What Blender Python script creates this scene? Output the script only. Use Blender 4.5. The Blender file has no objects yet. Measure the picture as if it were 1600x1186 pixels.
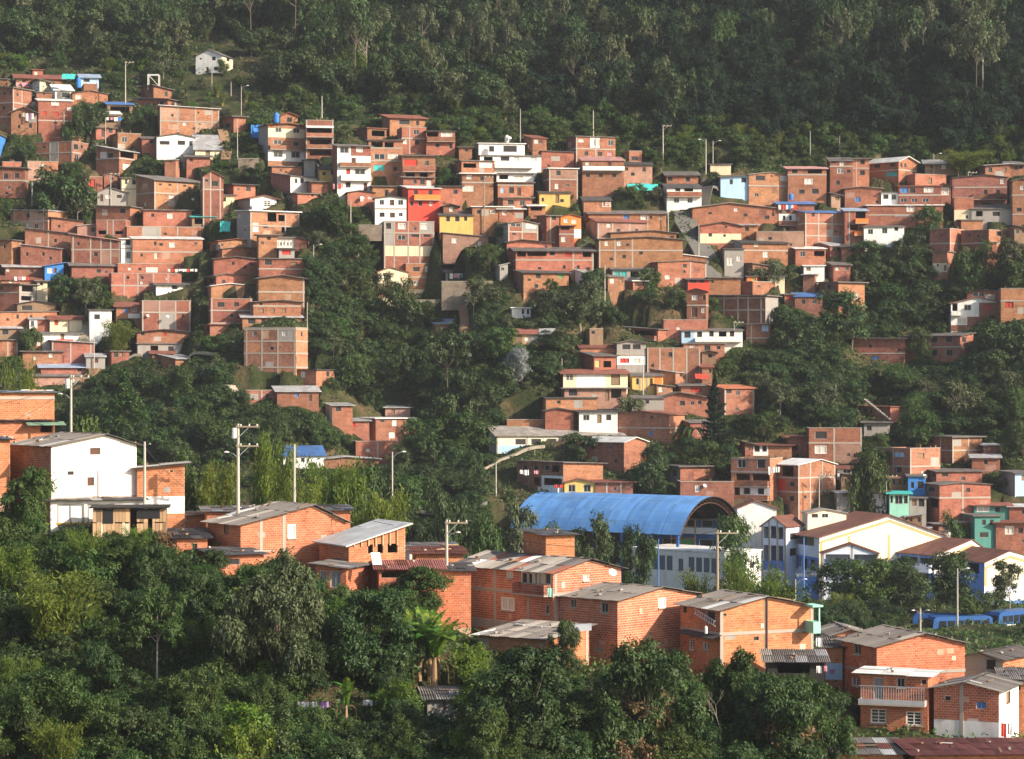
import bpy, math, random
import numpy as np
from mathutils import Matrix, Vector
random.seed(7)
RNG = np.random.default_rng(11)
SC = bpy.context.scene
COL = SC.collection
rad = math.radians
# ------------------------------------------------------------------ camera
cam_d = bpy.data.cameras.new('camera')
cam_d.sensor_width = 36.0
cam_d.lens = 90.0
cam_d.clip_start = 1.0
cam_d.clip_end = 4000.0
cam = bpy.data.objects.new('camera', cam_d)
cam.rotation_euler = (rad(90), 0, 0)
COL.objects.link(cam)
SC.camera = cam
FPX, U0, V0 = 4000.0, 800.0, 593.0      # focal length and centre in photo pixels
# ------------------------------------------------------------------ sky and sun
SUN_AZ, SUN_EL = 60.0, 27.0              # azimuth: degrees to the right of straight behind the camera
world = bpy.data.worlds.new('World')
SC.world = world
world.use_nodes = True
wn = world.node_tree
bg = wn.nodes['Background']
sky = wn.nodes.new('ShaderNodeTexSky')
sky.sky_type = 'NISHITA'
sky.sun_disc = False
sky.sun_elevation = rad(SUN_EL)
sky.sun_rotation = rad(180.0 - SUN_AZ)
sky.air_density = 1.0
sky.dust_density = 2.0
wn.links.new(sky.outputs[0], bg.inputs[0])
bg.inputs[1].default_value = 0.12
sun_d = bpy.data.lights.new('sun', 'SUN')
sun_d.energy = 5.0
sun_d.angle = rad(0.6)
sun_d.color = (1.0, 0.88, 0.72)
sun = bpy.data.objects.new('sun', sun_d)
a, e = rad(SUN_AZ), rad(SUN_EL)
to_sun = Vector((math.sin(a) * math.cos(e), -math.cos(a) * math.cos(e), math.sin(e)))
sun.rotation_euler = to_sun.to_track_quat('Z', 'Y').to_euler()
sun.location = to_sun * 300
COL.objects.link(sun)
SC.view_settings.view_transform = 'Standard'
SC.view_settings.look = 'None'
SC.view_settings.gamma = 1.0
SC.view_settings.exposure = 0.78
SC.cycles.use_denoising = True
SC.cycles.max_bounces = 5
SC.cycles.diffuse_bounces = 3
SC.cycles.glossy_bounces = 2
SC.cycles.transmission_bounces = 3
SC.cycles.transparent_max_bounces = 4
SC.cycles.volume_bounces = 0
SC.cycles.sample_clamp_indirect = 4.0
# ------------------------------------------------------------------ helpers
def tag(o, label=None, cat=None, group=None, kind=None):
    if label: o['label'] = label
    if cat: o['category'] = cat
    if group: o['group'] = group
    if kind: o['kind'] = kind
    return o
def empty(name, loc=(0, 0, 0), rz=0.0, sc=1.0):
    o = bpy.data.objects.new(name, None)
    o.location = loc
    o.rotation_euler = (0, 0, rz)
    o.scale = (sc, sc, sc)
    o.empty_display_size = 0.3
    COL.objects.link(o)
    return o
def link(name, me, parent=None, loc=None, rot=None, scale=None):
    o = bpy.data.objects.new(name, me)
    if loc is not None: o.location = loc
    if rot is not None: o.rotation_euler = rot
    if scale is not None: o.scale = scale
    if parent is not None: o.parent = parent
    COL.objects.link(o)
    return o
class MB:
    """collects faces (with uv and material index) into one mesh"""
    def __init__(self):
        self.v, self.f, self.m, self.uv = [], [], [], []
    def face(self, pts, mi=0, uv=None):
        i = len(self.v)
        self.v += [tuple(p) for p in pts]
        self.f.append(tuple(range(i, i + len(pts))))
        self.m.append(mi)
        self.uv.append(uv if uv else [(p[0] + p[1], p[2]) for p in pts])
    def box(self, x0, x1, y0, y1, z0, z1, mi=0):
        P = [(x0,y0,z0),(x1,y0,z0),(x1,y1,z0),(x0,y1,z0),(x0,y0,z1),(x1,y0,z1),(x1,y1,z1),(x0,y1,z1)]
        for q in ((0,1,5,4),(1,2,6,5),(2,3,7,6),(3,0,4,7),(4,5,6,7),(3,2,1,0)):
            self.face([P[k] for k in q], mi)
    def tube(self, pts, rs, n=6, mi=0, cap=True):
        pts = [Vector(p) for p in pts]
        rings = []
        for i, p in enumerate(pts):
            d = (pts[min(i + 1, len(pts) - 1)] - pts[max(i - 1, 0)])
            d = d.normalized() if d.length > 1e-9 else Vector((0, 0, 1))
            ax = Vector((1, 0, 0)) if abs(d.x) < 0.8 else Vector((0, 1, 0))
            s = d.cross(ax).normalized(); t = d.cross(s)
            rings.append([p + (s * math.cos(2*math.pi*k/n) + t * math.sin(2*math.pi*k/n)) * rs[i] for k in range(n)])
        for i in range(len(rings) - 1):
            for k in range(n):
                k2 = (k + 1) % n
                self.face([rings[i][k2], rings[i][k], rings[i+1][k], rings[i+1][k2]], mi)
        if cap:
            self.face(rings[-1][::-1], mi)
            self.face(rings[0], mi)
    def mesh(self, name, mats, smooth=False):
        me = bpy.data.meshes.new(name)
        me.from_pydata(self.v, [], self.f)
        for m in mats: me.materials.append(m)
        me.polygons.foreach_set('material_index', self.m)
        uvl = me.uv_layers.new(name='UVMap')
        uvl.data.foreach_set('uv', [c for f in self.uv for p in f for c in p])
        if smooth: me.polygons.foreach_set('use_smooth', [True] * len(self.f))
        me.update()
        return me
def quads_mesh(name, V, mats, mi=None):
    """V: (N,4,3) array -> N separate quads"""
    n = len(V)
    me = bpy.data.meshes.new(name)
    me.vertices.add(4 * n)
    me.vertices.foreach_set('co', V.reshape(-1).astype(np.float32))
    me.loops.add(4 * n)
    me.loops.foreach_set('vertex_index', np.arange(4 * n, dtype=np.int32))
    me.polygons.add(n)
    me.polygons.foreach_set('loop_start', np.arange(0, 4 * n, 4, dtype=np.int32))
    for m in mats: me.materials.append(m)
    if mi is not None: me.polygons.foreach_set('material_index', np.asarray(mi, dtype=np.int32))
    me.update(calc_edges=True)
    return me
# ------------------------------------------------------------------ materials
MATS = {}
def newmat(name):
    m = bpy.data.materials.new(name)
    m.use_nodes = True
    nt = m.node_tree
    b = nt.nodes['Principled BSDF']
    return m, nt, b
def N(nt, t, **kw):
    n = nt.nodes.new(t)
    for k, v in kw.items(): setattr(n, k, v)
    return n
def mixc(nt, fac, a, b, mode='MIX'):
    n = nt.nodes.new('ShaderNodeMix')
    n.data_type = 'RGBA'; n.blend_type = mode
    for s, val in ((0, fac), (6, a), (7, b)):
        if isinstance(val, (int, float)): n.inputs[s].default_value = val
        elif isinstance(val, tuple): n.inputs[s].default_value = (val[0], val[1], val[2], 1)
        else: nt.links.new(val, n.inputs[s])
    return n.outputs[2]
def ramp(nt, fac, stops):
    n = nt.nodes.new('ShaderNodeValToRGB')
    els = n.color_ramp.elements
    while len(els) < len(stops): els.new(0.5)
    for e_, (p, c) in zip(els, stops):
        e_.position = p; e_.color = (c[0], c[1], c[2], 1)
    nt.links.new(fac, n.inputs[0])
    return n.outputs[0]
def noise(nt, vec, scale, detail=4.0, rough=0.6):
    n = N(nt, 'ShaderNodeTexNoise')
    n.inputs['Scale'].default_value = scale
    n.inputs['Detail'].default_value = detail
    n.inputs['Roughness'].default_value = rough
    if vec is not None: nt.links.new(vec, n.inputs['Vector'])
    return n.outputs[0]
def objrand_value(nt, col, lo, hi, hue=0.0):
    oi = N(nt, 'ShaderNodeObjectInfo')
    mr = N(nt, 'ShaderNodeMapRange')
    mr.inputs[3].default_value = lo; mr.inputs[4].default_value = hi
    nt.links.new(oi.outputs['Random'], mr.inputs[0])
    hs = N(nt, 'ShaderNodeHueSaturation')
    nt.links.new(mr.outputs[0], hs.inputs['Value'])
    if hue:
        m2 = N(nt, 'ShaderNodeMath', operation='MULTIPLY'); m2.inputs[1].default_value = 7.31
        m3 = N(nt, 'ShaderNodeMath', operation='FRACT')
        nt.links.new(oi.outputs['Random'], m2.inputs[0]); nt.links.new(m2.outputs[0], m3.inputs[0])
        m4 = N(nt, 'ShaderNodeMapRange')
        m4.inputs[3].default_value = 0.5 - hue; m4.inputs[4].default_value = 0.5 + hue
        nt.links.new(m3.outputs[0], m4.inputs[0]); nt.links.new(m4.outputs[0], hs.inputs['Hue'])
    nt.links.new(col, hs.inputs['Color'])
    return hs.outputs[0]
def brick_mat(name, c1, c2, mortar, msize=0.016):
    m, nt, b = newmat(name)
    tc = N(nt, 'ShaderNodeTexCoord')
    br = N(nt, 'ShaderNodeTexBrick')
    br.inputs['Color1'].default_value = (*c1, 1); br.inputs['Color2'].default_value = (*c2, 1)
    br.inputs['Mortar'].default_value = (*mortar, 1)
    br.inputs['Scale'].default_value = 1.0
    br.inputs['Mortar Size'].default_value = msize
    br.inputs['Mortar Smooth'].default_value = 0.2
    br.inputs['Bias'].default_value = 0.0
    br.inputs['Brick Width'].default_value = 0.40
    br.inputs['Row Height'].default_value = 0.215
    nt.links.new(tc.outputs['UV'], br.inputs['Vector'])
    big = noise(nt, tc.outputs['Object'], 0.55, 5, 0.65)
    st = ramp(nt, big, [(0.32, (0.60, 0.52, 0.48)), (0.5, (0.96, 0.94, 0.93)), (0.68, (1.15, 1.12, 1.1))])
    col = mixc(nt, 0.85, br.outputs[0], st, 'MULTIPLY')
    # washed out lime and cement smears
    sm = noise(nt, tc.outputs['Object'], 1.7, 6, 0.7)
    smf = ramp(nt, sm, [(0.60, (0, 0, 0)), (0.72, (0.55, 0.55, 0.55))])
    col = mixc(nt, smf, col, (0.34, 0.20, 0.14))
    col = objrand_value(nt, col, 0.72, 1.15, 0.014)
    nt.links.new(col, b.inputs['Base Color'])
    b.inputs['Roughness'].default_value = 0.9
    b.inputs['Specular IOR Level'].default_value = 0.2
    bp = N(nt, 'ShaderNodeBump'); bp.inputs['Strength'].default_value = 0.4; bp.inputs['Distance'].default_value = 0.02
    inv = N(nt, 'ShaderNodeMath', operation='SUBTRACT'); inv.inputs[0].default_value = 1.0
    nt.links.new(br.outputs['Fac'], inv.inputs[1]); nt.links.new(inv.outputs[0], bp.inputs['Height'])
    nt.links.new(bp.outputs[0], b.inputs['Normal'])
    MATS[name] = m
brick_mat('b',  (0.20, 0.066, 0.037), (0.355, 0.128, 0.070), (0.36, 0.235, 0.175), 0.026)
brick_mat('bd', (0.155, 0.053, 0.034), (0.28, 0.102, 0.062), (0.29, 0.20, 0.155), 0.026)  # darker brick, also paints the shaded left faces
brick_mat('bo', (0.25, 0.080, 0.038), (0.405, 0.148, 0.072), (0.38, 0.25, 0.18), 0.026)  # brighter orange brick, also paints the sunlit right faces
brick_mat('bp', (0.31, 0.135, 0.085), (0.40, 0.20, 0.13), (0.44, 0.34, 0.27), 0.036)
brick_mat('stone', (0.24, 0.20, 0.155), (0.34, 0.28, 0.21), (0.20, 0.165, 0.125), 0.03)
def plain(name, c, rough=0.85, dirt=0.5, var=0.06, scale=0.9, tint=(0.42, 0.36, 0.30), spec=0.25):
    m, nt, b = newmat(name)
    tc = N(nt, 'ShaderNodeTexCoord')
    mp = N(nt, 'ShaderNodeMapping'); mp.inputs['Scale'].default_value = (1.6, 1.6, 0.35)
    nt.links.new(tc.outputs['Object'], mp.inputs[0])
    n1 = noise(nt, mp.outputs[0], scale, 7, 0.68)
    f = ramp(nt, n1, [(0.46, (0, 0, 0)), (0.74, (dirt, dirt, dirt))])
    col = mixc(nt, f, c, (c[0]*tint[0]*1.3, c[1]*tint[1]*1.35, c[2]*tint[2]*1.4))
    col = objrand_value(nt, col, 1 - var, 1 + var)
    nt.links.new(col, b.inputs['Base Color'])
    b.inputs['Roughness'].default_value = rough
    b.inputs['Specular IOR Level'].default_value = spec
    MATS[name] = m
    return m
plain('wh', (0.74, 0.72, 0.68), dirt=0.6); plain('cr', (0.66, 0.56, 0.38)); plain('ye', (0.62, 0.42, 0.13))
plain('gy', (0.30, 0.275, 0.25), 0.92); plain('co', (0.36, 0.315, 0.27), 0.92)
plain('mt', (0.30, 0.62, 0.48), dirt=0.3); plain('bl', (0.05, 0.20, 0.52), dirt=0.3); plain('lb', (0.36, 0.52, 0.68), dirt=0.35)
plain('rd', (0.55, 0.06, 0.04), dirt=0.3); plain('pk', (0.66, 0.27, 0.32), dirt=0.3); plain('or', (0.70, 0.20, 0.05), dirt=0.3)
plain('tq', (0.06, 0.45, 0.42), dirt=0.25); plain('dg', (0.07, 0.22, 0.19), dirt=0.3); plain('gn', (0.08, 0.35, 0.10))
plain('cream_wall', (0.72, 0.66, 0.51), dirt=0.4); plain('ochre', (0.50, 0.37, 0.17), dirt=0.3); plain('school_blue', (0.10, 0.22, 0.55), dirt=0.25)
plain('school_white', (0.62, 0.68, 0.80), dirt=0.25); plain('purple', (0.30, 0.16, 0.35), dirt=0.2)
plain('wd', (0.23, 0.15, 0.095), dirt=0.6); plain('board', (0.46, 0.30, 0.17), dirt=0.5, var=0.22)
plain('steel', (0.36, 0.37, 0.38), 0.55, spec=0.4); plain('dark', (0.025, 0.023, 0.022)); plain('rubber', (0.015, 0.015, 0.015))
plain('pole', (0.42, 0.385, 0.33), dirt=0.35); plain('polewood', (0.30, 0.24, 0.17)); plain('black', (0.02, 0.02, 0.022), 0.5)
plain('mortar', (0.50, 0.32, 0.22), dirt=0.5); plain('bus_blue', (0.025, 0.09, 0.27), 0.4, 0.2); plain('mortar_pale', (0.60, 0.46, 0.36), dirt=0.5); plain('dirt', (0.25, 0.15, 0.085)); plain('asphalt', (0.13, 0.125, 0.115)); plain('pathc', (0.33, 0.28, 0.22))  # dark bus blue also stands in for shade on the rear classroom wing
def roof_mat(name, c, c2, rough=0.6, spec=0.4, wave=True):
    m, nt, b = newmat(name)
    tc = N(nt, 'ShaderNodeTexCoord')
    n1 = noise(nt, tc.outputs['Object'], 0.7, 6, 0.7)
    f = ramp(nt, n1, [(0.4, (0, 0, 0)), (0.66, (1, 1, 1))])
    col = mixc(nt, f, c, c2)
    # single sheets differ: blocks along the eave
    br = N(nt, 'ShaderNodeTexBrick')
    br.inputs['Color1'].default_value = (0.7, 0.7, 0.7, 1); br.inputs['Color2'].default_value = (1.25, 1.25, 1.25, 1)
    br.inputs['Mortar'].default_value = (0.55, 0.55, 0.55, 1); br.inputs['Scale'].default_value = 1.0
    br.inputs['Mortar Size'].default_value = 0.02; br.inputs['Brick Width'].default_value = 0.95; br.inputs['Row Height'].default_value = 1.9
    br.offset = 0.0
    nt.links.new(tc.outputs['UV'], br.inputs['Vector'])
    col = mixc(nt, 0.55, col, br.outputs[0], 'MULTIPLY')
    col = objrand_value(nt, col, 0.82, 1.18)
    nt.links.new(col, b.inputs['Base Color'])
    b.inputs['Roughness'].default_value = rough
    b.inputs['Specular IOR Level'].default_value = spec
    if wave:
        wv = N(nt, 'ShaderNodeTexWave', wave_type='BANDS', bands_direction='X')
        wv.inputs['Scale'].default_value = 1.8
        nt.links.new(tc.outputs['UV'], wv.inputs[0])
        bp = N(nt, 'ShaderNodeBump'); bp.inputs['Strength'].default_value = 0.5; bp.inputs['Distance'].default_value = 0.03
        nt.links.new(wv.outputs[1], bp.inputs['Height']); nt.links.new(bp.outputs[0], b.inputs['Normal'])
    MATS['r_' + name] = m
roof_mat('gr', (0.17, 0.152, 0.14), (0.10, 0.087, 0.08), 0.85, 0.2)
roof_mat('dk', (0.085, 0.08, 0.08), (0.05, 0.047, 0.045), 0.8, 0.2)
roof_mat('zn', (0.42, 0.43, 0.44), (0.25, 0.22, 0.20), 0.5)
roof_mat('wt', (0.70, 0.70, 0.68), (0.52, 0.50, 0.46), 0.5)
roof_mat('rd', (0.25, 0.095, 0.065), (0.16, 0.065, 0.05), 0.85, 0.2)
roof_mat('pk', (0.52, 0.27, 0.25), (0.42, 0.22, 0.20), 0.75, 0.2)
roof_mat('frd', (0.33, 0.13, 0.105), (0.27, 0.12, 0.10), 0.85, 0.2)
roof_mat('bl', (0.055, 0.16, 0.42), (0.08, 0.14, 0.28), 0.6)
roof_mat('lb', (0.34, 0.43, 0.55), (0.26, 0.32, 0.42), 0.55)
roof_mat('tq', (0.05, 0.46, 0.42), (0.05, 0.40, 0.36), 0.6)
roof_mat('or', (0.60, 0.20, 0.09), (0.50, 0.16, 0.08), 0.7)
roof_mat('gn', (0.16, 0.26, 0.17), (0.12, 0.17, 0.12), 0.7)
roof_mat('cm', (0.30, 0.27, 0.24), (0.19, 0.17, 0.15), 0.85, 0.2)
roof_mat('hall', (0.10, 0.27, 0.60), (0.14, 0.31, 0.58), 0.5)
roof_mat('tile', (0.20, 0.085, 0.06), (0.13, 0.06, 0.045), 0.85, 0.2)
m, nt, b = newmat('glass_pane')
b.inputs['Base Color'].default_value = (0.018, 0.022, 0.026, 1); b.inputs['Roughness'].default_value = 0.12
b.inputs['Specular IOR Level'].default_value = 0.5
MATS['pane'] = m
m, nt, b = newmat('glass_light')
b.inputs['Base Color'].default_value = (0.11, 0.14, 0.18, 1); b.inputs['Roughness'].default_value = 0.1
MATS['pane_light'] = m
m, nt, b = newmat('window_hole')
b.inputs['Base Color'].default_value = (0.016, 0.012, 0.011, 1); b.inputs['Roughness'].default_value = 0.7  # opaque dark panel, stands in for the unlit room behind an opening
MATS['hole'] = m
plain('frame_white', (0.70, 0.68, 0.64), dirt=0.2); plain('frame_grey', (0.30, 0.29, 0.28)); plain('curtain', (0.55, 0.50, 0.44), dirt=0.3); plain('brown', (0.10, 0.05, 0.035))
# foreground bricks: each brick is an island of its own
m, nt, b = newmat('brick_geo')
g = N(nt, 'ShaderNodeNewGeometry'); tc = N(nt, 'ShaderNodeTexCoord')
col = ramp(nt, g.outputs['Random Per Island'], [(0.0, (0.34, 0.105, 0.05)), (0.15, (0.43, 0.142, 0.064)), (0.85, (0.48, 0.168, 0.077)), (1.0, (0.54, 0.215, 0.11))])
big = noise(nt, tc.outputs['Object'], 0.45, 6, 0.7)
st = ramp(nt, big, [(0.32, (0.46, 0.40, 0.37)), (0.46, (0.86, 0.83, 0.82)), (0.58, (1.0, 1.0, 1.0)), (0.72, (1.16, 1.16, 1.14))])
col = mixc(nt, 0.95, col, st, 'MULTIPLY')
sm = noise(nt, tc.outputs['Object'], 2.3, 7, 0.75)
smf = ramp(nt, sm, [(0.55, (0, 0, 0)), (0.68, (0.7, 0.7, 0.7))])
col = mixc(nt, smf, col, (0.42, 0.28, 0.20))
col = objrand_value(nt, col, 0.9, 1.1, 0.008)
nt.links.new(col, b.inputs['Base Color']); b.inputs['Roughness'].default_value = 0.9; b.inputs['Specular IOR Level'].default_value = 0.2
nb = noise(nt, tc.outputs['Object'], 30.0, 3); bp = N(nt, 'ShaderNodeBump'); bp.inputs['Strength'].default_value = 0.4; bp.inputs['Distance'].default_value = 0.02
nt.links.new(nb, bp.inputs['Height']); nt.links.new(bp.outputs[0], b.inputs['Normal'])
MATS['brick_geo'] = m
def leaf_mat(name, stops, transl=0.30, vlo=0.8, vhi=1.2, hue=0.02, rough=0.55, spec=0.25):
    m, nt, b = newmat(name)
    g = N(nt, 'ShaderNodeNewGeometry')
    col = ramp(nt, g.outputs['Random Per Island'], stops)
    col = objrand_value(nt, col, vlo, vhi, hue)
    nt.links.new(col, b.inputs['Base Color'])
    b.inputs['Roughness'].default_value = rough; b.inputs['Specular IOR Level'].default_value = spec
    tr = N(nt, 'ShaderNodeBsdfTranslucent'); nt.links.new(col, tr.inputs[0])
    mx = N(nt, 'ShaderNodeMixShader'); mx.inputs[0].default_value = transl
    nt.links.new(b.outputs[0], mx.inputs[1]); nt.links.new(tr.outputs[0], mx.inputs[2])
    nt.links.new(mx.outputs[0], nt.nodes['Material Output'].inputs[0])
    MATS[name] = m
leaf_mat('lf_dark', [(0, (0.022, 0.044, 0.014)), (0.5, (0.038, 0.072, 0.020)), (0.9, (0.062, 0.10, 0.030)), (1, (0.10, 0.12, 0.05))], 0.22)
leaf_mat('lf_mid', [(0, (0.028, 0.060, 0.014)), (0.5, (0.052, 0.100, 0.022)), (0.9, (0.085, 0.135, 0.033)), (1, (0.14, 0.15, 0.06))], 0.3)
leaf_mat('lf_olive', [(0, (0.045, 0.062, 0.026)), (0.5, (0.075, 0.095, 0.038)), (1, (0.14, 0.15, 0.07))], 0.25)
leaf_mat('lf_bright', [(0, (0.045, 0.11, 0.012)), (0.5, (0.09, 0.165, 0.02)), (1, (0.17, 0.22, 0.03))], 0.4)
leaf_mat('lf_bamboo', [(0, (0.06, 0.10, 0.014)), (0.5, (0.11, 0.165, 0.022)), (1, (0.19, 0.22, 0.04))], 0.45)
leaf_mat('lf_silver', [(0, (0.14, 0.16, 0.15)), (0.6, (0.24, 0.27, 0.26)), (1, (0.34, 0.36, 0.35))], 0.25)
leaf_mat('lf_pine_shade', [(0, (0.010, 0.024, 0.015)), (0.6, (0.019, 0.039, 0.022)), (1, (0.036, 0.060, 0.030))], 0.15, rough=0.85, spec=0.06)  # conifer green; over the right forest it stands in for shade
leaf_mat('lf_dry', [(0, (0.12, 0.07, 0.03)), (0.6, (0.17, 0.105, 0.05)), (1, (0.25, 0.17, 0.09))], 0.25)
leaf_mat('lf_banana', [(0, (0.06, 0.14, 0.02)), (1, (0.13, 0.24, 0.035))], 0.45, 0.75, 1.3, 0.03)
leaf_mat('lf_grass', [(0, (0.035, 0.065, 0.015)), (0.55, (0.065, 0.105, 0.024)), (0.9, (0.11, 0.135, 0.04)), (1, (0.18, 0.15, 0.07))], 0.3)
plain('bark', (0.13, 0.10, 0.075), dirt=0.4, var=0.2); plain('bark_pale', (0.27, 0.235, 0.19), dirt=0.5, var=0.15); plain('bark_dry', (0.30, 0.19, 0.10), dirt=0.5, var=0.15)
# ground
m, nt, b = newmat('ground_cover_soil')
tc = N(nt, 'ShaderNodeTexCoord')
n1 = noise(nt, tc.outputs['Object'], 0.10, 9, 0.72)
col = ramp(nt, n1, [(0.34, (0.018, 0.028, 0.010)), (0.48, (0.036, 0.046, 0.016)), (0.56, (0.075, 0.066, 0.032)), (0.68, (0.16, 0.10, 0.058))])
n2 = noise(nt, tc.outputs['Object'], 1.1, 6, 0.7)
s2 = ramp(nt, n2, [(0.3, (0.6, 0.6, 0.6)), (0.7, (1.3, 1.3, 1.3))])
col = mixc(nt, 0.8, col, s2, 'MULTIPLY')
nt.links.new(col, b.inputs['Base Color']); b.inputs['Roughness'].default_value = 0.95; b.inputs['Specular IOR Level'].default_value = 0.1
nb = noise(nt, tc.outputs['Object'], 1.6, 8, 0.75); bp = N(nt, 'ShaderNodeBump'); bp.inputs['Strength'].default_value = 1.0; bp.inputs['Distance'].default_value = 0.35
nt.links.new(nb, bp.inputs['Height']); nt.links.new(bp.outputs[0], b.inputs['Normal'])
MATS['ground'] = m
# ------------------------------------------------------------------ the lie of the land
# the land as a height field over bearing s = x / y and distance y
_fv = np.array([-520, -300, -150, 0, 120, 200, 300, 400, 500, 600, 700, 760, 820, 900], float)
_fy = np.array([900, 770, 680, 600, 548, 520, 498, 480, 462, 444, 424, 410, 395, 392], float)
def _bump(u, v):
    def sm(x, a_, b_): t = np.clip((x - a_) / (b_ - a_), 0, 1); return t * t * (3 - 2 * t)
    r = 20 * np.exp(-((u - 640) / 105.0) ** 2) * sm(v, 380, 470) * (1 - sm(v, 690, 780))
    r += 9 * np.exp(-((u - 1430) / 130.0) ** 2) * sm(v, 400, 470) * (1 - sm(v, 620, 700))
    r += -7 * np.exp(-((u - 420) / 90.0) ** 2) * sm(v, 350, 450) * (1 - sm(v, 590, 680))
    r += 5 * np.sin(u / 190.0 + 1.0) * sm(v, 100, 300) * (1 - sm(v, 600, 760))
    r += 10 * np.sin(u / 260.0 + 0.4) * (1 - sm(v, 60, 200))
    return r
_cu = np.array([-900, -300, 0, 200, 300, 450, 600, 750, 900, 1050, 1250, 1350, 1500, 1700, 2000, 2600], float)
_cv = np.array([760, 790, 815, 825, 850, 890, 930, 1005, 1040, 1052, 1065, 1105, 1150, 1185, 1230, 1260], float)
_cy = np.array([225, 222, 215, 212, 208, 205, 203, 200, 200, 200, 200, 195, 190, 186, 184, 182], float)
YA = np.unique(np.concatenate([np.linspace(40, 150, 24), np.arange(150, 240, 0.9), np.linspace(240, 380, 60), np.arange(380, 540, 0.9), np.linspace(540, 700, 70), np.linspace(700, 1020, 30)]))
UA = np.unique(np.concatenate([np.linspace(-2600, -240, 60), np.arange(-240, 1840, 8.0), np.linspace(1840, 4200, 60)]))
def column(u):
    vs = np.arange(900, -521, -4.0)
    ys = np.interp(vs, _fv, _fy) + _bump(u, vs)
    ys = np.maximum.accumulate(ys + np.arange(len(ys)) * 1e-4)
    zs = (V0 - vs) / FPX * ys
    uc = u
    cv, cy = np.interp(uc, _cu, _cv), np.interp(uc, _cu, _cy)
    zc = (V0 - cv) / FPX * cy
    vall = np.interp(uc, [0, 500, 850, 1600], [-26.5, -28, -33.0, -33.0])
    w = np.interp(uc, [500, 900], [0, 1])
    zschool = -32.6
    y0 = [40, 110, 170, cy - 3, cy + 14, cy + 60, 330]
    z0 = [-36, -33, min(-25.2, zc - 4), zc, zc - 0.5, min(vall + 3, zc - 3), vall]
    k = ys >= (399 if w < 0.5 else 402)
    yy = np.concatenate([y0, [388], ys[k]])
    zz = np.concatenate([z0, [vall * (1 - w) + zschool * w], zs[k]])
    o = np.argsort(yy)
    return np.interp(YA, yy[o], zz[o])
ZG = np.array([column(u) for u in UA])                 # (nu, ny)
def blur(a_, n):
    for _ in range(n):
        a_ = (np.roll(a_, 1, 0) + 2 * a_ + np.roll(a_, -1, 0)) / 4
        b_ = a_.copy(); b_[:, 1:-1] = (a_[:, :-2] + 2 * a_[:, 1:-1] + a_[:, 2:]) / 4; a_ = b_
    return a_
ZG[2:-2] = blur(ZG, 2)[2:-2]
XG = (UA[:, None] - U0) / FPX * YA[None, :]
YG = np.broadcast_to(YA[None, :], XG.shape)
ZG += 0.35 * np.sin(XG * 0.31 + 0.05 * YG) * np.sin(YG * 0.27 + 1.3) + 0.25 * np.sin(XG * 0.83 + 2.0) * np.sin(YG * 0.71)
ZBASE = ZG.copy()
def height(X, Y, grid=None):
    grid = ZG if grid is None else grid
    u = X / Y * FPX + U0
    i = int(np.clip(np.searchsorted(UA, u) - 1, 0, len(UA) - 2)); j = int(np.clip(np.searchsorted(YA, Y) - 1, 0, len(YA) - 2))
    p = (u - UA[i]) / (UA[i+1] - UA[i]); q = (Y - YA[j]) / (YA[j+1] - YA[j])
    return float((grid[i, j]*(1-p) + grid[i+1, j]*p)*(1-q) + (grid[i, j+1]*(1-p) + grid[i+1, j+1]*p)*q)
def hit(u, v, ymin):
    """distance at which the line of sight through a photo pixel meets the land"""
    i = int(np.clip(np.searchsorted(UA, u) - 1, 0, len(UA) - 2)); p = (u - UA[i]) / (UA[i+1] - UA[i])
    prof = ZBASE[i]*(1-p) + ZBASE[i+1]*p
    ray = (V0 - v) / FPX * YA
    ok = np.where((YA >= ymin) & (prof >= ray))[0]
    if len(ok) == 0: return 700.0
    j = ok[0]
    if j == 0 or YA[j-1] < ymin: return float(max(YA[j], ymin))
    d0, d1 = prof[j-1] - ray[j-1], prof[j] - ray[j]
    t = -d0 / (d1 - d0) if d1 != d0 else 0
    return float(YA[j-1] + (YA[j] - YA[j-1]) * min(max(t, 0), 1))
def pt(u, v, Y): return Vector(((u - U0) / FPX * Y, Y, (V0 - v) / FPX * Y))
FAR, NEAR = 392.0, 120.0
HAZE = 0.00008
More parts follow.
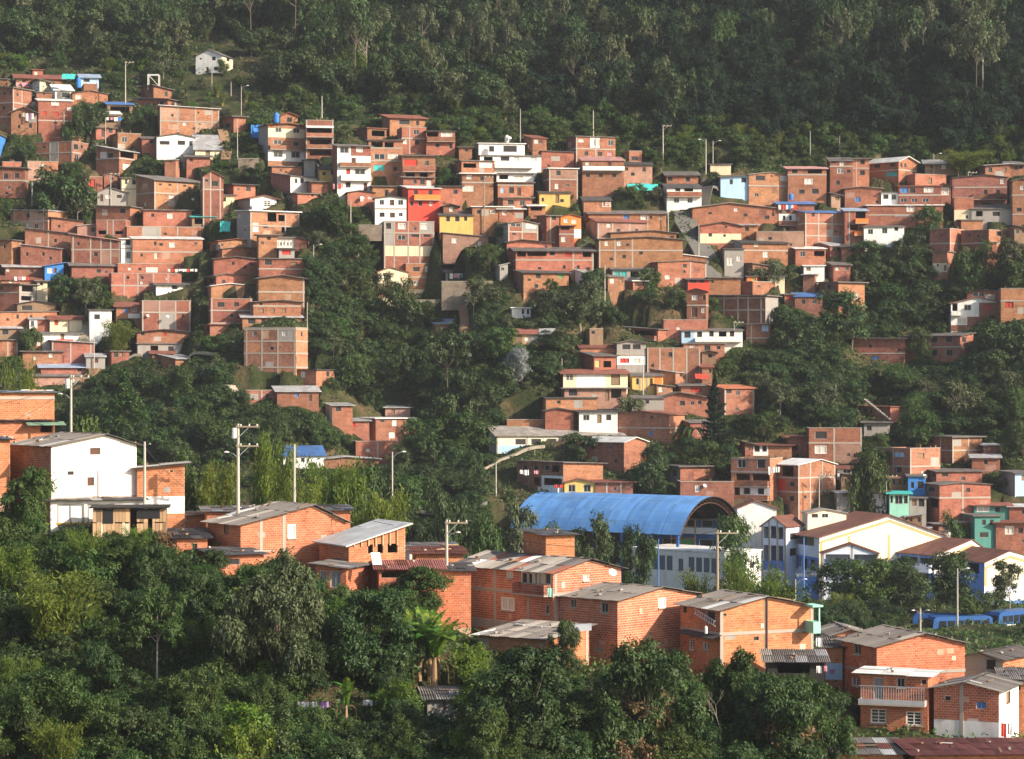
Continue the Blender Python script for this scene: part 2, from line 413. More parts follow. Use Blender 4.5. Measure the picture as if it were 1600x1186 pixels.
# ------------------------------------------------------------------ houses: reading the survey lines
HOUSES = []
LABELS = {}
def parse(line):
    f = [t.strip() for t in line.split(';')]
    d = {'n': [float(t) for t in f[0].split()], 'wall': f[1], 'label': f[-1], 'W': [], 'C': [], 'B': [], 'K': [], 'P': [], 'A': []}
    r = f[2].split(':')
    d['roof'] = r[0]; d['rise'] = 0.0; d['rm'] = 'gr'; d['gx'] = None
    for t in r[1:]:
        if t and (t[0].isdigit()): 
            if d['rise'] == 0 and float(t) < 60: d['rise'] = float(t)
            else: d['gx'] = float(t)
        elif t: d['rm'] = t
    for t in f[3:-1]:
        if not t: continue
        k, val = t.split('=', 1)
        if k in 'WKPA': d[k] += [q.split(',') for q in val.split()]
        elif k in 'CB': d[k] += [float(q) for q in val.split('|')]
        else: d[k] = val
    return d
def place(d, ymin):
    xl, xc, xr, yt, yb = d['n']
    Y = float(d['Y']) if 'Y' in d else hit(xc, yb, ymin)
    s = FPX / Y
    a_, b_ = max(xc - xl, 0.0), max(xr - xc, 1.0)
    D0 = float(d.get('D', 6.0))
    if a_ < 2.0: th, W, D = rad(3.0), b_ / s / math.cos(rad(3)), D0
    elif a_ < b_:
        th = math.asin(min(0.74, a_ / s / D0)); th = max(th, rad(3.0)); W = b_ / s / math.cos(th); D = a_ / s / math.sin(th)
    else:
        th = math.acos(min(0.74, b_ / s / D0)); th = min(th, rad(80)); D = a_ / s / math.sin(th); W = b_ / s / math.cos(th)
    D = max(D, 2.2); W = max(W, 1.2)
    phi = math.atan((xc - U0) / FPX)
    d.update(Yd=Y, s=s, th=th, Wm=W, Dm=D, H=(yb - yt) / s, rz=th - phi, o=pt(xc, yb, Y))
    rz = d['rz']
    d['ex'] = (math.cos(rz), math.sin(rz)); d['ey'] = (-math.sin(rz), math.cos(rz))
def carve(o, ex, ey, W, D, z, mg=0.9):
    dx, dy = XG - o[0], YG - o[1]
    lx = dx * ex[0] + dy * ex[1]; ly = dx * ey[0] + dy * ey[1]
    k = (lx > -mg) & (lx < W + mg) & (ly > -mg * 0.4) & (ly < D + mg)
    ZG[k] = np.minimum(ZG[k], z - 0.06)
# ------------------------------------------------------------------ shared unit meshes
def unit_box(mat):
    mb = MB(); mb.box(-.5, .5, -.5, .5, -.5, .5)
    return mb.mesh('unit_' + mat, [MATS[mat]])
_UB = {}
def ubox(mat):
    if mat not in _UB: _UB[mat] = unit_box(mat)
    return _UB[mat]
def boxpart(name, mat, parent, x0, x1, y0, y1, z0, z1):
    return link(name, ubox(mat), parent, ((x0+x1)/2, (y0+y1)/2, (z0+z1)/2), None, (x1-x0, y1-y0, z1-z0))
_UW = {}
WT = {'o': ('frame_grey', 'hole', 0, 0.05), 'g': ('frame_grey', 'pane', 1, 0.09), 'w': ('frame_white', 'curtain', 1, 0.10), 'G': ('frame_white', 'pane', 3, 0.07), 'v': ('frame_white', 'pane_light', 0, 0.06), 'd': ('frame_grey', 'brown', 0, 0.05), 'k': ('brown', 'wd', 0, 0.06), 'r': ('brown', 'rd', 1, 0.06), 'rd': ('frame_grey', 'rd', 0, 0.02)}
def window_mesh(t, pane=True):
    key = (t, pane)
    if key in _UW: return _UW[key]
    fr, pn, nb, ft = WT.get(t, ('frame_grey', t, 1, 0.06))
    mb = MB()
    mb.box(-.5, -.5+ft, 0, 1, -.5, .5, 0); mb.box(.5-ft, .5, 0, 1, -.5, .5, 0)
    mb.box(-.5+ft, .5-ft, 0, 1, .5-ft, .5, 0); mb.box(-.5+ft, .5-ft, 0, 1, -.5, -.5+ft, 0)
    if nb >= 1: mb.box(-ft*.4, ft*.4, .1, .9, -.5+ft, .5-ft, 0)
    if nb >= 3:
        for z in (-.25, 0, .25): mb.box(-.5+ft, .5-ft, .15, .6, z-.02, z+.02, 0)
    if pane: mb.box(-.5+ft, .5-ft, .62, .9, -.5+ft, .5-ft, 1)
    _UW[key] = mb.mesh('window_' + t, [MATS[fr], MATS[pn]])
    return _UW[key]
def pane_mesh(t):
    key = ('pane', t)
    if key in _UW: return _UW[key]
    fr, pn, nb, ft = WT.get(t, ('frame_grey', t, 1, 0.06))
    mb = MB(); mb.box(-.5+ft, .5-ft, .62, .9, -.5+ft, .5-ft, 0)
    _UW[key] = mb.mesh('pane_' + t, [MATS[pn]])
    return _UW[key]
def sheet_mesh(mat):
    key = ('sheet', mat)
    if key in _UW: return _UW[key]
    mb = MB(); n = 36
    for i in range(n):
        x0, x1 = i / n, (i + 1) / n
        z0, z1 = 0.028 * math.sin(x0 * 2 * math.pi * 6), 0.028 * math.sin(x1 * 2 * math.pi * 6)
        mb.face([(x0, 0, z0), (x1, 0, z1), (x1, 1, z1), (x0, 1, z0)], 0, [(.05 + x0*.85, .1), (.05 + x1*.85, .1), (.05 + x1*.85, 1.8), (.05 + x0*.85, 1.8)])
        mb.face([(x0, 1, z0-.012), (x1, 1, z1-.012), (x1, 0, z1-.012), (x0, 0, z0-.012)], 0, [(x0, 0), (x1, 0), (x1, 1), (x0, 1)])
    _UW[key] = mb.mesh('sheet_' + mat, [MATS[mat]], True)
    return _UW[key]
# ------------------------------------------------------------------ wall with openings
def wall_face(mb, P, width, z0, z1, holes, patches, mi, depth=0.22):
    """P(t, z, d) -> local point; t along the wall, d inward"""
    xs = sorted(set([0.0, width] + [q for h in holes + [p[0] for p in patches] for q in (min(max(h[0], 0), width), min(max(h[1], 0), width))]))
    zs = sorted(set([z0, z1] + [q for h in holes + [p[0] for p in patches] for q in (min(max(h[2], z0), z1), min(max(h[3], z0), z1))]))
    for i in range(len(xs) - 1):
        for j in range(len(zs) - 1):
            if xs[i+1] - xs[i] < 1e-4 or zs[j+1] - zs[j] < 1e-4: continue
            cx, cz = (xs[i] + xs[i+1]) / 2, (zs[j] + zs[j+1]) / 2
            if any(h[0] < cx < h[1] and h[2] < cz < h[3] for h in holes): continue
            m_ = mi
            for p, pm in patches:
                if p[0] < cx < p[1] and p[2] < cz < p[3]: m_ = pm
            q = [(xs[i], zs[j]), (xs[i+1], zs[j]), (xs[i+1], zs[j+1]), (xs[i], zs[j+1])]
            mb.face([P(t, z, 0) for t, z in q], m_, [(t, z) for t, z in q])
    for h in holes:
        a_, b_, c_, e_ = h[:4]
        for (t0, w0), (t1, w1) in (((a_, c_), (b_, c_)), ((b_, c_), (b_, e_)), ((b_, e_), (a_, e_)), ((a_, e_), (a_, c_))):
            mb.face([P(t0, w0, 0), P(t1, w1, 0), P(t1, w1, depth), P(t0, w0, depth)], mi, [(t0, w0), (t1, w1), (t1 + .2, w1), (t0 + .2, w0)])
def ztop_fn(kind, W, D, H, rise, gx):
    if kind == 'g': return lambda x, y: H + rise * (x / gx if x <= gx else (W - x) / (W - gx))
    if kind == 'h': return lambda x, y: H + rise * (1 - abs(y - D / 2) / (D / 2))
    if kind == 's': return lambda x, y: H + rise * y / D
    if kind == 't': return lambda x, y: H + rise * (1 - y / D)
    if kind == 'l': return lambda x, y: H + rise * x / W
    if kind == 'm': return lambda x, y: H + rise * (1 - x / W)
    return lambda x, y: H
def roof_planes(kind, W, D, H, rise, gx, oh):
    zf = lambda x, y, k: None
    if kind == 'g':
        zl, zr, zt = H - oh * rise / gx, H - oh * rise / (W - gx), H + rise
        return [[(-oh, D+oh, zl), (-oh, -oh, zl), (gx, -oh, zt), (gx, D+oh, zt)], [(W+oh, -oh, zr), (W+oh, D+oh, zr), (gx, D+oh, zt), (gx, -oh, zt)]]
    if kind == 'h':
        zl, zt = H - oh * rise / (D / 2), H + rise
        return [[(-oh, -oh, zl), (W+oh, -oh, zl), (W+oh, D/2, zt), (-oh, D/2, zt)], [(W+oh, D+oh, zl), (-oh, D+oh, zl), (-oh, D/2, zt), (W+oh, D/2, zt)]]
    if kind in 'sf':
        k = rise / D
        return [[(-oh, -oh, H - oh*k), (W+oh, -oh, H - oh*k), (W+oh, D+oh, H + rise + oh*k), (-oh, D+oh, H + rise + oh*k)]]
    if kind == 't':
        k = rise / D
        return [[(W+oh, D+oh, H - oh*k), (-oh, D+oh, H - oh*k), (-oh, -oh, H + rise + oh*k), (W+oh, -oh, H + rise + oh*k)]]
    k = rise / W
    if kind == 'l': return [[(-oh, D+oh, H - oh*k), (-oh, -oh, H - oh*k), (W+oh, -oh, H + rise + oh*k), (W+oh, D+oh, H + rise + oh*k)]]
    if kind == 'm': return [[(W+oh, -oh, H - oh*k), (W+oh, D+oh, H - oh*k), (-oh, D+oh, H + rise + oh*k), (-oh, -oh, H + rise + oh*k)]]
    return []
def bricks_on(P, width, z0, zt, skip, rng):
    """one box per brick (five faces), proud of the mortar"""
    bw, bh, j, pr = 0.36, 0.185, 0.026, 0.006
    Q = []
    nrow = int(max(zt(t) for t in np.linspace(0, width, 9)) / bh) + 1
    for r_ in range(int(z0 / bh) - 1, nrow):
        za, zb = r_ * bh + j / 2, (r_ + 1) * bh - j / 2
        t = -(r_ % 2) * bw / 2 
        while t < width:
            t0, t1 = max(t + j / 2, 0.0), min(t + bw - j / 2, width); t += bw
            if t1 - t0 < 0.06: continue
            zc = min(zb, min(zt(t0), zt(t1)) - 0.03)
            if zc - za < 0.05: continue
            pcs = [(t0, t1, za, zc)]
            for h in skip:
                nxt = []
                for (a0, a1, c0, c1) in pcs:
                    if a1 <= h[0] or a0 >= h[1] or c1 <= h[2] or c0 >= h[3]: nxt.append((a0, a1, c0, c1)); continue
                    if h[0] - a0 > .05: nxt.append((a0, h[0] - .015, c0, c1))
                    if a1 - h[1] > .05: nxt.append((h[1] + .015, a1, c0, c1))
                    m0, m1 = max(a0, h[0]), min(a1, h[1])
                    if h[2] - c0 > .04: nxt.append((m0, m1, c0, h[2] - .01))
                    if c1 - h[3] > .04: nxt.append((m0, m1, h[3] + .01, c1))
                pcs = nxt
            for (t0_, t1_, za_, zc_) in pcs:
                p = pr + rng.uniform(-0.003, 0.006)
                q = [P(t0_, za_, 0), P(t1_, za_, 0), P(t1_, zc_, 0), P(t0_, zc_, 0)]
                o_ = [P(t0_, za_, -p), P(t1_, za_, -p), P(t1_, zc_, -p), P(t0_, zc_, -p)]
                Q += [o_, [q[0], q[1], o_[1], o_[0]], [q[1], q[2], o_[2], o_[1]], [q[2], q[3], o_[3], o_[2]], [q[3], q[0], o_[0], o_[3]]]
    return Q
def brick_mesh(name, Q):
    """five quads per brick welded into one island each"""
    n = len(Q) // 5
    A = np.array(Q, float).reshape(n, 5, 4, 3)
    V = np.concatenate([A[:, 0], np.stack([A[:, 1, 0], A[:, 2, 0], A[:, 3, 0], A[:, 4, 0]], 1)], 1).reshape(-1, 3)
    base = np.arange(n)[:, None] * 8
    F = np.array([[0, 1, 2, 3], [4, 5, 1, 0], [5, 6, 2, 1], [6, 7, 3, 2], [7, 4, 0, 3]])
    L = (base[:, None] + F[None]).reshape(-1)
    me = bpy.data.meshes.new(name)
    me.vertices.add(len(V)); me.vertices.foreach_set('co', V.reshape(-1).astype(np.float32))
    me.loops.add(len(L)); me.loops.foreach_set('vertex_index', L.astype(np.int32))
    me.polygons.add(n * 5); me.polygons.foreach_set('loop_start', np.arange(0, n * 20, 4, dtype=np.int32))
    me.polygons.foreach_set('use_smooth', np.zeros(n * 5, bool)); me.materials.append(MATS['brick_geo'])
    me.update(calc_edges=True)
    return me
def set_label(o, label, cat, group=None):
    if label in LABELS and not group: print('DUP LABEL', label)
    LABELS[label] = 1
    tag(o, label, cat, group)
def build_house(d, group):
    rng = random.Random(int(d['n'][0] * 31 + d['n'][3] * 7))
    xl, xc, xr, yt, yb = d['n']
    W, D, H, s = d['Wm'], d['Dm'], d['H'], d['s']
    fg = d['Yd'] < 260
    low = -float(d.get('base', 4.0 if fg else 3.0))
    root = empty(d.get('name', 'brick_house' if d['wall'].split('/')[-1].startswith('b') and d['wall'].split('/')[-1] != 'bl' else 'house'), d['o'], d['rz'])
    set_label(root, d['label'], d.get('cat', 'house'), group)
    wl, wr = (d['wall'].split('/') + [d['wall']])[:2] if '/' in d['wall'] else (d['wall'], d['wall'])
    slots = []
    def mi(code):
        code_ = code
        if fg and code in ('b', 'bd', 'bo', 'bp'): code_ = 'mortar_pale' if d.get('mort') else 'mortar'
        if code_ not in slots: slots.append(code_)
        return slots.index(code_)
    fR = lambda x: (x - xc) / max(xr - xc, 1.0) * W
    fL = lambda x: (xc - x) / max(xc - xl, 1.0) * D
    fz = lambda y: (yb - y) / s
    rise = d['rise'] / s
    kind = d['roof']
    if kind == 's': rise = max(rise + (V0 - yt) / FPX * D, 0.12)
    if kind == 'f': rise = max((V0 - yt) / FPX * D * 0.6, 0.05)
    gx = fR(d['gx']) if d['gx'] else W * rng.uniform(0.42, 0.58)
    gx = min(max(gx, 0.15 * W), 0.85 * W)
    holes, wins, pat = {'R': [], 'L': []}, [], {'R': [], 'L': []}
    for q in d['W']:
        x, y, w, h = [float(t) for t in q[:4]]; t = q[4]
        side = 'R' if x + w / 2 >= xc else 'L'
        if side == 'L' and xc - xl < 3: side = 'R'
        g0, g1 = (fR(x), fR(x + w)) if side == 'R' else (fL(x + w), fL(x))
        full = W if side == 'R' else D
        g0, g1 = max(g0, 0.12), min(g1, full - 0.12)
        z1, z0 = min(fz(y), H - 0.08), max(fz(y + h), 0.02)
        if g1 - g0 < 0.18 or z1 - z0 < 0.15: continue
        rect = (g0, g1, z0, z1)
        if any(rect[0] < k[1] + .03 and rect[1] > k[0] - .03 and rect[2] < k[3] + .03 and rect[3] > k[2] - .03 for k in holes[side]): continue
        holes[side].append(rect); wins.append((side, rect, t))
    for q in d['P']:
        x0, x1, y0, y1 = [float(t) for t in q[:4]]
        side = 'R' if (x0 + x1) / 2 >= xc else 'L'
        r_ = (fR(x0), fR(x1), fz(y1), fz(y0)) if side == 'R' else (fL(x1), fL(x0), fz(y1), fz(y0))
        pat[side].append((r_, mi(q[4])))
    # bays between columns and beams are filled with different batches of brick
    if not fg and d['C'] and len(d['C']) >= 2 and wr[0] == 'b' and wr != 'bl':
        for side in ('R', 'L'):
            ts = sorted((fR(x) if side == 'R' else fL(x)) for x in d['C'] if ((x >= xc or xc - xl < 3) == (side == 'R')))
            if len(ts) < 2: continue
            zs_ = sorted([0.0, H] + [fz(y) for y in d['B']])
            for i in range(len(ts) - 1):
                for j in range(len(zs_) - 1):
                    if rng.random() < .45: pat[side].insert(0, ((ts[i], ts[i+1], zs_[j], zs_[j+1]), mi(rng.choice(['b', 'bd', 'bo', 'bp', 'b', 'gy']))))
    if fg:      # cement repairs on the near walls
        for side, full, code in (('R', W, wr), ('L', D if xc - xl >= 6 else 0, wl)):
            for _ in range(int(full * H / 9) if code[0] == 'b' and code != 'bl' else 0):
                g0, z0 = rng.uniform(.2, max(full - 1.0, .3)), rng.uniform(.1, max(H - .6, .2))
                r_ = (g0, min(g0 + rng.uniform(.25, .9), full - .1), z0, min(z0 + rng.uniform(.18, .5), H - .1))
                if r_[1] - r_[0] > .15 and not any(r_[0] < k[1] + .1 and r_[1] > k[0] - .1 and r_[2] < k[3] + .1 and r_[3] > k[2] - .1 for k in holes[side]): pat[side].insert(0, (r_, mi(rng.choice(['co', 'mortar', 'mortar', 'mortar', 'mortar_pale', 'gy']))))
    # blank walls get the small vents and cement patches every such wall has
    if not fg and wr[0] == 'b' and wr != 'bl':
        for side, full in (('R', W), ('L', D if xc - xl >= 6 else 0)):
            for _ in range(int(full * H / 10)):
                g0, z0 = rng.uniform(.3, max(full - 1.1, .4)), rng.uniform(.5, max(H - 1.0, .6)); g1, z1 = g0 + rng.uniform(.45, .8), z0 + rng.uniform(.4, .7)
                if g1 > full - .2 or z1 > H - .15: continue
                if any(g0 < k[1] + .35 and g1 > k[0] - .35 and z0 < k[3] + .3 and z1 > k[2] - .3 for k in holes[side]): continue
                if any(abs((fR(x) if side == 'R' else fL(x)) - (g0 + g1) / 2) < .55 for x in d['C']) or any(abs(fz(y) - (z0 + z1) / 2) < .5 for y in d['B']): continue
                if any(abs((float(k[0]) + float(k[1])) / 2 - 0) < 0 for k in d['K']): continue
                if d['K'] or rng.random() < .45: 
                    if not d['K']: pat[side].insert(0, ((g0 - rng.uniform(0, .5), g1 + rng.uniform(0, .9), z0 - .3, z1 + rng.uniform(.1, .5)), mi(rng.choice(['gy', 'bp', 'co', 'bd']))))
                    continue
                holes[side].append((g0, g1, z0, z1)); wins.append((side, (g0, g1, z0, z1), rng.choice('ooooggw')))
    PR = lambda t, z, e_: (t, e_, z)
    PL = lambda t, z, e_: (e_, t, z)
    mb = MB()
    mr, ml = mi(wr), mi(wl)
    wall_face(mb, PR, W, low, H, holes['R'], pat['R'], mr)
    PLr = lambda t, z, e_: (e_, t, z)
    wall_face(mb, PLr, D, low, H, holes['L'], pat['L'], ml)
    mb.face([(W, 0, low), (W, D, low), (W, D, H), (W, 0, H)], mr, [(0, low), (D, low), (D, H), (0, H)])
    mb.face([(W, D, low), (0, D, low), (0, D, H), (W, D, H)], ml, [(0, low), (W, low), (W, H), (0, H)])
    zt = ztop_fn(kind, W, D, H, rise, gx)
    for (A_, B_, m_) in (((0, 0), (W, 0), mr), ((W, 0), (W, D), mr), ((W, D), (0, D), ml), ((0, D), (0, 0), ml)):
        pts = [A_]
        if kind == 'g' and A_[1] == B_[1]: pts.append((gx, A_[1]))
        if kind == 'h' and A_[0] == B_[0]: pts.append((A_[0], D / 2))
        pts.append(B_)
        top = [(p[0], p[1], zt(*p)) for p in pts]
        if max(t[2] for t in top) - H < 0.02: continue
        poly = [(A_[0], A_[1], H), (B_[0], B_[1], H)] + [t for t in top[::-1] if t[2] > H + 1e-4]
        if len(poly) >= 3: mb.face(poly, m_, [(p[0] + p[1], p[2]) for p in poly])
    if kind == 'p':
        zz = H - 0.55
        mb.face([(0.01, 0.01, zz), (W-.01, 0.01, zz), (W-.01, D-.01, zz), (0.01, D-.01, zz)], mi('co'))
    link('wall', mb.mesh('wall', [MATS[c] for c in slots]), root)
    if kind == 'p':     # coping along the parapet
        boxpart('coping', 'co', root, -.06, W+.06, -.06, .14, H, H+.10)
        if not fg:
            for k in range(rng.choice([0, 2, 3, 4])):
                x = rng.uniform(.1, W - .1); hh = rng.uniform(.35, .9)
                boxpart('rebar', 'bark_dry', root, x, x + .05, .02, .07, H + .1, H + hh)
                boxpart('rebar', 'bark_dry', root, x + .14, x + .19, .02, .07, H + .1, H + hh * rng.uniform(.7, 1))
        if D > 2.5: boxpart('coping', 'co', root, -.06, .14, .14, D, H, H+.098)
    for side, (g0, g1, z0, z1), t in wins:
        if t == 'n': continue
        nm = 'door' if t in ('d', 'k') and (z1 - z0) > 1.25 * (g1 - g0) else ('shutter' if t in ('r', 'bl', 'lb', 'tq', 'pk', 'gn', 'rd', 'ye') else 'window')
        loc = ((g0+g1)/2, 0.05, (z0+z1)/2) if side == 'R' else (0.05, (g0+g1)/2, (z0+z1)/2)
        rot = (0, 0, 0) if side == 'R' else (0, 0, rad(-90))
        scl = (g1 - g0, 0.12, z1 - z0)
        if fg and t in ('g', 'w', 'G', 'o', 'v'):
            w_ = link(nm, window_mesh(t, False), root, loc, rot, scl)
            link('pane', pane_mesh(t), w_)
            if t in ('g', 'G', 'w'):
                sx = (g1 - g0) / 2 + .08
                link('sill', ubox('co'), root, (loc[0], -.05, z0 - .06) if side == 'R' else (-.05, loc[1], z0 - .06), rot, (2 * sx, 0.16, 0.08))
        else:
            link(nm, window_mesh(t), root, loc, rot, scl)
    cw = 0.13 if not fg else 0.14
    for x in d['C']:
        side = 'R' if x >= xc or xc - xl < 3 else 'L'
        t = fR(x) if side == 'R' else fL(x)
        full = W if side == 'R' else D
        t = min(max(t, cw), full - cw)
        zt_ = (zt(t, 0) if side == 'R' else zt(0, t)) - 0.03
        if side == 'R': boxpart('concrete_column', 'co', root, t - cw, t + cw, -.035, .06, low, zt_)
        else: boxpart('concrete_column', 'co', root, -.035, .06, t - cw, t + cw, low, zt_)
    for y in d['B']:
        z = fz(y)
        boxpart('concrete_beam', 'co', root, -.05, W + .02, -.05, .05, z - .13, z + .13)
        if xc - xl >= 3: boxpart('concrete_beam', 'co', root, -.052, .05, .05, D, z - .128, z + .128)
    for q in d['K']:
        x0, x1, y0, y1 = [float(t) for t in q[:4]]
        side = 'R' if (x0 + x1) / 2 >= xc or xc - xl < 3 else 'L'
        t0, t1 = (fR(x0), fR(x1)) if side == 'R' else (fL(x1), fL(x0))
        z1, z0 = fz(y0), fz(y1)
        pr, th_ = 0.85, 0.10
        kb = MB(); m0 = MATS[q[4]] if q[4] in MATS else MATS['co']
        pc = (lambda x_0, x_1, y_0, y_1, za, zb, m_: kb.box(x_0, x_1, y_0, y_1, za, zb, m_)) if side == 'R' else (lambda x_0, x_1, y_0, y_1, za, zb, m_: kb.box(y_0, y_1, x_0, x_1, za, zb, m_))
        pc(t0, t1, -pr, -.004, z0 - .12, z0, 1)
        pc(t0, t1, -pr, -pr + th_, z0 + .003, z1, 0); pc(t0, t0 + th_, -pr + th_, -.004, z0 + .003, z1 - .002, 0); pc(t1 - th_, t1, -pr + th_, -.004, z0 + .003, z1 - .002, 0)
        link('balcony', kb.mesh('balcony', [m0, MATS['co']]), root)
    for q in d['A']:           # awnings: x0,x1,ytop,ybottom,material
        x0, x1, y0, y1 = [float(t) for t in q[:4]]
        side = 'R' if (x0 + x1) / 2 >= xc or xc - xl < 3 else 'L'
        t0, t1 = (fR(x0), fR(x1)) if side == 'R' else (fL(x1), fL(x0))
        za, zb = fz(y0), fz(y1); pr = 1.2
        kb = MB()
        pp = [(t0, 0.0, za), (t1, 0.0, za), (t1, -pr, zb), (t0, -pr, zb)]
        if side == 'L': pp = [(p[1], p[0], p[2]) for p in pp]
        kb.face(pp, 0, [(t0, 0), (t1, 0), (t1, 1), (t0, 1)]); kb.face([(p[0], p[1], p[2] - .05) for p in pp][::-1], 0)
        for i in range(4): kb.face([pp[i], pp[(i+1) % 4], (*pp[(i+1) % 4][:2], pp[(i+1) % 4][2] - .05), (*pp[i][:2], pp[i][2] - .05)], 0)
        link('awning', kb.mesh('awning', [MATS['r_' + q[4]]]), root)
    oh = float(d.get('oh', 0.45 if fg else rng.choice([.3, .45, .6])))
    for pi, pl in enumerate(roof_planes(kind, W, D, H, rise, gx, oh)):
        pl = [Vector(p) for p in pl]
        ev, sv = pl[1] - pl[0], pl[3] - pl[0]
        el, sl = ev.length, sv.length
        nv = ev.cross(sv).normalized()
        if fg and not d.get('plainroof'):
            mix = {'gr': ['r_gr', 'r_gr', 'r_gr', 'r_cm', 'r_gr', 'r_gr', 'r_gr', 'r_gr', 'r_gr', 'r_cm', 'r_gr', 'r_gr', 'r_gr', 'r_zn'], 'dk': ['r_dk', 'r_gr', 'r_dk'], 'wt': ['r_wt', 'r_wt', 'r_wt', 'r_cm'], 'zn': ['r_zn', 'r_cm', 'r_gr', 'r_cm'], 'pk': ['r_frd', 'r_frd', 'r_frd', 'r_rd'], 'mix': ['r_cm', 'r_gr', 'r_gr', 'r_rd', 'r_gr', 'r_wt', 'r_cm', 'r_dk']}.get(d['rm'], ['r_' + d['rm']])
            ne = max(1, round(el / 0.9)); ns = max(1, round(sl / 2.3))
            for i in range(ne):
                for j in range(ns):
                    lw, ll = el / ne * 1.06, sl / ns * 1.07
                    off = pl[0] + ev * (i / ne) + sv * (j / ns) + nv * (0.05 + 0.022 * ((i + j) % 2) + 0.03 * j + rng.uniform(0, .012))
                    tilt = rng.uniform(-.012, .012)
                    ex_ = (ev.normalized() + sv.normalized() * tilt); ey_ = (sv.normalized() - ev.normalized() * tilt + nv * rng.uniform(-.006, .006))
                    M = Matrix.Identity(4)
                    for r_ in range(3): M[r_][0], M[r_][1], M[r_][2], M[r_][3] = ex_[r_] * lw, ey_[r_] * ll, nv[r_], off[r_]
                    o = link('roof_sheet', sheet_mesh(rng.choice(mix)), root)
                    o.matrix_basis = M
            eu, su = ev.normalized(), sv.normalized()
            for _ in range(int(el * sl / 7)):      # stones, bricks and planks that hold the sheets down
                c_ = pl[0] + ev * rng.uniform(.06, .94) + sv * rng.uniform(.08, .92) + nv * (.17 + .03 * (ns - 1))
                plank = rng.random() < .3
                a2 = rng.uniform(0, 3.1); d1 = eu * math.cos(a2) + su * math.sin(a2); d2 = nv.cross(d1)
                sx, sy, sz = (rng.uniform(.8, 1.8), .12, .05) if plank else (rng.uniform(.2, .36), rng.uniform(.12, .2), rng.uniform(.08, .16))
                M = Matrix.Identity(4)
                for r_ in range(3): M[r_][0], M[r_][1], M[r_][2], M[r_][3] = d1[r_] * sx, d2[r_] * sy, nv[r_] * sz, c_[r_]
                o = link('plank' if plank else 'roof_weight', ubox(rng.choice(['board', 'wd', 'frame_white']) if plank else rng.choice(['gy', 'dirt', 'co', 'brown'])), root); o.matrix_basis = M
        else:
            if kind == 'f': tk = 0.18
            else: tk = 0.11
            rb = MB()
            up = [p + nv * (0.012 + 0.001 * pi) for p in pl]; dn = [p - nv * tk for p in up]
            up = [p + nv * tk * 0.0 for p in up]
            rb.face(up, 0, [(0, 0), (el, 0), (el, sl), (0, sl)])
            rb.face(dn[::-1], 0, [(0, 0), (el, 0), (el, sl), (0, sl)])
            for i in range(4): rb.face([dn[i], dn[(i+1) % 4], up[(i+1) % 4], up[i]], 0)
            link('roof', rb.mesh('roof', [MATS['r_' + ('gr' if d['rm'] == 'mix' else d['rm'])]]), root)
    if fg:
        nprng = np.random.default_rng(int(xl * 3 + yt))
        Q = []
        if wr in ('b', 'bd', 'bo', 'bp'): Q += bricks_on(PR, W, max(low, -2.5), lambda t: zt(t, 0), holes['R'] + [p[0] for p in pat['R']], nprng)
        if wl in ('b', 'bd', 'bo', 'bp') and xc - xl >= 3: Q += bricks_on(PL, D, max(low, -2.5), lambda t: zt(0, t), holes['L'] + [p[0] for p in pat['L']], nprng)
        if Q:
            o = link('brick_courses', brick_mesh('brick_courses', Q), root); o['kind'] = 'stuff'
    d['root'] = root
    return root
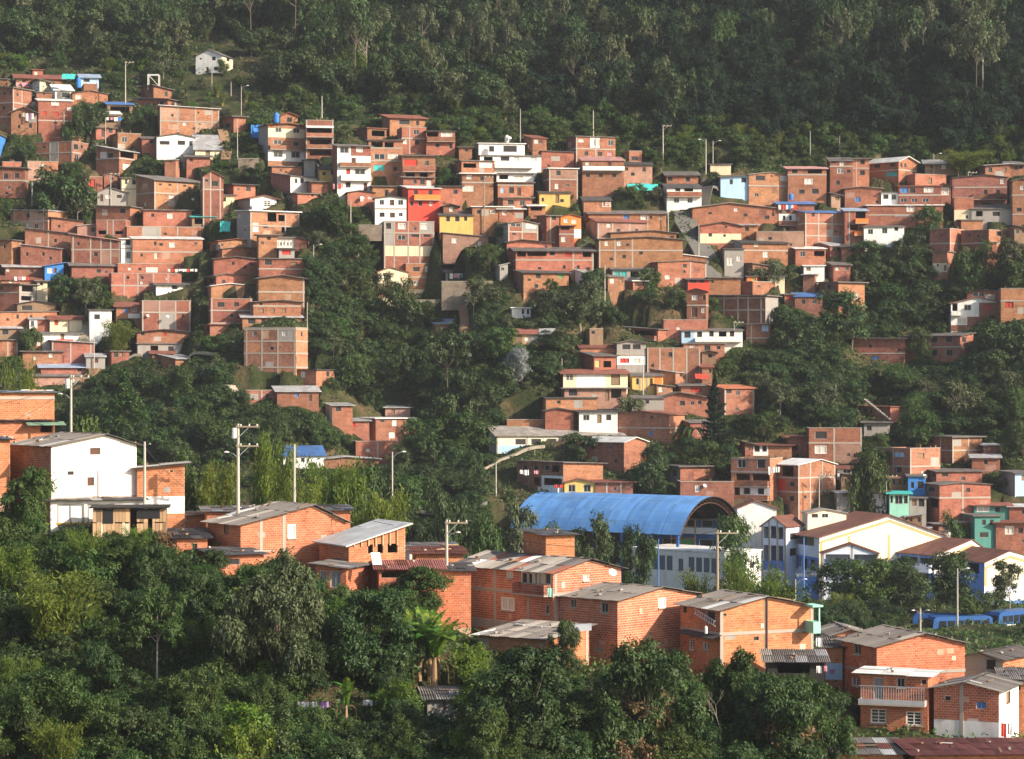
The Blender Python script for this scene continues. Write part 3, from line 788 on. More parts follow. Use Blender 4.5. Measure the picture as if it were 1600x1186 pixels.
# ------------------------------------------------------------------ survey of the far hillside (photo pixels)
# xl xc xr ytop ybase ; wall left/right (shaded and sunlit sides put into the colour) ; roof:rise:colour ; W windows ; C columns ; B beams ; K balconies ; P plaster ; label
FARTXT = '''
-12 12 24 123 137;bo;f:gr;small plain orange block at far left end of the top row
-15 20 49 136 206;b;f:gr;W=5,143,4,5,o 14,141,4,6,o 3,165,5,6,o;C=20|34;B=160|182;tall shaded brick house at left edge of the top cluster
24 25 98 121 136;bo;s:5:rd;P=25,50,129,136,pk;W=34,124,6,4,o;long top house with red roof and pink parapet
48 51 67 108 121;bo;f:rd;W=54,112,5,6,w;tiny red roofed lookout room above the pink parapet
50 62 82 127 144;wh/cr;m:3:gr;W=71,128,9,6,o;white and cream cube room below the red roof
52 57 81 143 172;b;f:gr;W=67,145,3,3,o;plain brick block under the white and cream cube
25 33 57 147 168;wh;m:6:gr;W=49,149,6,9,o 37,150,7,8,w;pale sheet clad room left of the white cube
80 86 113 140 158;wh;s:8:wt;W=97,144,12,8,o 88,144,5,9,w;white house with bright white shed roof in top left cluster
110 113 168 145 165;bo;g:5:gr:140;W=118,148,9,7,w;bright orange gabled house with one white window under chimney block
128 131 152 131 147;bo;p;square orange rooftop block beside blue water tank
125 127 154 120 133;lb;s:4:lb;W=130,123,10,5,o;light blue rooftop room at top left cluster
56 60 112 156 207;bo;s:2:wt;W=67,174,6,6,r 85,174,6,6,r 83,190,6,4,o 104,166,8,6,w 80,158,12,6,w;B=188;orange house with two red shutters and white roof edge
18 57 61 175 209;b;h:8:gr;W=29,178,4,7,o 36,176,4,6,w 28,195,4,6,o 45,193,5,7,o;shaded brick gabled house with washing left of red shutters
165 168 207 162 180;wd;s:3:bl;W=172,166,30,10,n;dark open shack under a blue edged roof
150 153 188 177 196;wd;s:4:wt;W=156,181,28,10,n;open wooden shelter with pale roof and hanging clothes
219 240 268 138 154;b/bo;m:5:gr;W=233,141,4,3,o 257,141,5,9,o;top storey brick room with wooden frame on its roof
208 262 284 154 173;b/bo;f:gr;W=249,157,7,9,o 268,158,5,8,o;dark roofed brick house with two tall dark windows
247 250 342 168 208;bo;m:4:wt;C=251|278|305|331|341;B=189;W=308,173,3,3,o;wide orange wall house with five concrete columns
244 245 303 213 248;wh;g:5:dk:277;W=277,219,12,7,o 295,219,7,8,g 249,220,16,6,o;low white house with dark sagging roof and graffiti
303 305 346 232 248;cr;s:20:zn;W=321,235,7,11,k;cream hut under a steep grey sheet roof
50 113 156 213 223;b/bo;p;wide brick parapet terrace spanning two houses
55 113 138 221 254;b;p;C=78|91|112;B=238;W=115,224,8,9,o 126,224,4,6,o 117,240,6,8,g;shaded brick house under the wide parapet terrace
134 150 180 198 218;b;f:gr;W=143,200,4,4,o 158,201,7,13,d 169,199,7,8,o;brick house with door under flat grey eave by pole
171 184 220 208 234;b/bo;p;W=190,213,9,9,g;plain brick block with one grey window above white roofed house
217 222 248 216 238;bo;s:3:gr;W=233,218,7,6,o;small orange house beside the low white house
150 186 214 234 270;b;s:5:zn;W=157,236,10,10,w 168,238,9,9,o 188,236,21,9,n 192,255,14,9,w;B=247;brick house with bright sheet roof and white recessed porch
-10 0 9 210 242;bl;f:gr;W=-6,215,4,8,o;blue painted house at left edge of photo
2 4 33 253 270;bo;p;low orange wall house at left edge below the grass bank
41 43 90 252 282;bo;p;C=44|62;W=52,275,6,4,o;orange house half hidden by the big dark tree
-10 39 44 262 308;b;f:gr;W=6,271,7,9,o 23,270,7,9,o 12,290,5,6,g;B=282;shaded brick house with two square windows at left edge
127 133 160 276 312;b;p;W=136,280,12,15,r 139,299,9,9,o;brick house with bright red door beside the dark tree
150 152 199 300 322;gy;g:8:gr:170;W=156,303,5,12,d 165,304,8,6,w 182,304,8,5,o;grey round fronted shack with sagging roof by pole
188 190 214 277 314;cr;f:gr;W=195,280,4,8,g 206,280,6,8,o;B=295;narrow cream house under a grey overhanging roof
213 241 317 280 327;b/bo;s:6:gr;C=242|277|316;B=301;W=248,286,5,3,o 263,286,5,3,o 286,286,5,3,o 303,286,5,3,o 264,304,8,5,w 299,304,8,5,w;wide brick house with four tiny vents under the eave
313 317 349 276 347;bo;g:9:rd:332;W=320,280,5,4,o 330,282,11,9,o;C=318|329|344;B=296;tall narrow gabled brick house with square black window
17 75 105 328 364;b/bo;f:zn;C=23|47|68;B=345;W=42,331,4,8,o 24,348,7,8,o 41,348,5,8,w 54,349,6,7,g;shaded brick house with white columns near left edge
75 80 130 344 364;b;m:5:dk;W=90,351,4,5,o;low brick house with dark roof sloping right
150 203 225 322 346;b/bo;f:gr;W=187,325,9,8,o 210,333,12,6,o;brick house with square window below the grey shack
151 196 206 344 370;b;p;C=168|177;W=154,360,12,6,n 180,361,12,5,n;brick house on open ground floor above pink roof
222 224 299 327 353;bo;f:gr;W=261,333,9,8,w;long orange house with one white framed window
196 198 318 354 374;bo;p;C=223|250|277;orange terrace house with thin white columns
112 186 190 375 413;b;s:6:pk;W=121,378,4,6,o 139,379,4,4,o 178,377,4,3,o 147,394,6,7,o;C=115|142|158|173|186;B=390;large brick house with pink roof
33 95 106 388 412;b;s:4:zn;W=41,394,4,6,o 66,394,4,6,o;low brick house with two small windows left of pink roof
40 112 118 364 390;b;s:4:gr;C=76;plain brick house behind the zinc roof left of pink roof
-10 18 41 374 404;b/bo;f:gr;W=28,383,5,7,g 5,382,4,6,o;small brick and orange house at left edge mid hill
186 189 206 372 410;wh;f:wt;W=196,374,8,9,o 197,393,7,11,g;B=388;narrow white stacked house right of pink roof
204 207 316 372 414;bo;s:3:wt;W=240,377,4,6,o 264,378,9,8,w 219,396,4,5,o 241,395,5,9,w;B=393;wide orange house right of the narrow white one
68 70 99 415 435;bl;l:5:bl;W=74,419,8,8,w 84,418,4,9,d;bright blue painted shack with one white window
5 8 70 416 430;bd;s:4:zn;W=10,419,5,5,w;long dark brick house left of the blue shack
108 112 178 414 434;b;s:5:gr;W=150,420,7,6,o;brick house with grey roof below the pink roof
180 184 322 412 430;bo;p;W=200,418,5,4,w 228,417,18,8,w;orange terrace strewn with white rubble
-6 0 62 436 446;bo;s:8:rd;W=14,438,5,4,w;low house with rusty red roof at left edge
-10 30 58 443 480;b/gy;f:gr;W=0,447,4,6,o 34,446,18,9,n 33,462,16,7,n;B=457;shaded brick house with grey open porch at left edge
56 58 74 438 454;cr;f:gr;W=62,441,5,5,o;little cream wall room below the blue shack
21 27 86 474 489;wd;g:5:dk:55;W=33,477,18,8,o;dark timber hut with wide dark roof
-12 0 88 487 507;bo;l:2:gr;W=25,491,4,7,o 46,492,4,4,o;long low orange house at left edge
43 46 77 498 514;bo;s:4:zn;P=46,58,498,514,wh;W=48,501,5,9,g;small house with white and orange front
76 78 128 498 516;cr;s:5:rd;W=85,500,6,8,r;C=107;cream cottage with red shutter and rusty roof
63 66 125 520 534;wh;s:3:gr;W=94,521,6,9,k;P=87,114,530,535,rd;white cottage with red painted base strip
138 140 174 483 525;wh;f:dk;W=147,491,9,8,o;B=484;tall white house with one square window by the steps
178 182 220 478 497;b;s:6:rd;W=206,478,7,9,G 194,481,6,8,bl;P=200,219,490,497,wh;brick house with rusty roof and laundry beside tall white house
170 174 283 427 462;bo;p;C=194|215|239|262;B=446;W=197,431,5,5,o 219,431,5,5,o 259,433,4,4,w;wide orange house with two black square windows above white shed
241 244 303 444 461;wh;s:4:gr;W=268,446,9,6,o 284,448,10,5,w;long white shed with grey roof on the terraces
218 222 298 470 514;bo;p;C=223|249|274|296;B=488;W=283,490,4,6,o;brick frame house with two satellite dishes
210 214 296 518 537;b;g:4:dk:255;W=220,519,6,5,o 255,520,5,5,r;brick house with dark wavy roof and red vent
212 215 297 536 553;gy;f:gr;W=235,540,12,9,n 262,541,9,8,o;grey concrete basement house above the banana plants
78 81 147 535 560;b;m:4:zn;C=82|110|141;brick house with zinc edge above blue roof
61 64 144 573 584;b;s:8:lb;W=120,575,8,6,o;low house with pale blue sheet roof
48 52 126 587 604;bp;s:5:gr;W=110,590,7,10,w;rubble strewn shack below the pale blue roof
-8 0 28 530 556;bo;f:gr;C=12|26;orange brick corner house at left edge lower hill
-6 -2 32 512 527;wd;s:4:zn;W=3,515,10,8,o;dark shed with pale roof at left edge
306 347 364 86 114;wh/cr;h:10:gr;W=312,89,3,3,o 331,88,6,6,o 322,104,4,9,d 334,104,6,6,o 354,88,5,5,o;lone white gabled house in the forest edge
348 365 384 181 206;b/bo;f:gr;W=351,190,9,8,o;small brick house alone beside the dirt steps
404 419 478 194 251;gy/b;g:3:rd:450;W=430,198,10,8,g 458,198,10,8,g 427,218,14,7,g 458,219,9,8,g 427,235,15,10,g 455,235,14,10,g;P=419,478,200,214,cr 419,478,234,251,wh;K=420,478,227,233,b;three storey house with cream and white bands
433 438 465 180 195;bo;g:5:rd:452;W=448,183,8,8,o;gabled brick attic room beside blue tank
476 478 521 188 249;b;p;W=480,200,38,8,n 484,217,34,9,n 484,235,34,8,n;K=478,521,208,214,b 478,521,226,232,b;C=479|520;A=478,521,196,200,wt;open fronted brick house with three balconies
597 609 665 183 212;bd/bo;s:4:rd;W=623,186,18,8,o 650,187,5,8,o;top brick room with brown roof above the forest edge
555 574 632 199 221;bd/b;f:rd;W=581,203,20,9,n 604,203,22,9,n;brick house with wide open loft left of tallest tower
620 628 666 199 240;bo;p;C=640;B=216;W=646,202,9,8,g 648,218,7,8,o 630,218,6,7,w;tall orange brick tower house near forest edge
664 666 711 204 242;bo;f:dk;W=667,206,18,8,n 689,205,18,9,w 680,224,7,6,o 702,224,5,8,o;K=667,711,214,221,b;orange house with white balcony glazing beside the tower
573 576 629 218 275;b;f:gr;W=580,221,18,9,n 601,222,14,8,n 584,240,18,9,g 606,240,16,8,w 583,257,18,10,tq 614,260,7,7,o;B=231|251;three storey brick house with turquoise shutter
519 527 579 227 302;bd/wh;s:2:gr;W=531,229,14,10,g 557,229,10,8,w 549,246,7,9,d 554,263,17,9,g 541,263,6,9,r 540,284,8,9,o 568,285,6,13,d;P=548,579,228,243,b;K=530,579,254,260,b 532,579,273,282,wh;white house with stacked balconies and one brick bay
627 629 680 242 287;b;f:gr;W=630,249,22,10,rd 664,250,6,9,g 634,270,14,7,n 656,270,12,8,n;K=629,680,260,268,b;brick house with crimson curtained opening
584 586 635 309 347;wh;g:3:dk:612;W=593,312,7,8,g 609,312,7,9,d 622,312,8,8,g 593,332,8,7,o 609,332,8,8,d 623,332,6,6,g;B=326;clean white two storey house with six openings
628 638 687 293 337;rd;s:3:wt;W=646,297,7,7,o 669,297,7,7,o 641,314,5,8,o 654,314,6,8,o 671,315,5,6,w;K=646,687,304,312,or;bright red two storey house with balcony
578 582 621 290 308;bo;f:gr;W=601,296,6,5,o;small orange house above the clean white house
539 543 585 300 322;bo;g:3:dk:562;W=563,308,6,6,w;gabled orange house left of the clean white house
618 630 676 276 294;bd/b;s:3:gr;W=646,280,5,7,o 656,280,8,8,o 667,281,7,9,w;dark brick house squeezed above the red house
680 686 722 290 318;gy/bo;f:dk;W=708,296,7,7,o;orange house with dark flat eave right of the red house
684 687 739 336 349;ye;s:8:dk;W=697,338,6,8,o 711,338,7,8,o 725,338,5,7,o;yellow fronted cottage with dark roof
710 721 772 250 276;bd/bo;f:gr;W=724,255,20,7,n 749,253,20,8,w;brick house with open loft right of the grass gap
718 722 771 270 308;b;f:wt;W=729,273,8,7,w 723,290,17,9,w 750,276,6,6,o;B=285;brick house with white eave line in central cluster
735 738 802 322 345;bo;f:wt;W=766,328,8,6,w 781,328,6,8,w 745,328,6,6,o;orange house with white flat roof edge beside pole
742 748 820 223 245;gy/wh;f:wt;W=786,227,22,10,o 764,228,8,9,o;white rooftop house with broad flat white roof
744 750 846 242 266;b/wh;f:gr;W=782,244,14,7,o 803,244,8,8,w 829,244,10,8,w 756,245,14,8,n;K=772,832,255,262,wh;white balconied house with grey roof in central cluster
770 776 834 270 288;gy/wh;f:gr;W=780,273,14,7,n 802,274,16,8,w;shabby pale storey with balcony above twin windows house
772 778 833 284 312;b/bo;f:gr;W=782,293,6,9,lb 795,292,8,10,o 808,292,6,14,d;B=289;orange house with light blue shutter in central cluster
843 846 897 237 268;bo;m:2:gr;blank orange brick wall house in central cluster
848 858 903 262 302;bd/b;f:wt;W=869,266,7,8,o 867,287,6,8,w;B=280;C=859|902;two storey brick house right of blank wall
884 900 962 212 250;bd/bo;f:gr;W=904,217,8,5,w 926,217,11,10,w 950,217,9,9,g 913,236,6,7,o 934,236,7,7,o 949,236,8,6,pk;C=900|931;B=232;P=922,937,213,230,wh;tall brick house with white middle bay near forest
904 910 975 250 292;b;s:5:pk;W=915,253,6,5,w 949,252,6,8,d 915,271,7,6,o 935,271,7,6,o 956,271,7,6,o;K=910,975,260,266,wh;B=268;brick house with pink roof and long white balcony
970 983 1003 236 252;b;p;W=986,244,11,7,o;small unfinished brick room right of pink roof balcony house
840 843 891 301 319;ye;s:3:dk;W=868,304,6,13,k 875,311,6,5,o 846,309,4,6,o;low yellow cottage with brown door
908 912 955 313 329;gy/bo;s:6:dk;name=painted_house;orange and grey hut with white painted letters
780 786 831 308 324;b;f:gr;W=793,312,10,8,o 812,313,8,8,g;low brick house left of the yellow cottage
823 826 852 321 336;bo;s:3:wt;W=829,323,18,6,n;small orange house with open window under yellow cottage
776 780 818 326 345;bo;s:2:wt;W=785,329,7,7,w 797,330,5,6,o;low orange house beside the tall pole
777 794 841 348 384;gy/bo;g:4:gr:820;W=797,347,18,7,g 822,348,17,8,w 800,364,6,3,o;C=794|816|840;B=362;big orange house with long window band in centre
838 854 874 336 376;bo;f:gr;W=862,336,7,8,o;C=860;slim orange tower house with one dark window
870 874 897 352 388;bo;f:dk;W=876,352,14,7,n 877,370,7,8,w;B=366;narrow orange house with loaded balcony
868 876 908 338 372;or;g:4:rd:892;W=881,342,7,6,w 893,343,8,6,w;P=893,908,358,372,wh;small vermilion gabled house in centre
786 792 862 378 392;bo;g:4:dk:815;flat gabled orange house below the window band
800 806 928 391 427;bo;s:5:gr;W=808,393,14,8,n 824,393,30,7,n 859,393,8,6,o 883,394,10,7,r 911,393,13,8,n 879,414,5,6,o 901,414,5,6,o;B=406;C=927|896;long orange terrace house with veranda and red window
803 818 889 425 457;bd/bo;s:4:dk;W=837,427,8,8,o 873,427,7,7,gn 835,444,6,6,o;lowest brick house of centre with green shutter
915 933 1011 345 374;gy/bp;h:6:rd;C=935|957|984;pale pink brick house with brown ridge roof
916 920 1041 333 347;bo;s:4:gr;W=1001,335,9,8,w 1015,337,4,5,o 974,334,9,9,bl;C=1012;long orange house with grey roof above pink brick house
948 954 1057 363 376;bo;g:4:gr:1020;low gabled orange house behind the longest wall
930 936 1067 373 417;bo;g:4:gr:1013;W=945,377,6,7,w 964,377,7,7,w 972,398,6,6,o;B=391;C=937|961|988;longest orange brick house with low gable in centre
953 957 1017 420 437;gy;s:4:gr;W=960,423,8,10,tq 969,423,10,11,tq 985,424,14,9,n;turquoise and grey shanty under the longest house
1003 1010 1104 401 414;bo;g:5:wt:1062;W=1035,403,9,5,w 1054,403,7,5,w;gabled house with white barge boards right of shanty
1012 1028 1104 409 447;b/bo;g:3:gr:1078;W=1039,430,8,6,w 1067,412,6,6,o;C=1079|1103;broad orange house at edge of the grassy slope
797 800 829 480 497;wh;f:wt;W=815,483,4,8,o 823,483,4,8,o;tiny white and blue cottage among shrubs
596 600 679 346 400;b;p;W=603,348,8,10,o 622,348,12,10,w 656,348,12,10,w 621,367,13,8,g 642,366,14,4,o 661,366,12,4,o;C=601|616|638|656|677;B=364;P=600,679,384,400,cr;big brick house on cream base with five columns
688 692 763 369 388;bp;m:6:gr;W=706,372,8,8,w 747,377,5,7,w;weathered pale brick house half covered by shrubs
625 634 696 412 469;bd/bo;p;W=645,417,11,7,o 664,416,24,9,w 646,438,7,8,w 671,438,7,7,o;B=433;P=634,696,452,469,cr;orange house with cream base above the ravine path
582 590 637 424 464;cr;g:7:rd:610;W=594,429,8,8,w 604,429,7,8,g 594,449,5,7,w 603,449,5,8,w;B=443;P=590,637,446,464,b;cream gabled chalet beside orange house above ravine
694 697 766 424 442;gy;s:8:dk;W=700,427,38,9,n 745,428,10,8,o;dark roofed open shelter with washing line
618 622 692 400 414;wd;s:3:gr;W=630,402,20,9,n 660,403,14,8,w;cluttered rooftop shed under the cream based house
1038 1042 1091 273 291;bo;s:5:gr;W=1043,276,8,7,o 1071,276,7,8,o;orange upper house with light grey roof right of grass bank
1036 1042 1096 293 328;wh;s:6:dk;W=1053,309,8,8,g 1074,309,8,8,g 1055,293,8,6,o 1069,293,14,6,n;K=1042,1096,300,307,bo;white house with two round look windows and flowered balcony
1107 1110 1142 256 270;cr;f:gr;small blank cream hut at forest edge under lamps
1118 1126 1172 276 307;lb;l:3:gr;W=1158,277,8,8,o 1140,280,5,8,o;washed out blue grey house with outside stair
1158 1170 1231 272 314;b/bo;g:4:cm:1205;W=1180,274,16,8,o 1219,274,10,8,w 1204,273,3,3,o;B=290;two storey orange house with white window at right top
1226 1231 1291 263 314;b/bo;s:3:pk;W=1237,264,9,7,o 1262,263,22,8,n 1257,279,13,9,w 1248,296,9,7,o 1268,295,11,8,o;B=273;three level brick house with open terrace at right top
1292 1297 1332 251 302;bd/b;s:5:gr;W=1299,248,8,7,o 1312,253,7,7,w 1308,263,10,8,G 1306,282,6,7,o;B=260;slim brick tower house with antenna at right top
1074 1082 1216 324 347;bo;g:8:cm:1140;W=1147,323,6,7,w 1194,336,8,6,o;broad orange house with low white edged gable by the road
1088 1094 1158 352 380;bo;g:6:gr:1130;W=1132,353,4,3,o 1130,366,4,4,o;P=1094,1158,365,380,cr;orange gabled house with cream base beside the road
1154 1158 1184 351 366;bo;s:2:zn;W=1164,355,6,6,o;tiny orange annex with zinc roof behind roadside gable
1210 1216 1272 318 352;b;s:3:bl;W=1222,322,6,10,w 1223,337,4,7,o 1233,337,4,7,o;P=1217,1245,334,345,wh;K=1216,1250,346,352,b;brick house with white panel and blue sheet roof
1238 1258 1351 331 380;b/b;s:3:bl;C=1259|1279|1300|1320|1350;B=349|368;W=1268,333,5,5,o;wide brick frame house with blue roof edge
1178 1182 1256 362 390;bp;p;W=1200,370,6,5,o;pale blank brick wall house below blue roof edge
1316 1321 1358 247 290;bo;f:gr;W=1344,250,7,7,o 1343,266,8,8,o;B=263;C=1338;orange house with two stacked windows left of white roof
1356 1404 1433 251 285;bo;g:8:wt:1417;W=1365,254,11,6,o 1390,254,9,6,o 1407,254,3,7,o 1413,254,3,7,o 1384,268,18,7,tq;B=265;orange house with shining white roof at right top
1408 1430 1478 272 291;bo;p;W=1449,277,7,10,k;orange terrace wall below the street lamp
1400 1404 1470 290 321;b;f:rd;W=1407,293,12,9,bl 1421,294,9,8,o 1443,293,15,8,w 1407,310,10,6,g 1424,310,9,6,g 1441,310,10,6,g;B=305;brick house with blue shutter and yellow curtains
1462 1466 1486 291 313;b;g:3:dk:1475;W=1467,293,16,12,w;narrow brick house with one big white window
1314 1320 1377 294 323;b/bo;g:3:cm:1345;W=1336,308,8,8,bl;brick house with small blue window at right
1374 1377 1403 300 322;wh;f:gr;W=1380,304,8,7,o 1393,304,7,8,g;shabby white graffiti room between brick houses
1351 1355 1472 320 354;b;f:wt;W=1416,321,12,10,w;B=336;long brick house with single white balcony window
1314 1320 1356 329 381;bo;s:4:lb;W=1337,331,15,10,n 1328,351,12,9,n;K=1336,1356,342,349,or 1334,1352,361,368,or;C=1327;brick house with two bright orange balconies
1346 1350 1412 354 385;wh;s:2:gr;W=1356,358,8,8,g 1378,356,8,9,g 1397,355,6,6,o;bluish white plain house with two grey windows
1396 1400 1432 337 354;b;s:6:wt;W=1405,342,7,7,o;small brick house with white roof above bluish white house
1488 1491 1521 309 346;bo;p;P=1491,1521,328,346,cr;orange block over cream base near right edge
1484 1488 1572 277 316;b/bd;g:4:dk:1540;W=1562,279,6,9,w 1536,297,6,7,o 1555,297,6,7,o;B=293;K=1518,1572,304,312,bd;brown terrace house with arched dark roof near right edge
1578 1582 1614 282 352;b;g:4:gr:1596;W=1594,290,6,7,w 1588,325,8,6,o;B=305|335;tall brick house cut by right edge of photo
1453 1484 1506 357 393;bd/bo;p;W=1468,364,3,6,o 1477,362,2,4,o;C=1485|1505;B=380;shaded brick block with two slit windows among trees
1502 1545 1573 359 396;bd/bo;p;W=1513,364,4,4,o 1526,366,4,4,o 1557,360,8,8,o;B=379;twin faced brick house with bright orange corner window
1488 1502 1535 343 359;b/bo;f:gr;W=1491,346,8,7,o;little rooftop house above shaded brick block
1457 1480 1496 392 434;b;f:co;W=1478,397,3,5,o 1475,414,5,9,k 1464,412,3,4,o;P=1458,1480,411,425,cr;small house with cream band below shaded brick block
1538 1541 1557 378 402;bo;f:gr;W=1545,385,5,7,o;orange stub house under the twin faced house
1514 1518 1581 326 346;gy;s:6:gr;W=1525,330,10,8,n 1550,331,12,7,o;grey shanty with collapsed roof near right edge
1145 1160 1231 379 413;zn_wall/bo;s:5:dk;W=1178,379,7,6,w 1192,393,8,9,w;B=391;orange house with slate roof and pink curtained window
1128 1132 1162 388 418;gy;f:gr;W=1136,403,10,12,w 1151,400,7,8,w;grey stair house with white columns by the road bend
1233 1243 1290 388 414;b/bo;s:3:wt;W=1250,392,8,9,g 1272,392,16,8,n;orange cottage with hanging plants right of slate roof
1064 1075 1108 436 455;gy/rd;s:4:dk;W=1077,437,12,5,o 1092,437,8,5,o;bright crimson balcony house with dark roof
1105 1108 1157 433 453;bo;f:gr;blank orange wall between crimson balcony and terrace
1138 1176 1226 440 461;bd/bo;p;orange terrace with pots and yellow sheds
1164 1167 1183 431 442;or;f:gr;W=1174,432,7,8,ye;little rooftop hut with yellow door on orange terrace
1197 1200 1226 431 442;cr;f:gr;W=1210,433,8,6,o;pale cream rooftop hut on orange terrace
1073 1103 1107 454 503;b;h:4:rd;W=1081,461,9,8,w 1098,461,4,8,o 1080,480,10,16,d 1096,481,6,8,w;B=477;brick house with red ridge roof and white laundry door
1104 1196 1216 461 512;bd/gy;f:gr;C=1108|1131|1153|1169|1189;B=465|484|506;large dark brick frame house with grey end wall
1166 1203 1212 506 538;bd;f:gr;C=1174;W=1190,508,11,10,lb;B=528;dark brick house with pale blue square shutter
1062 1065 1160 516 537;wh;s:3:gr;W=1069,518,10,10,o 1089,518,8,9,o 1108,517,7,9,o 1123,518,12,8,n 1140,517,7,9,o;P=1065,1084,515,537,lb;K=1086,1158,528,534,wh;long white balcony house with blue left end
1064 1068 1132 536 552;b;f:gr;W=1078,540,7,7,w 1100,540,10,8,o;brick ground floor under the long white balcony house
1033 1037 1106 500 523;b;p;long plain red brick wall house on right slope
1238 1242 1285 463 481;bd;s:6:bl;W=1252,468,6,7,o 1270,468,6,7,g;low house with bright blue sheet roof behind trees
1223 1226 1243 459 475;bo;f:gr;W=1229,462,9,7,r;tiny orange room with red shutter by blue sheet roof
1280 1310 1351 440 492;bd/bo;f:gr;W=1291,443,8,8,o;tall brick house rising out of the right trees
1482 1486 1563 473 518;wh;g:10:rd:1527;W=1506,476,11,9,g 1537,476,10,9,r 1488,474,8,12,n 1495,497,16,10,w 1531,497,6,8,r;P=1529,1563,473,495,b 1486,1529,508,518,b 1511,1563,495,518,b;K=1486,1500,487,493,wh;white and brick gabled chalet with red shutters
1507 1511 1566 456 473;bo;g:4:dk:1538;W=1519,457,20,6,g;orange attic house behind the chalet
1560 1564 1614 451 504;bo;p;W=1571,472,12,9,r;B=470;orange house with crimson shutter at right edge
1414 1500 1521 524 563;bo/bo;l:5:gr;W=1454,525,11,10,o 1477,525,11,10,o 1503,526,7,9,o 1454,546,11,10,o 1478,546,11,10,o;B=542;brick house with five dark windows at right edge trees
1331 1413 1418 528 568;b;f:gr;W=1362,556,12,6,bl;B=552;long blank brick house among right trees
935 1028 1056 514 533;b/bo;s:5:gr;W=942,516,14,8,n 966,516,12,9,o 990,516,34,8,n;K=937,978,525,531,b 980,1026,525,531,bd;long veranda house with grey roof and orange end
958 964 1009 535 570;gy;g:4:gr:985;W=972,538,13,8,o 988,538,13,8,o 969,560,14,7,r 989,560,12,8,w;P=964,1009,557,570,wh;B=553;bare grey concrete house with two black windows
1006 1011 1094 544 579;b;p;C=1012|1031|1052|1073|1093;W=1044,550,7,8,o;roofless brick frame house with open top
901 928 963 555 577;b/bo;s:8:gr;W=930,563,7,11,ye 943,564,12,10,n;small house with patched roof and yellow door
903 907 966 543 556;bo;s:5:rd;low rusty roofed shed above the patched roof
873 880 981 583 607;b/cr;s:6:rd;W=884,584,12,11,G 955,585,14,17,k;P=900,946,584,605,wh;house with huge white billboard panel
877 882 979 606 628;bp;f:gr;W=888,607,14,12,o 946,609,6,17,k 955,608,16,14,n;speckled brick ground floor under white billboard panel
983 988 1036 587 607;ye;s:5:gr;W=994,591,4,10,o 1015,591,5,12,d;P=1022,1034,588,600,or;C=1000|1011;yellow and orange veranda cottage
848 853 933 621 643;bo;f:dk;W=870,626,6,5,o;low orange workshop with dark flat roof
846 852 896 641 660;bo;g:4:dk:872;small gabled orange house below the workshop
901 905 965 643 667;wh;s:4:dk;W=911,648,10,9,g 933,648,7,13,k 947,648,8,9,o;white cottage with brown door and dark roof
964 1046 1070 647 694;b/bo;h:5:rd;W=1016,650,4,4,o 1014,673,6,9,bl;B=669;big brick house with red roof and bright orange right wall
1028 1033 1106 620 645;b;g:8:gr:1060;W=1062,626,8,8,o 1090,626,6,6,o;brick house with grey gable left of the conifer
1108 1132 1179 606 648;b/bo;s:5:or;W=1135,608,8,7,o 1150,610,6,8,g;C=1177|1133;house with bright orange roof behind the conifer
1058 1064 1112 602 617;b;s:4:gr;W=1080,604,16,9,r;brick house with red curtain left of orange roof
764 776 976 680 708;cream_wall;s:14:cm;W=805,686,17,9,o 830,686,16,9,o 854,686,16,9,o;C=777|824|874;P=776,976,696,708,lb;name=long_hall;long cream hall with pale grey roof and dark window row
788 792 892 656 668;bo;p;low orange parapet wall behind the long hall
913 975 1010 690 738;b/bo;g:7:wt:992;W=962,694,4,3,o;brick house with clean white roof above yellow house
806 880 943 725 777;b/bo;m:3:gr;W=815,729,8,7,o 833,729,7,7,o 850,728,8,8,o 862,728,12,10,n 833,748,10,12,n 850,748,28,11,n 850,771,20,6,o;P=846,880,744,777,wh;K=846,878,762,769,wh;house with white balcony and pink towels behind blue hall
879 882 931 753 780;ye;g:5:rd:905;W=888,757,11,12,g 912,757,11,12,g;pale yellow gabled house behind blue hall
927 930 989 752 780;b;f:rd;C=948|970;blank brick annex beside the pale yellow house
670 680 725 505 525;bo;s:7:lb;W=690,511,5,5,w;small orange house with blue grey roof beside ravine path
1142 1203 1223 717 783;b/bo;p;W=1152,718,14,14,g 1183,718,13,14,o 1150,741,22,10,n 1176,741,26,10,n 1148,763,8,12,n 1162,763,10,10,o 1184,763,10,10,o;B=738;K=1144,1202,752,760,b 1144,1202,774,781,b;P=1145,1203,762,774,wh;four level brick house with two long balconies
1170 1173 1237 695 712;b;s:3:rd;W=1179,696,8,10,o 1191,696,7,10,o;P=1176,1200,694,712,wh;low house with white porch above the balconies
1260 1264 1346 669 724;b/bo;p;W=1273,674,19,12,o 1273,696,19,13,w;C=1303|1345;B=692;tall unfinished brick house with curtained window
1206 1247 1306 726 788;b/bo;g:8:wt:1282;W=1222,729,18,16,n 1211,749,16,20,rd 1233,753,8,8,o 1233,775,8,9,o;C=1248|1266|1285|1304;B=747|769;orange frame house with white roof and red curtain
1036 1063 1117 728 755;gy/bo;f:gr;W=1049,735,8,10,o;grey and orange house right of dark trees
1058 1063 1147 753 782;b;p;W=1086,758,7,11,w;blank brick house directly behind the arch of blue hall
1226 1232 1266 683 708;b;s:3:rd;W=1236,695,10,9,n;small brick shed between porch house and unfinished house
1326 1391 1427 635 660;b/bo;f:rd;W=1336,637,8,9,o 1348,638,8,8,o 1375,640,5,6,o 1416,639,4,8,o;unfinished brick house with diagonal stair on front
1346 1350 1390 659 681;gy;f:gr;W=1354,665,8,8,o;grey block base under the diagonal stair house
1421 1488 1534 682 724;b/bo;f:gr;C=1470|1488|1513;B=704;blank two tone brick house at right
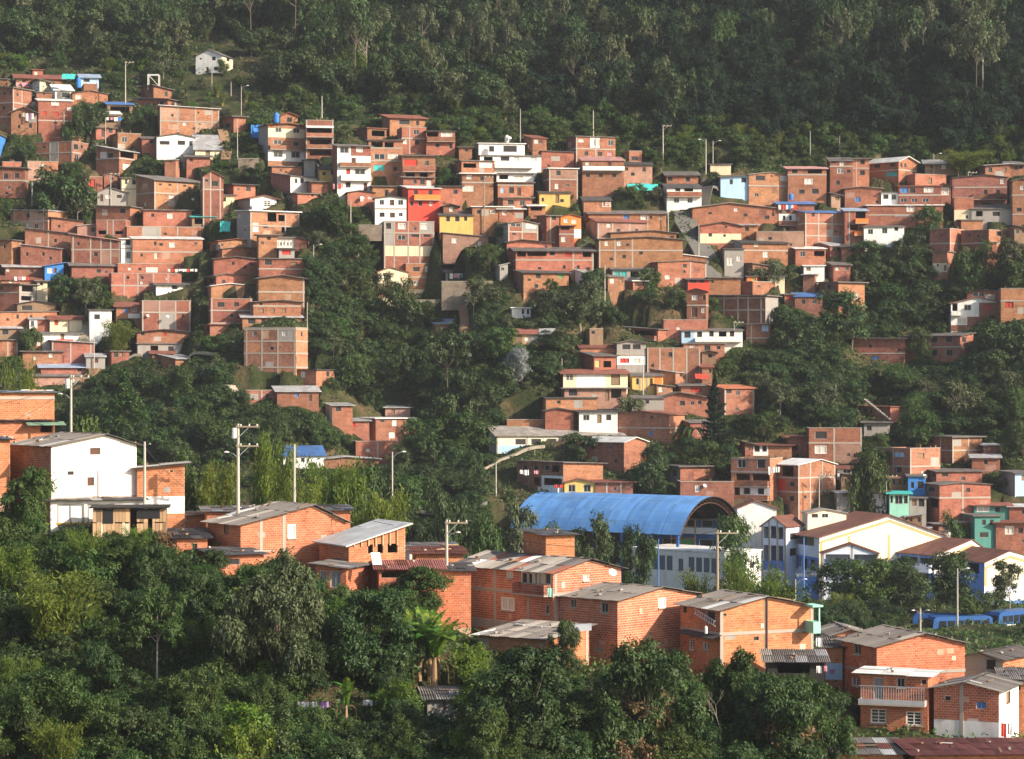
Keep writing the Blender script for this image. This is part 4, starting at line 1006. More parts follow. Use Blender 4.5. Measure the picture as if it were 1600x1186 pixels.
1369 1422 1469 701 758;b/b;p;W=1372,707,17,8,lb 1397,707,16,8,lb 1375,731,10,10,g 1400,730,9,10,o 1434,708,10,8,k;C=1372|1396|1422;B=729;brick house with two pale blue awning shutters
1416 1419 1446 743 778;bl;f:gr;W=1433,752,10,11,o 1423,753,5,10,o;vivid blue narrow house
1385 1390 1420 746 771;b;f:rd;W=1395,748,4,10,o 1404,748,4,10,o 1412,749,4,9,o;little brick house with three slit windows above mint house
1386 1390 1420 770 806;mt;f:mt;W=1398,773,12,15,g 1412,774,6,13,o 1391,774,4,12,o;mint green narrow house
1418 1421 1447 777 806;gy;f:gr;W=1425,778,7,12,k 1435,777,9,15,o;grey narrow house under the vivid blue one
1444 1463 1534 736 757;b/bo;s:4:gr;W=1455,738,7,9,o 1471,739,10,6,o;orange house with corrugated roof right of blue house
1445 1468 1547 757 806;b/bo;g:3:gr:1500;C=1504;B=778;W=1449,762,12,8,o 1452,780,14,14,n;big orange house with low gable at right
1561 1586 1614 738 775;gy/lb;s:3:gr;W=1596,743,7,8,k;grey and sky blue house at right edge
1503 1523 1562 805 852;dg;f:gr;W=1509,810,7,9,r 1534,812,6,9,o 1546,812,6,9,o 1530,832,14,8,o;dark green plastered house at right
1518 1522 1577 789 806;lb/dg;s:4:rd;W=1526,791,20,9,w 1554,792,8,8,o;top floor with red roof above dark green house
1552 1556 1614 816 856;b;s:5:rd;W=1570,822,14,13,w 1590,825,8,8,o;brick house with white window at lower right edge
1573 1577 1618 791 812;bo;s:3:wt;W=1596,797,6,6,o;orange house with white roof strip at right edge
428 433 498 611 634;b;s:8:zn;W=461,614,6,7,bl 482,616,5,12,d;low brick house with patched sheet roof above the gully
380 384 436 610 632;b;p;C=409|434;W=415,615,6,12,o;long roadside brick retaining house left of patched roof
445 494 523 577 602;b/bo;f:dk;W=470,581,7,9,w 510,580,5,9,o;red brick bungalow below the lone frame tower
508 519 551 633 662;wh/bo;s:4:zn;W=524,636,9,7,o;small orange cube house at edge of the gully
541 546 577 657 672;b;s:4:zn;W=550,660,5,8,rd;little brick shed with red door in the gully
558 587 647 653 693;b;f:wt;W=594,657,7,3,o 613,657,7,9,w 608,676,9,9,w;brick house with white roof edge above gully wall
551 556 622 690 715;bo;p;C=590;large orange wall terrace at bottom of the ravine
598 602 641 636 653;bp;s:3:zn;W=612,640,5,7,k;pale shed with sheet roof behind gully house
438 443 506 711 726;wh;s:14:bl;W=470,716,6,6,o;low hut under a wide dark blue tarp roof
498 503 592 717 730;b;g:4:zn:540;long low shed with zinc roof by blue tarp
381 462 481 512 581;bd/bo;p;C=385|409|434|460;B=514|533|552|574;W=395,517,6,8,g 441,517,7,8,w 470,518,3,7,o;tall brick frame tower with nine panels
376 379 471 495 514;bo;s:5:zn;W=387,497,12,9,o 408,498,7,7,o 455,499,5,8,o;orange house with bright zinc roof on top of the tower
326 329 394 467 510;bo;p;W=339,472,12,8,o 365,472,8,7,o 359,490,6,6,o;B=485|505;C=331|392;orange house with four dark windows left of tower
318 328 379 506 528;b;f:rd;W=322,510,5,9,n;plain brick storey above the tin shack
392 396 470 471 496;bo;g:3:gr:440;W=405,473,5,6,o 404,482,8,7,k 422,482,7,7,k 441,482,6,7,k;B=478;orange house with row of brown windows
401 404 476 434 471;b/bo;g:5:gr:440;B=456;C=474;gabled brick house with dotted brick courses
324 330 401 446 469;bo;g:4:wt:360;W=386,448,7,9,g;gabled orange house with white barge line
323 338 402 430 448;bo;g:3:gr:352;W=326,434,9,8,n 384,434,13,8,n;orange house with two side openings under brown gable
331 334 404 404 431;bo;g:4:gr:370;W=380,416,5,3,o 390,411,5,3,o;gabled orange house with two slits
402 405 479 403 432;bo;f:gr;W=413,406,12,8,o 453,409,11,6,k;B=420;orange house with square black window under graffiti wall
401 404 433 366 405;bo;f:gr;W=417,369,6,6,o;slim orange tower with single small window beside graffiti wall
430 433 461 370 388;wh;f:gr;name=graffiti_house;white graffiti wall hut
432 436 460 387 404;gy;f:gr;W=440,390,14,8,rd;grey and red cabin under the graffiti wall
328 347 402 388 406;bo;g:4:gr:378;W=330,391,12,9,n;orange gable house with black water tank opening
328 341 402 376 391;bo;g:4:rd:370;low house with broad rusty curved roof
370 391 468 328 378;gy/b;f:wt;W=395,348,9,14,w 418,331,14,14,n 411,350,8,6,o 435,334,10,10,n 440,353,18,9,n;C=392|446|467;B=330|352;grey and brick house under the white balcony storey
370 391 432 309 330;gy/wh;g:5:rd:412;W=412,312,11,13,G;K=391,430,322,328,wh;white gabled storey with potted balcony
345 365 399 287 306;b/bo;f:dk;W=384,291,8,7,o;low brick house with dark roof above cream hut
344 347 366 304 318;cr;f:gr;W=348,308,5,7,o;tiny cream hut beside tall narrow gable house
297 300 336 338 352;wd;s:3:tq;W=304,341,12,9,n 320,341,10,9,n;shack under turquoise tarpaulin roof
423 454 501 274 300;bd/wh;s:3:gr;W=460,278,5,8,g 469,277,6,8,g 482,284,6,3,o;white fronted house with dark brick side wall
495 500 535 264 285;ye;s:4:dk;W=517,266,6,7,o 504,268,5,6,o;small yellow house with dark roof and wires
478 487 513 283 303;b/bo;f:gr;plain orange cube right of white fronted house
420 425 472 259 274;b/bo;f:gr;W=445,267,4,3,o;low orange house under the banded three storey house
445 465 513 301 318;bd/bo;f:gr;W=486,303,4,3,o 500,303,3,3,o;two tone low brick house with white doorway
'''
plain('zn_wall', (0.24, 0.26, 0.28), 0.6)
MATS['r_mt'] = MATS['r_tq']; MATS['r_co'] = MATS['r_gr']
for ln in FARTXT.strip().split('\n'):
    d = parse(ln); place(d, FAR); d['grp'] = 'brick houses stacked on the far hillside'; HOUSES.append(d)
# ------------------------------------------------------------------ survey of the near ridge (distance given)
NEARTXT = '''
15 80 214 697 824;b/wh;g:16:gr:163;Y=212;D=8;W=140,701,17,11,d 105,737,10,6,o 136,747,11,14,d;B=780;base=2.0;tall white gabled house with brick left side on the ridge
78 79 223 783 823;wh;f:gr;Y=210.8;D=2.4;W=89,788,42,34,wh 136,788,42,34,wh;base=2.5;white garage front with two roller doors below tall white house
211 214 288 732 803;b/bo;l:6:gr;Y=216;W=265,735,5,3,o 214,750,5,14,w;P=222,288,776,803,wh;orange shed house with white lower wall right of white house
-40 -20 84 614 660;b/bo;f:wt;Y=236;B=622;orange wall house topped by corrugated sheet at left edge
-40 -22 83 659 690;bo;f:gr;Y=233;W=62,664,18,12,n;A=38,98,659,664,gn;orange lower storey with mint awning at left edge
-30 -12 15 688 725;bo;f:gr;Y=214;small orange gable end at left edge on the ridge
258 262 330 806 826;bo;f:gr;Y=217;W=267,809,12,6,pk 281,808,10,5,w;low orange wall house with pink hung cloth on ridge
266 276 324 842 874;bd;s:14:dk;Y=205;W=300,850,8,12,o;dark patched roof shack with brick wall on ridge
318 323 548 800 820;b;s:3:zn;Y=214;D=5;long rear house with rusted roof behind main ridge gable
323 376 543 820 866;b/bo;g:26:gr:490;Y=206;W=349,823,9,14,k 450,820,14,24,w;C=408|444;main orange gabled house on the ridge with hung curtains
310 340 412 868 890;b;s:8:cm;Y=200;W=345,874,30,9,o;low lean to house with pale roof under main ridge gable
498 545 634 850 876;b/b;l:28:wt;Y=203;plainroof=1;W=560,842,10,8,n 575,852,8,14,n 590,850,9,16,n 606,842,16,24,n;house with large tilted white roof and timber loft
493 541 588 888 922;bd/bo;s:8:gr;Y=199;W=500,893,10,20,zn_wall 516,893,16,26,zn_wall 560,898,5,4,o;low orange house with grey metal doors below white roof
588 592 690 890 908;b;s:12:pk;Y=200;W=596,893,40,10,n 645,893,30,10,o;flat red edged roof house with open porch on ridge
632 640 714 860 876;wh;s:10:zn;Y=222;W=645,862,10,10,pk 662,862,8,10,o;white shed with corrugated roof behind the ridge
644 650 724 866 884;bd;s:10:rd;Y=214;rusty roofed hut behind the ridge pole
684 690 736 893 930;b/bd;s:8:gr;Y=202;W=690,896,6,26,cr;narrow brick house at the bend with cream strip
817 853 898 837 890;b/bo;f:cm;Y=209;base=6;square brick rooftop tower house on the ridge
705 864 973 895 992;b/bo;g:17:mix:918;Y=203;D=7;W=790,899,10,10,w 815,899,16,16,o 836,897,12,18,cr 852,897,8,16,brown 781,940,22,21,w 852,946,6,14,g 912,902,9,9,w;B=930;C=771|825|868;K=812,862,914,930,b;P=814,862,896,914,cr 705,825,978,992,co;mort=1;long two storey brick house with patchwork roof and white balcony
873 965 1092 938 1048;b/bo;g:14:gr:1030;Y=199;W=890,942,10,13,g 939,943,11,16,g 1030,941,13,15,w;mort=1;brick house with bright lit gable and white grille
1062 1125 1273 953 1045;b/bo;g:17:gr:1195;Y=197;W=1104,957,13,20,o 1066,956,6,11,o 1128,959,7,4,o 1165,950,5,3,o 1175,949,5,3,o 1186,949,5,3,o 1178,998,8,6,o 1098,1008,10,11,G 1076,1006,8,18,G;B=991;C=1126|1197|1271;wide orange gabled house with dark drainpipe and ladder
746 853 922 999 1048;b/bo;l:10:gr;Y=194;C=874|918;P=746,762,1004,1048,co;lower brick lean to with curled metal sheet on roof
1281 1303 1358 992 1016;cr/bo;g:8:gr:1328;Y=217;W=1292,998,6,4,o;little orange gable with cream side behind mint box
1196 1200 1287 1034 1060;dark;s:16:gr;Y=193;W=1215,1038,50,14,n;dark shed with corrugated roof under wide orange gable
1284 1290 1316 1012 1062;b;s:5:dk;Y=201;P=1290,1316,1036,1062,lb;W=1296,1046,8,7,pk;narrow brick house with pale blue lower wall
1313 1370 1508 1010 1135;b/bo;g:17:gr:1440;Y=196;W=1334,1012,11,17,g 1346,1068,5,8,w 1330,1066,13,14,G;B=1053;big orange gabled house at lower right
1345 1450 1464 1058 1163;b/b;f:wt;Y=189;W=1366,1062,14,34,zn_wall 1402,1061,12,15,g 1440,1062,8,8,o 1361,1111,24,22,G 1416,1113,24,21,G;K=1345,1448,1094,1101,steel;P=1345,1450,1152,1163,co;terrace brick house with white barred windows
1460 1561 1592 1080 1178;b/wh;h:11:gr;Y=187;C=1503;W=1477,1092,9,7,o 1526,1098,15,11,bl 1572,1087,7,20,k;P=1460,1561,1129,1178,wh;mort=1;gabled brick house with blue window and white base
1505 1567 1618 1030 1075;gy/bo;h:8:gr;Y=199;W=1541,1031,15,17,o;P=1505,1567,1052,1075,co;grey plastered house with black window at right edge
1562 1570 1620 1062 1100;bd;s:8:cm;Y=193;W=1580,1070,14,8,o;brown house with pale roof edge at right edge
1250 1262 1410 1178 1200;b;s:16:mix;Y=180;base=5;shack with junk strewn roof at bottom right
1402 1430 1625 1180 1205;b;s:14:pk;Y=179;base=5;low house with faded red sheet roof at bottom right corner
662 668 718 1093 1122;gy;s:12:zn;W=684,1097,4,12,k 692,1097,5,12,k;small grey brick hut with zinc roof in the foliage
'''
for ln in NEARTXT.strip().split('\n'):
    d = parse(ln); place(d, NEAR); d['grp'] = 'houses on the near ridge'; HOUSES.append(d)

# ------------------------------------------------------------------ landmarks for describing plants and small houses
LMF = [((d['n'][0] + d['n'][2]) / 2, (d['n'][3] + d['n'][4]) / 2, d['label']) for d in HOUSES if d['Yd'] > 260]
LMN = [((d['n'][0] + d['n'][2]) / 2, (d['n'][3] + d['n'][4]) / 2, d['label']) for d in HOUSES if d['Yd'] <= 260]
USED = {}
def where(what, u, v, near):
    """describe a thing by the nearest house one can find in the picture"""
    best = None
    for a_, b_, lab in sorted(LMN if near else LMF, key=lambda q_: ((q_[0] - u) * .8) ** 2 + (q_[1] - v) ** 2)[:16]:
        dx, dy = u - a_, v - b_
        dirn = ('right of' if dx > 0 else 'left of') if abs(dx) > abs(dy) * 1.2 else ('below' if dy > 0 else 'above')
        t = what + ' ' + dirn + ' ' + lab
        if len(t.split()) > 16: continue
        if best is None: best = t
        if t not in USED: best = t; break
    best = best or what
    USED[best] = 1
    return best
# ------------------------------------------------------------------ the small houses and sheds that close the gaps of the settlement
cov = np.zeros((600, 810), bool)
def mark(x0, x1, y0, y1): cov[max(int(y0 // 2), 0):max(int(y1 // 2), 0) + 1, max(int(x0 // 2), 0):max(int(x1 // 2), 0) + 1] = True
for d in HOUSES: mark(d['n'][0], d['n'][2], d['n'][3] - 3, d['n'][4])
GREEN = [(15, 135, 245, 340), (70, 160, 415, 490), (165, 215, 490, 550), (105, 165, 155, 215), (300, 365, 335, 372), (905, 1042, 285, 330), (530, 600, 335, 420), (690, 800, 345, 410), (1056, 1115, 265, 435), (1200, 1260, 395, 440), (480, 545, 300, 370), (0, 60, 215, 262), (215, 250, 245, 280), (340, 410, 200, 262), (1425, 1480, 318, 380), (640, 705, 238, 262), (120, 150, 500, 540), (300, 330, 430, 560), (380, 470, 250, 270), (1000, 1035, 410, 460), (840, 880, 430, 460), (1500, 1600, 380, 450)]
for g_ in GREEN: mark(*g_)
fr = random.Random(77); nf = 0
CLUST = [(0, 330, 215, 575, 46), (325, 480, 370, 545, 10), (400, 720, 205, 350, 26), (715, 1010, 215, 455, 36), (1040, 1320, 265, 455, 26), (1300, 1600, 255, 400, 24), (900, 1110, 505, 690, 14), (1140, 1330, 690, 795, 8), (1370, 1560, 690, 850, 8)]
for (u0, u1, v0, v1, n) in CLUST:
    k = 0
    for _ in range(900):
        if k >= n: break
        w, h, u, v = fr.uniform(20, 62), fr.uniform(13, 27), fr.uniform(u0, u1), fr.uniform(v0, v1)
        if u + w > u1 + 10 or v - h < v0: continue
        blk = cov[int((v - h) // 2):int(v // 2) + 1, int(max(u, 0) // 2):int((u + w) // 2) + 1]
        if blk.size == 0 or blk.mean() > 0.34: continue
        mark(u, u + w, v - h, v)
        wall = fr.choice(['b', 'b', 'bd', 'bo', 'b', 'bp', 'gy', 'wh', 'wd', 'b'])
        side = fr.choice([0, 0, 0.25, 0.4, 0.7]) * w
        roof = fr.choice(['f:gr', 's:4:gr', 's:5:zn', 'f:wt', 'g:3:gr', 's:4:rd', 's:4:dk', 'p', 'm:3:gr', 'l:3:zn'])
        ws = ' '.join('%.1f,%.1f,%.1f,%.1f,%s' % (u + side + (w - side) * t_, v - h * .85, fr.uniform(5, 7), fr.uniform(5, 8), fr.choice('oogwdk')) for t_ in fr.sample([.12, .42, .68], fr.choice([1, 2, 2])))
        kind = {'gy': 'grey concrete shed', 'wh': 'small whitewashed house', 'wd': 'timber shed', 'bp': 'pale brick shed'}.get(wall, fr.choice(['small brick house', 'low brick annex', 'narrow brick house', 'plain brick lean to']))
        d = parse('%.1f %.1f %.1f %.1f %.1f;%s;%s;W=%s;%s' % (u, u + side, u + w, v - h, v, wall, roof, ws, where(kind, u + w / 2, v - h / 2, False)))
        d['D'] = str(fr.uniform(3.5, 5.0)); place(d, FAR); d['grp'] = 'brick houses stacked on the far hillside'; HOUSES.append(d); k += 1; nf += 1
print('filler houses', nf)
# ------------------------------------------------------------------ carve terraces, then lay the land
for d in HOUSES: carve(d['o'], d['ex'], d['ey'], d['Wm'], d['Dm'], d['o'][2], 0.8 if d['Yd'] > 260 else 0.4)
carve(Vector((46, 380, 0)), (1, 0), (0, 1), 36, 22, -33.2, 3)      # school yard, right
carve(Vector((-2, 386, 0)), (1, 0), (0, 1), 48, 16, -31.5, 2)      # yard of the hall
nu, ny = len(UA), len(YA)
me = bpy.data.meshes.new('ground')
co = np.stack([XG, YG, ZG], -1).reshape(-1, 3)
me.vertices.add(len(co)); me.vertices.foreach_set('co', co.reshape(-1).astype(np.float32))
I, J = np.meshgrid(np.arange(nu - 1), np.arange(ny - 1), indexing='ij')
q = np.stack([I * ny + J, (I + 1) * ny + J, (I + 1) * ny + J + 1, I * ny + J + 1], -1).reshape(-1)
me.loops.add(len(q)); me.loops.foreach_set('vertex_index', q.astype(np.int32))
me.polygons.add(len(q) // 4); me.polygons.foreach_set('loop_start', np.arange(0, len(q), 4, dtype=np.int32))
me.polygons.foreach_set('use_smooth', np.ones(len(q) // 4, bool))
me.materials.append(MATS['ground']); me.update(calc_edges=True)
tag(link('ground', me), 'steep green hillside and near ridge of earth and grass', kind='structure')
for d in HOUSES: build_house(d, d['grp'])
# ------------------------------------------------------------------ the school in the valley
SCH = '''
983 1132 1190 863 916;wh/wh;f:wt;Y=372;oh=0.15;D=9;name=school_building;W=988,871,9,34,v 1003,872,11,26,v 1015,872,11,26,v 1027,872,11,26,v 1039,872,11,26,v 1058,876,9,22,v 1074,872,11,26,v 1086,872,11,26,v 1098,872,11,26,v 1110,872,12,26,v 1155,880,8,10,o 1172,882,7,10,o;low white classroom block with wide gridded windows
1190 1228 1256 822 892;school_white;h:15:tile;Y=389;name=school_building;W=1193,824,8,18,n 1204,821,9,21,n 1216,824,8,19,n 1193,853,8,24,n 1204,853,9,24,n 1216,853,8,24,n 1234,834,18,10,o 1234,858,18,12,o;P=1190,1228,842,853,school_white 1190,1228,876,892,school_blue;C=1190|1202|1215|1227;school wing with open gable end and white posts
1232 1280 1474 838 902;school_white/cream_wall;g:32:tile:1390;Y=384;D=11;name=school_building;P=1232,1280,862,872,school_white 1232,1280,872,890,school_blue 1324,1328,838,902,ochre 1387,1391,838,902,ochre 1281,1285,838,902,ochre;W=1236,842,36,13,n 1238,876,9,18,n 1252,876,9,18,n 1265,876,8,18,n 1394,829,6,6,o;school gymnasium with long cream gable wall and brown roof
1283 1285 1372 864 908;school_white;g:15:tile:1330;Y=377;D=4;name=school_building;P=1285,1372,873,883,school_blue;W=1290,866,38,13,n 1334,866,36,13,n 1290,896,36,11,n 1334,896,34,11,n;C=1286|1331|1371;white school porch with low gable and blue posts
1372 1460 1546 867 910;school_blue/cream_wall;g:22:tile:1518;Y=381;D=11;name=school_building;P=1372,1460,882,895,school_white 1372,1460,867,872,school_blue;W=1376,873,28,9,n 1408,873,26,9,n 1438,873,18,9,n 1378,897,30,10,n 1415,897,36,10,n;C=1374|1406|1436;K=1376,1458,883,895,school_white;school wing with brown roof and long white balcony
1480 1538 1630 878 955;school_blue/cream_wall;g:17:tile:1577;Y=374;D=10;name=school_building;P=1538,1542,878,916,ochre 1538,1630,916,940,school_white 1538,1630,940,955,school_blue;W=1486,882,20,16,n 1512,882,18,16,n;school end block with cream gable at right edge
1243 1246 1279 899 930;school_blue;f:wt;Y=379;D=3;name=school_building;oh=0.05;small solid blue stair block at foot of school
1253 1262 1322 801 814;cream_wall;g:6:cm:1290;Y=392;D=4;name=school_building;W=1268,803,10,6,o 1284,803,10,6,g;cream clerestory lantern on the school roof
1146 1152 1213 794 812;wh;g:12:tile:1180;Y=398;D=9;name=school_building;white gable of the rear school house beside blue arch
880 1150 1168 812 892;bus_blue;f:gr;Y=396;D=5;name=school_building;P=880,1150,826,836,school_white 880,1150,836,842,bus_blue 880,1150,862,892,bus_blue;W=1000,814,20,11,o 1026,814,18,11,o 1050,814,16,11,o 1072,814,18,11,o 1096,814,18,11,o 1120,814,20,11,o 905,814,22,11,o 935,814,22,11,o 1005,844,22,16,o 1034,844,20,16,o 1062,844,22,16,gn 1092,844,22,16,o 1120,844,20,16,o;C=1010|1048|1086|1124;two storey white and blue classroom wing behind the blue hall
'''
SHOUSES = []
for ln in SCH.strip().split('\n'):
    d = parse(ln); place(d, FAR); d['cat'] = 'school'; d['base'] = '5'; SHOUSES.append(d); build_house(d, 'school buildings in the valley')
def rake(d, off, wd, pr, mat, name):
    # boards that follow the slope of a gable wall
    W, H, s = d['Wm'], d['H'], d['s']; rs = d['rise'] / s; gx = (d['gx'] - d['n'][1]) / (d['n'][2] - d['n'][1]) * W
    for (x0, z0, x1, z1) in ((0, H, gx, H + rs), (gx, H + rs, W, H)):
        mb = MB(); z0 -= off; z1 -= off
        f_ = [(x0, z0 - wd), (x1, z1 - wd), (x1, z1), (x0, z0)]
        mb.face([(x, -pr, z) for x, z in f_], 0); mb.face([(x, .02, z) for x, z in f_][::-1], 0)
        for i in range(4): a_, b_ = f_[i], f_[(i + 1) % 4]; mb.face([(a_[0], -pr, a_[1]), (a_[0], .02, a_[1]), (b_[0], .02, b_[1]), (b_[0], -pr, b_[1])], 0)
        link(name, mb.mesh(name, [MATS[mat]]), d['root'])
for d in SHOUSES:
    if d['roof'] == 'g' and d['gx'] and d['wall'].endswith('cream_wall') and d['n'][0] > 1230 and d['n'][2] - d['n'][1] > 80:
        rake(d, .0, .75, .10, 'wh', 'fascia'); rake(d, .75, .38, .05, 'ochre', 'trim_band')
# the sports hall: a barrel vault of blue sheet on steel columns
hY = 383.0; hs = FPX / hY
hth = rad(58) - math.atan((1058 - U0) / FPX)
hW, hL, hR = 102 / hs / math.cos(rad(58)), 268 / hs / math.sin(rad(58)), 57 / hs
root = empty('sports_hall', pt(1058, 836, hY), hth)
set_label(root, 'sports hall with bright blue barrel vaulted sheet roof', 'hall', None)
def arc(t, off=0.0):         # t 0..1 across the span, circular segment
    R_ = (hW * hW / 4 + hR * hR) / (2 * hR); a0 = math.asin(hW / 2 / R_)
    ang = -a0 + 2 * a0 * t
    return hW / 2 + (R_ + off) * math.sin(ang), (R_ + off) * math.cos(ang) - (R_ - hR)
nseg, nbay = 28, 9
for k in range(nbay):         # nine bays of roofing, each a panel of its own
    mb = MB()
    y0, y1 = -0.6 + k * (hL + 1.2) / nbay, -0.6 + (k + 1) * (hL + 1.2) / nbay - 0.04
    for i in range(nseg):
        x0, z0 = arc(i / nseg); x1, z1 = arc((i + 1) / nseg)
        X0, Z0 = arc(i / nseg, -.12); X1, Z1 = arc((i + 1) / nseg, -.12)
        mb.face([(x0, y0, z0), (x1, y0, z1), (x1, y1, z1), (x0, y1, z0)][::-1], 0, [(y0, i * .7), (y0, i * .7 + .7), (y1, i * .7 + .7), (y1, i * .7)])
        mb.face([(X0, y0, Z0), (X1, y0, Z1), (X1, y1, Z1), (X0, y1, Z0)], 1)
        if k == 0: mb.face([(x0, y0, z0), (X0, y0, Z0), (X1, y0, Z1), (x1, y0, z1)], 1)
        if i in (9, 18): 
            xs, zs = arc((i + .06) / nseg, .05); mb.face([(x0, y0, z0 + .05), (xs, y0, zs), (xs, y1, zs), (x0, y1, z0 + .05)], 1)
    link('roof_panel', mb.mesh('vault_panel', [MATS['r_hall'], MATS['dark']]), root)
for k in range(7):            # arched trusses with columns
    y = k * hL / 6
    mb = MB()
    for i in range(20):
        xa, za = arc(i / 20, -.35); xb, zb = arc((i + 1) / 20, -.35); xc_, zc_ = arc(i / 20, -1.0); xd, zd = arc((i + 1) / 20, -1.0)
        mb.tube([(xa, y, za), (xb, y, zb)], [.07, .07], 4); mb.tube([(xc_, y, zc_), (xd, y, zd)], [.07, .07], 4); mb.tube([(xa, y, za), (xd, y, zd)], [.045, .045], 4)
    link('truss', mb.mesh('truss', [MATS['brown']]), root)
    for x in (0.2, hW - .2): boxpart('column', 'bus_blue', root, x - .18, x + .18, y - .18, y + .18, -8.0, -.1)
# ------------------------------------------------------------------ buses
def bus(u, v, Y, rz, label):
    p = pt(u, v, Y)
    r = empty('bus', p, rz); set_label(r, label, 'bus', 'blue buses parked by the school')
    L_, w_, h_ = 8.6, 2.4, 2.9
    plain_b = MATS['bus_blue']
    mb = MB()
    prof = [(0, .45), (0, 1.3), (.12, 2.5), (.45, h_ - .06), (1.0, h_), (L_ - .5, h_), (L_ - .08, h_ - .25), (L_, 2.2), (L_, .45)]
    for s_ in (-1, 1): mb.face([(x, s_ * w_ / 2, z) for x, z in (prof if s_ < 0 else prof[::-1])], 0)
    for i in range(len(prof)):
        a_, b_ = prof[i], prof[(i + 1) % len(prof)]
        mb.face([(a_[0], -w_/2, a_[1]), (a_[0], w_/2, a_[1]), (b_[0], w_/2, b_[1]), (b_[0], -w_/2, b_[1])], 0)
    link('body', mb.mesh('bus_body', [plain_b]), r)
    for s_ in (-1, 1):
        for i in range(6): boxpart('window', 'pane', r, .9 + i * 1.22, 1.95 + i * 1.22, s_ * w_/2 - .02, s_ * w_/2 + .02, 1.45, 2.35)
        boxpart('stripe', 'wh', r, .4, L_ - .3, s_ * w_/2 - .012, s_ * w_/2 + .012, .95, 1.15)
    o = boxpart('windscreen', 'pane', r, -.02, .06, -1.02, 1.02, 1.35, 2.45)
    boxpart('rear_window', 'pane', r, L_ - .04, L_ + .02, -.9, .9, 1.5, 2.2)
    for x in (1.6, 6.6):
        for s_ in (-1, 1):
            wb = MB(); wb.tube([(x, s_ * (w_/2 - .28), .45), (x, s_ * (w_/2 + .02), .45)], [.45, .45], 14)
            w = link('wheel', wb.mesh('bus_wheel', [MATS['rubber']]), r)
            hb = MB(); hb.tube([(x, s_ * (w_/2 - .02), .45), (x, s_ * (w_/2 + .035), .45)], [.22, .22], 10); link('rim', hb.mesh('bus_rim', [MATS['steel']]), w)
    for s_ in (-.85, .85): boxpart('headlight', 'frame_white', r, -.03, .02, s_ - .15, s_ + .15, .75, .95)
bus(1425, 992, 346, rad(-8), 'blue bus parked leftmost behind roof lamp')
bus(1452, 997, 341, rad(14), 'blue bus in middle of the three parked buses')
bus(1549, 990, 343, rad(42), 'blue bus parked rightmost half behind bushes')
# ------------------------------------------------------------------ vegetation
def norm(a_): return a_ / np.maximum(np.linalg.norm(a_, axis=-1, keepdims=True), 1e-9)
def leaves(rng, P, Nn, size, asp=0.5, droop=0.25, fold=0.12):
    """leaf quads at P with normals Nn"""
    n = len(P)
    Nn = norm(Nn)
    T = rng.normal(size=(n, 3)); T[:, 2] -= droop * 2
    T = norm(T - (T * Nn).sum(1, keepdims=True) * Nn)
    S = np.cross(Nn, T)
    L = (size * rng.uniform(0.65, 1.35, n))[:, None]
    V = np.empty((n, 4, 3))
    V[:, 0] = P - T * L * .5
    V[:, 1] = P + S * L * asp * .5 + Nn * L * fold * rng.uniform(-1, 1, (n, 1))
    V[:, 2] = P + T * L * .5 - Nn * L * fold
    V[:, 3] = P - S * L * asp * .5 + Nn * L * fold * rng.uniform(-1, 1, (n, 1))
    return V
def sprigs(rng, P, D_, leaf, k=7, asp=0.42, spread=0.75):
    """each point carries a whorl of k leaves that radiate from a twig end"""
    n = len(P)
    ax = norm(D_ + rng.normal(size=(n, 3)) * .35)
    P = np.repeat(P, k, 0); ax = np.repeat(ax, k, 0); m_ = n * k
    T = norm(np.cross(ax, rng.normal(size=(m_, 3))) + ax * rng.uniform(-.15, .6, (m_, 1)) + np.array([0, 0, -.22]))
    Nn = norm(ax - (ax * T).sum(1, keepdims=True) * T + rng.normal(size=(m_, 3)) * .22)
    S = np.cross(Nn, T)
    L = (leaf * rng.uniform(.7, 1.3, m_))[:, None]
    B_ = P + T * L * spread * .3 + ax * L * rng.uniform(-.4, .4, (m_, 1))
    V = np.empty((m_, 4, 3))
    V[:, 0] = B_; V[:, 1] = B_ + T * L * .5 + S * L * asp * .5 + Nn * L * .08; V[:, 2] = B_ + T * L - np.array([0, 0, .18]) * L; V[:, 3] = B_ + T * L * .5 - S * L * asp * .5 + Nn * L * .08
    return V
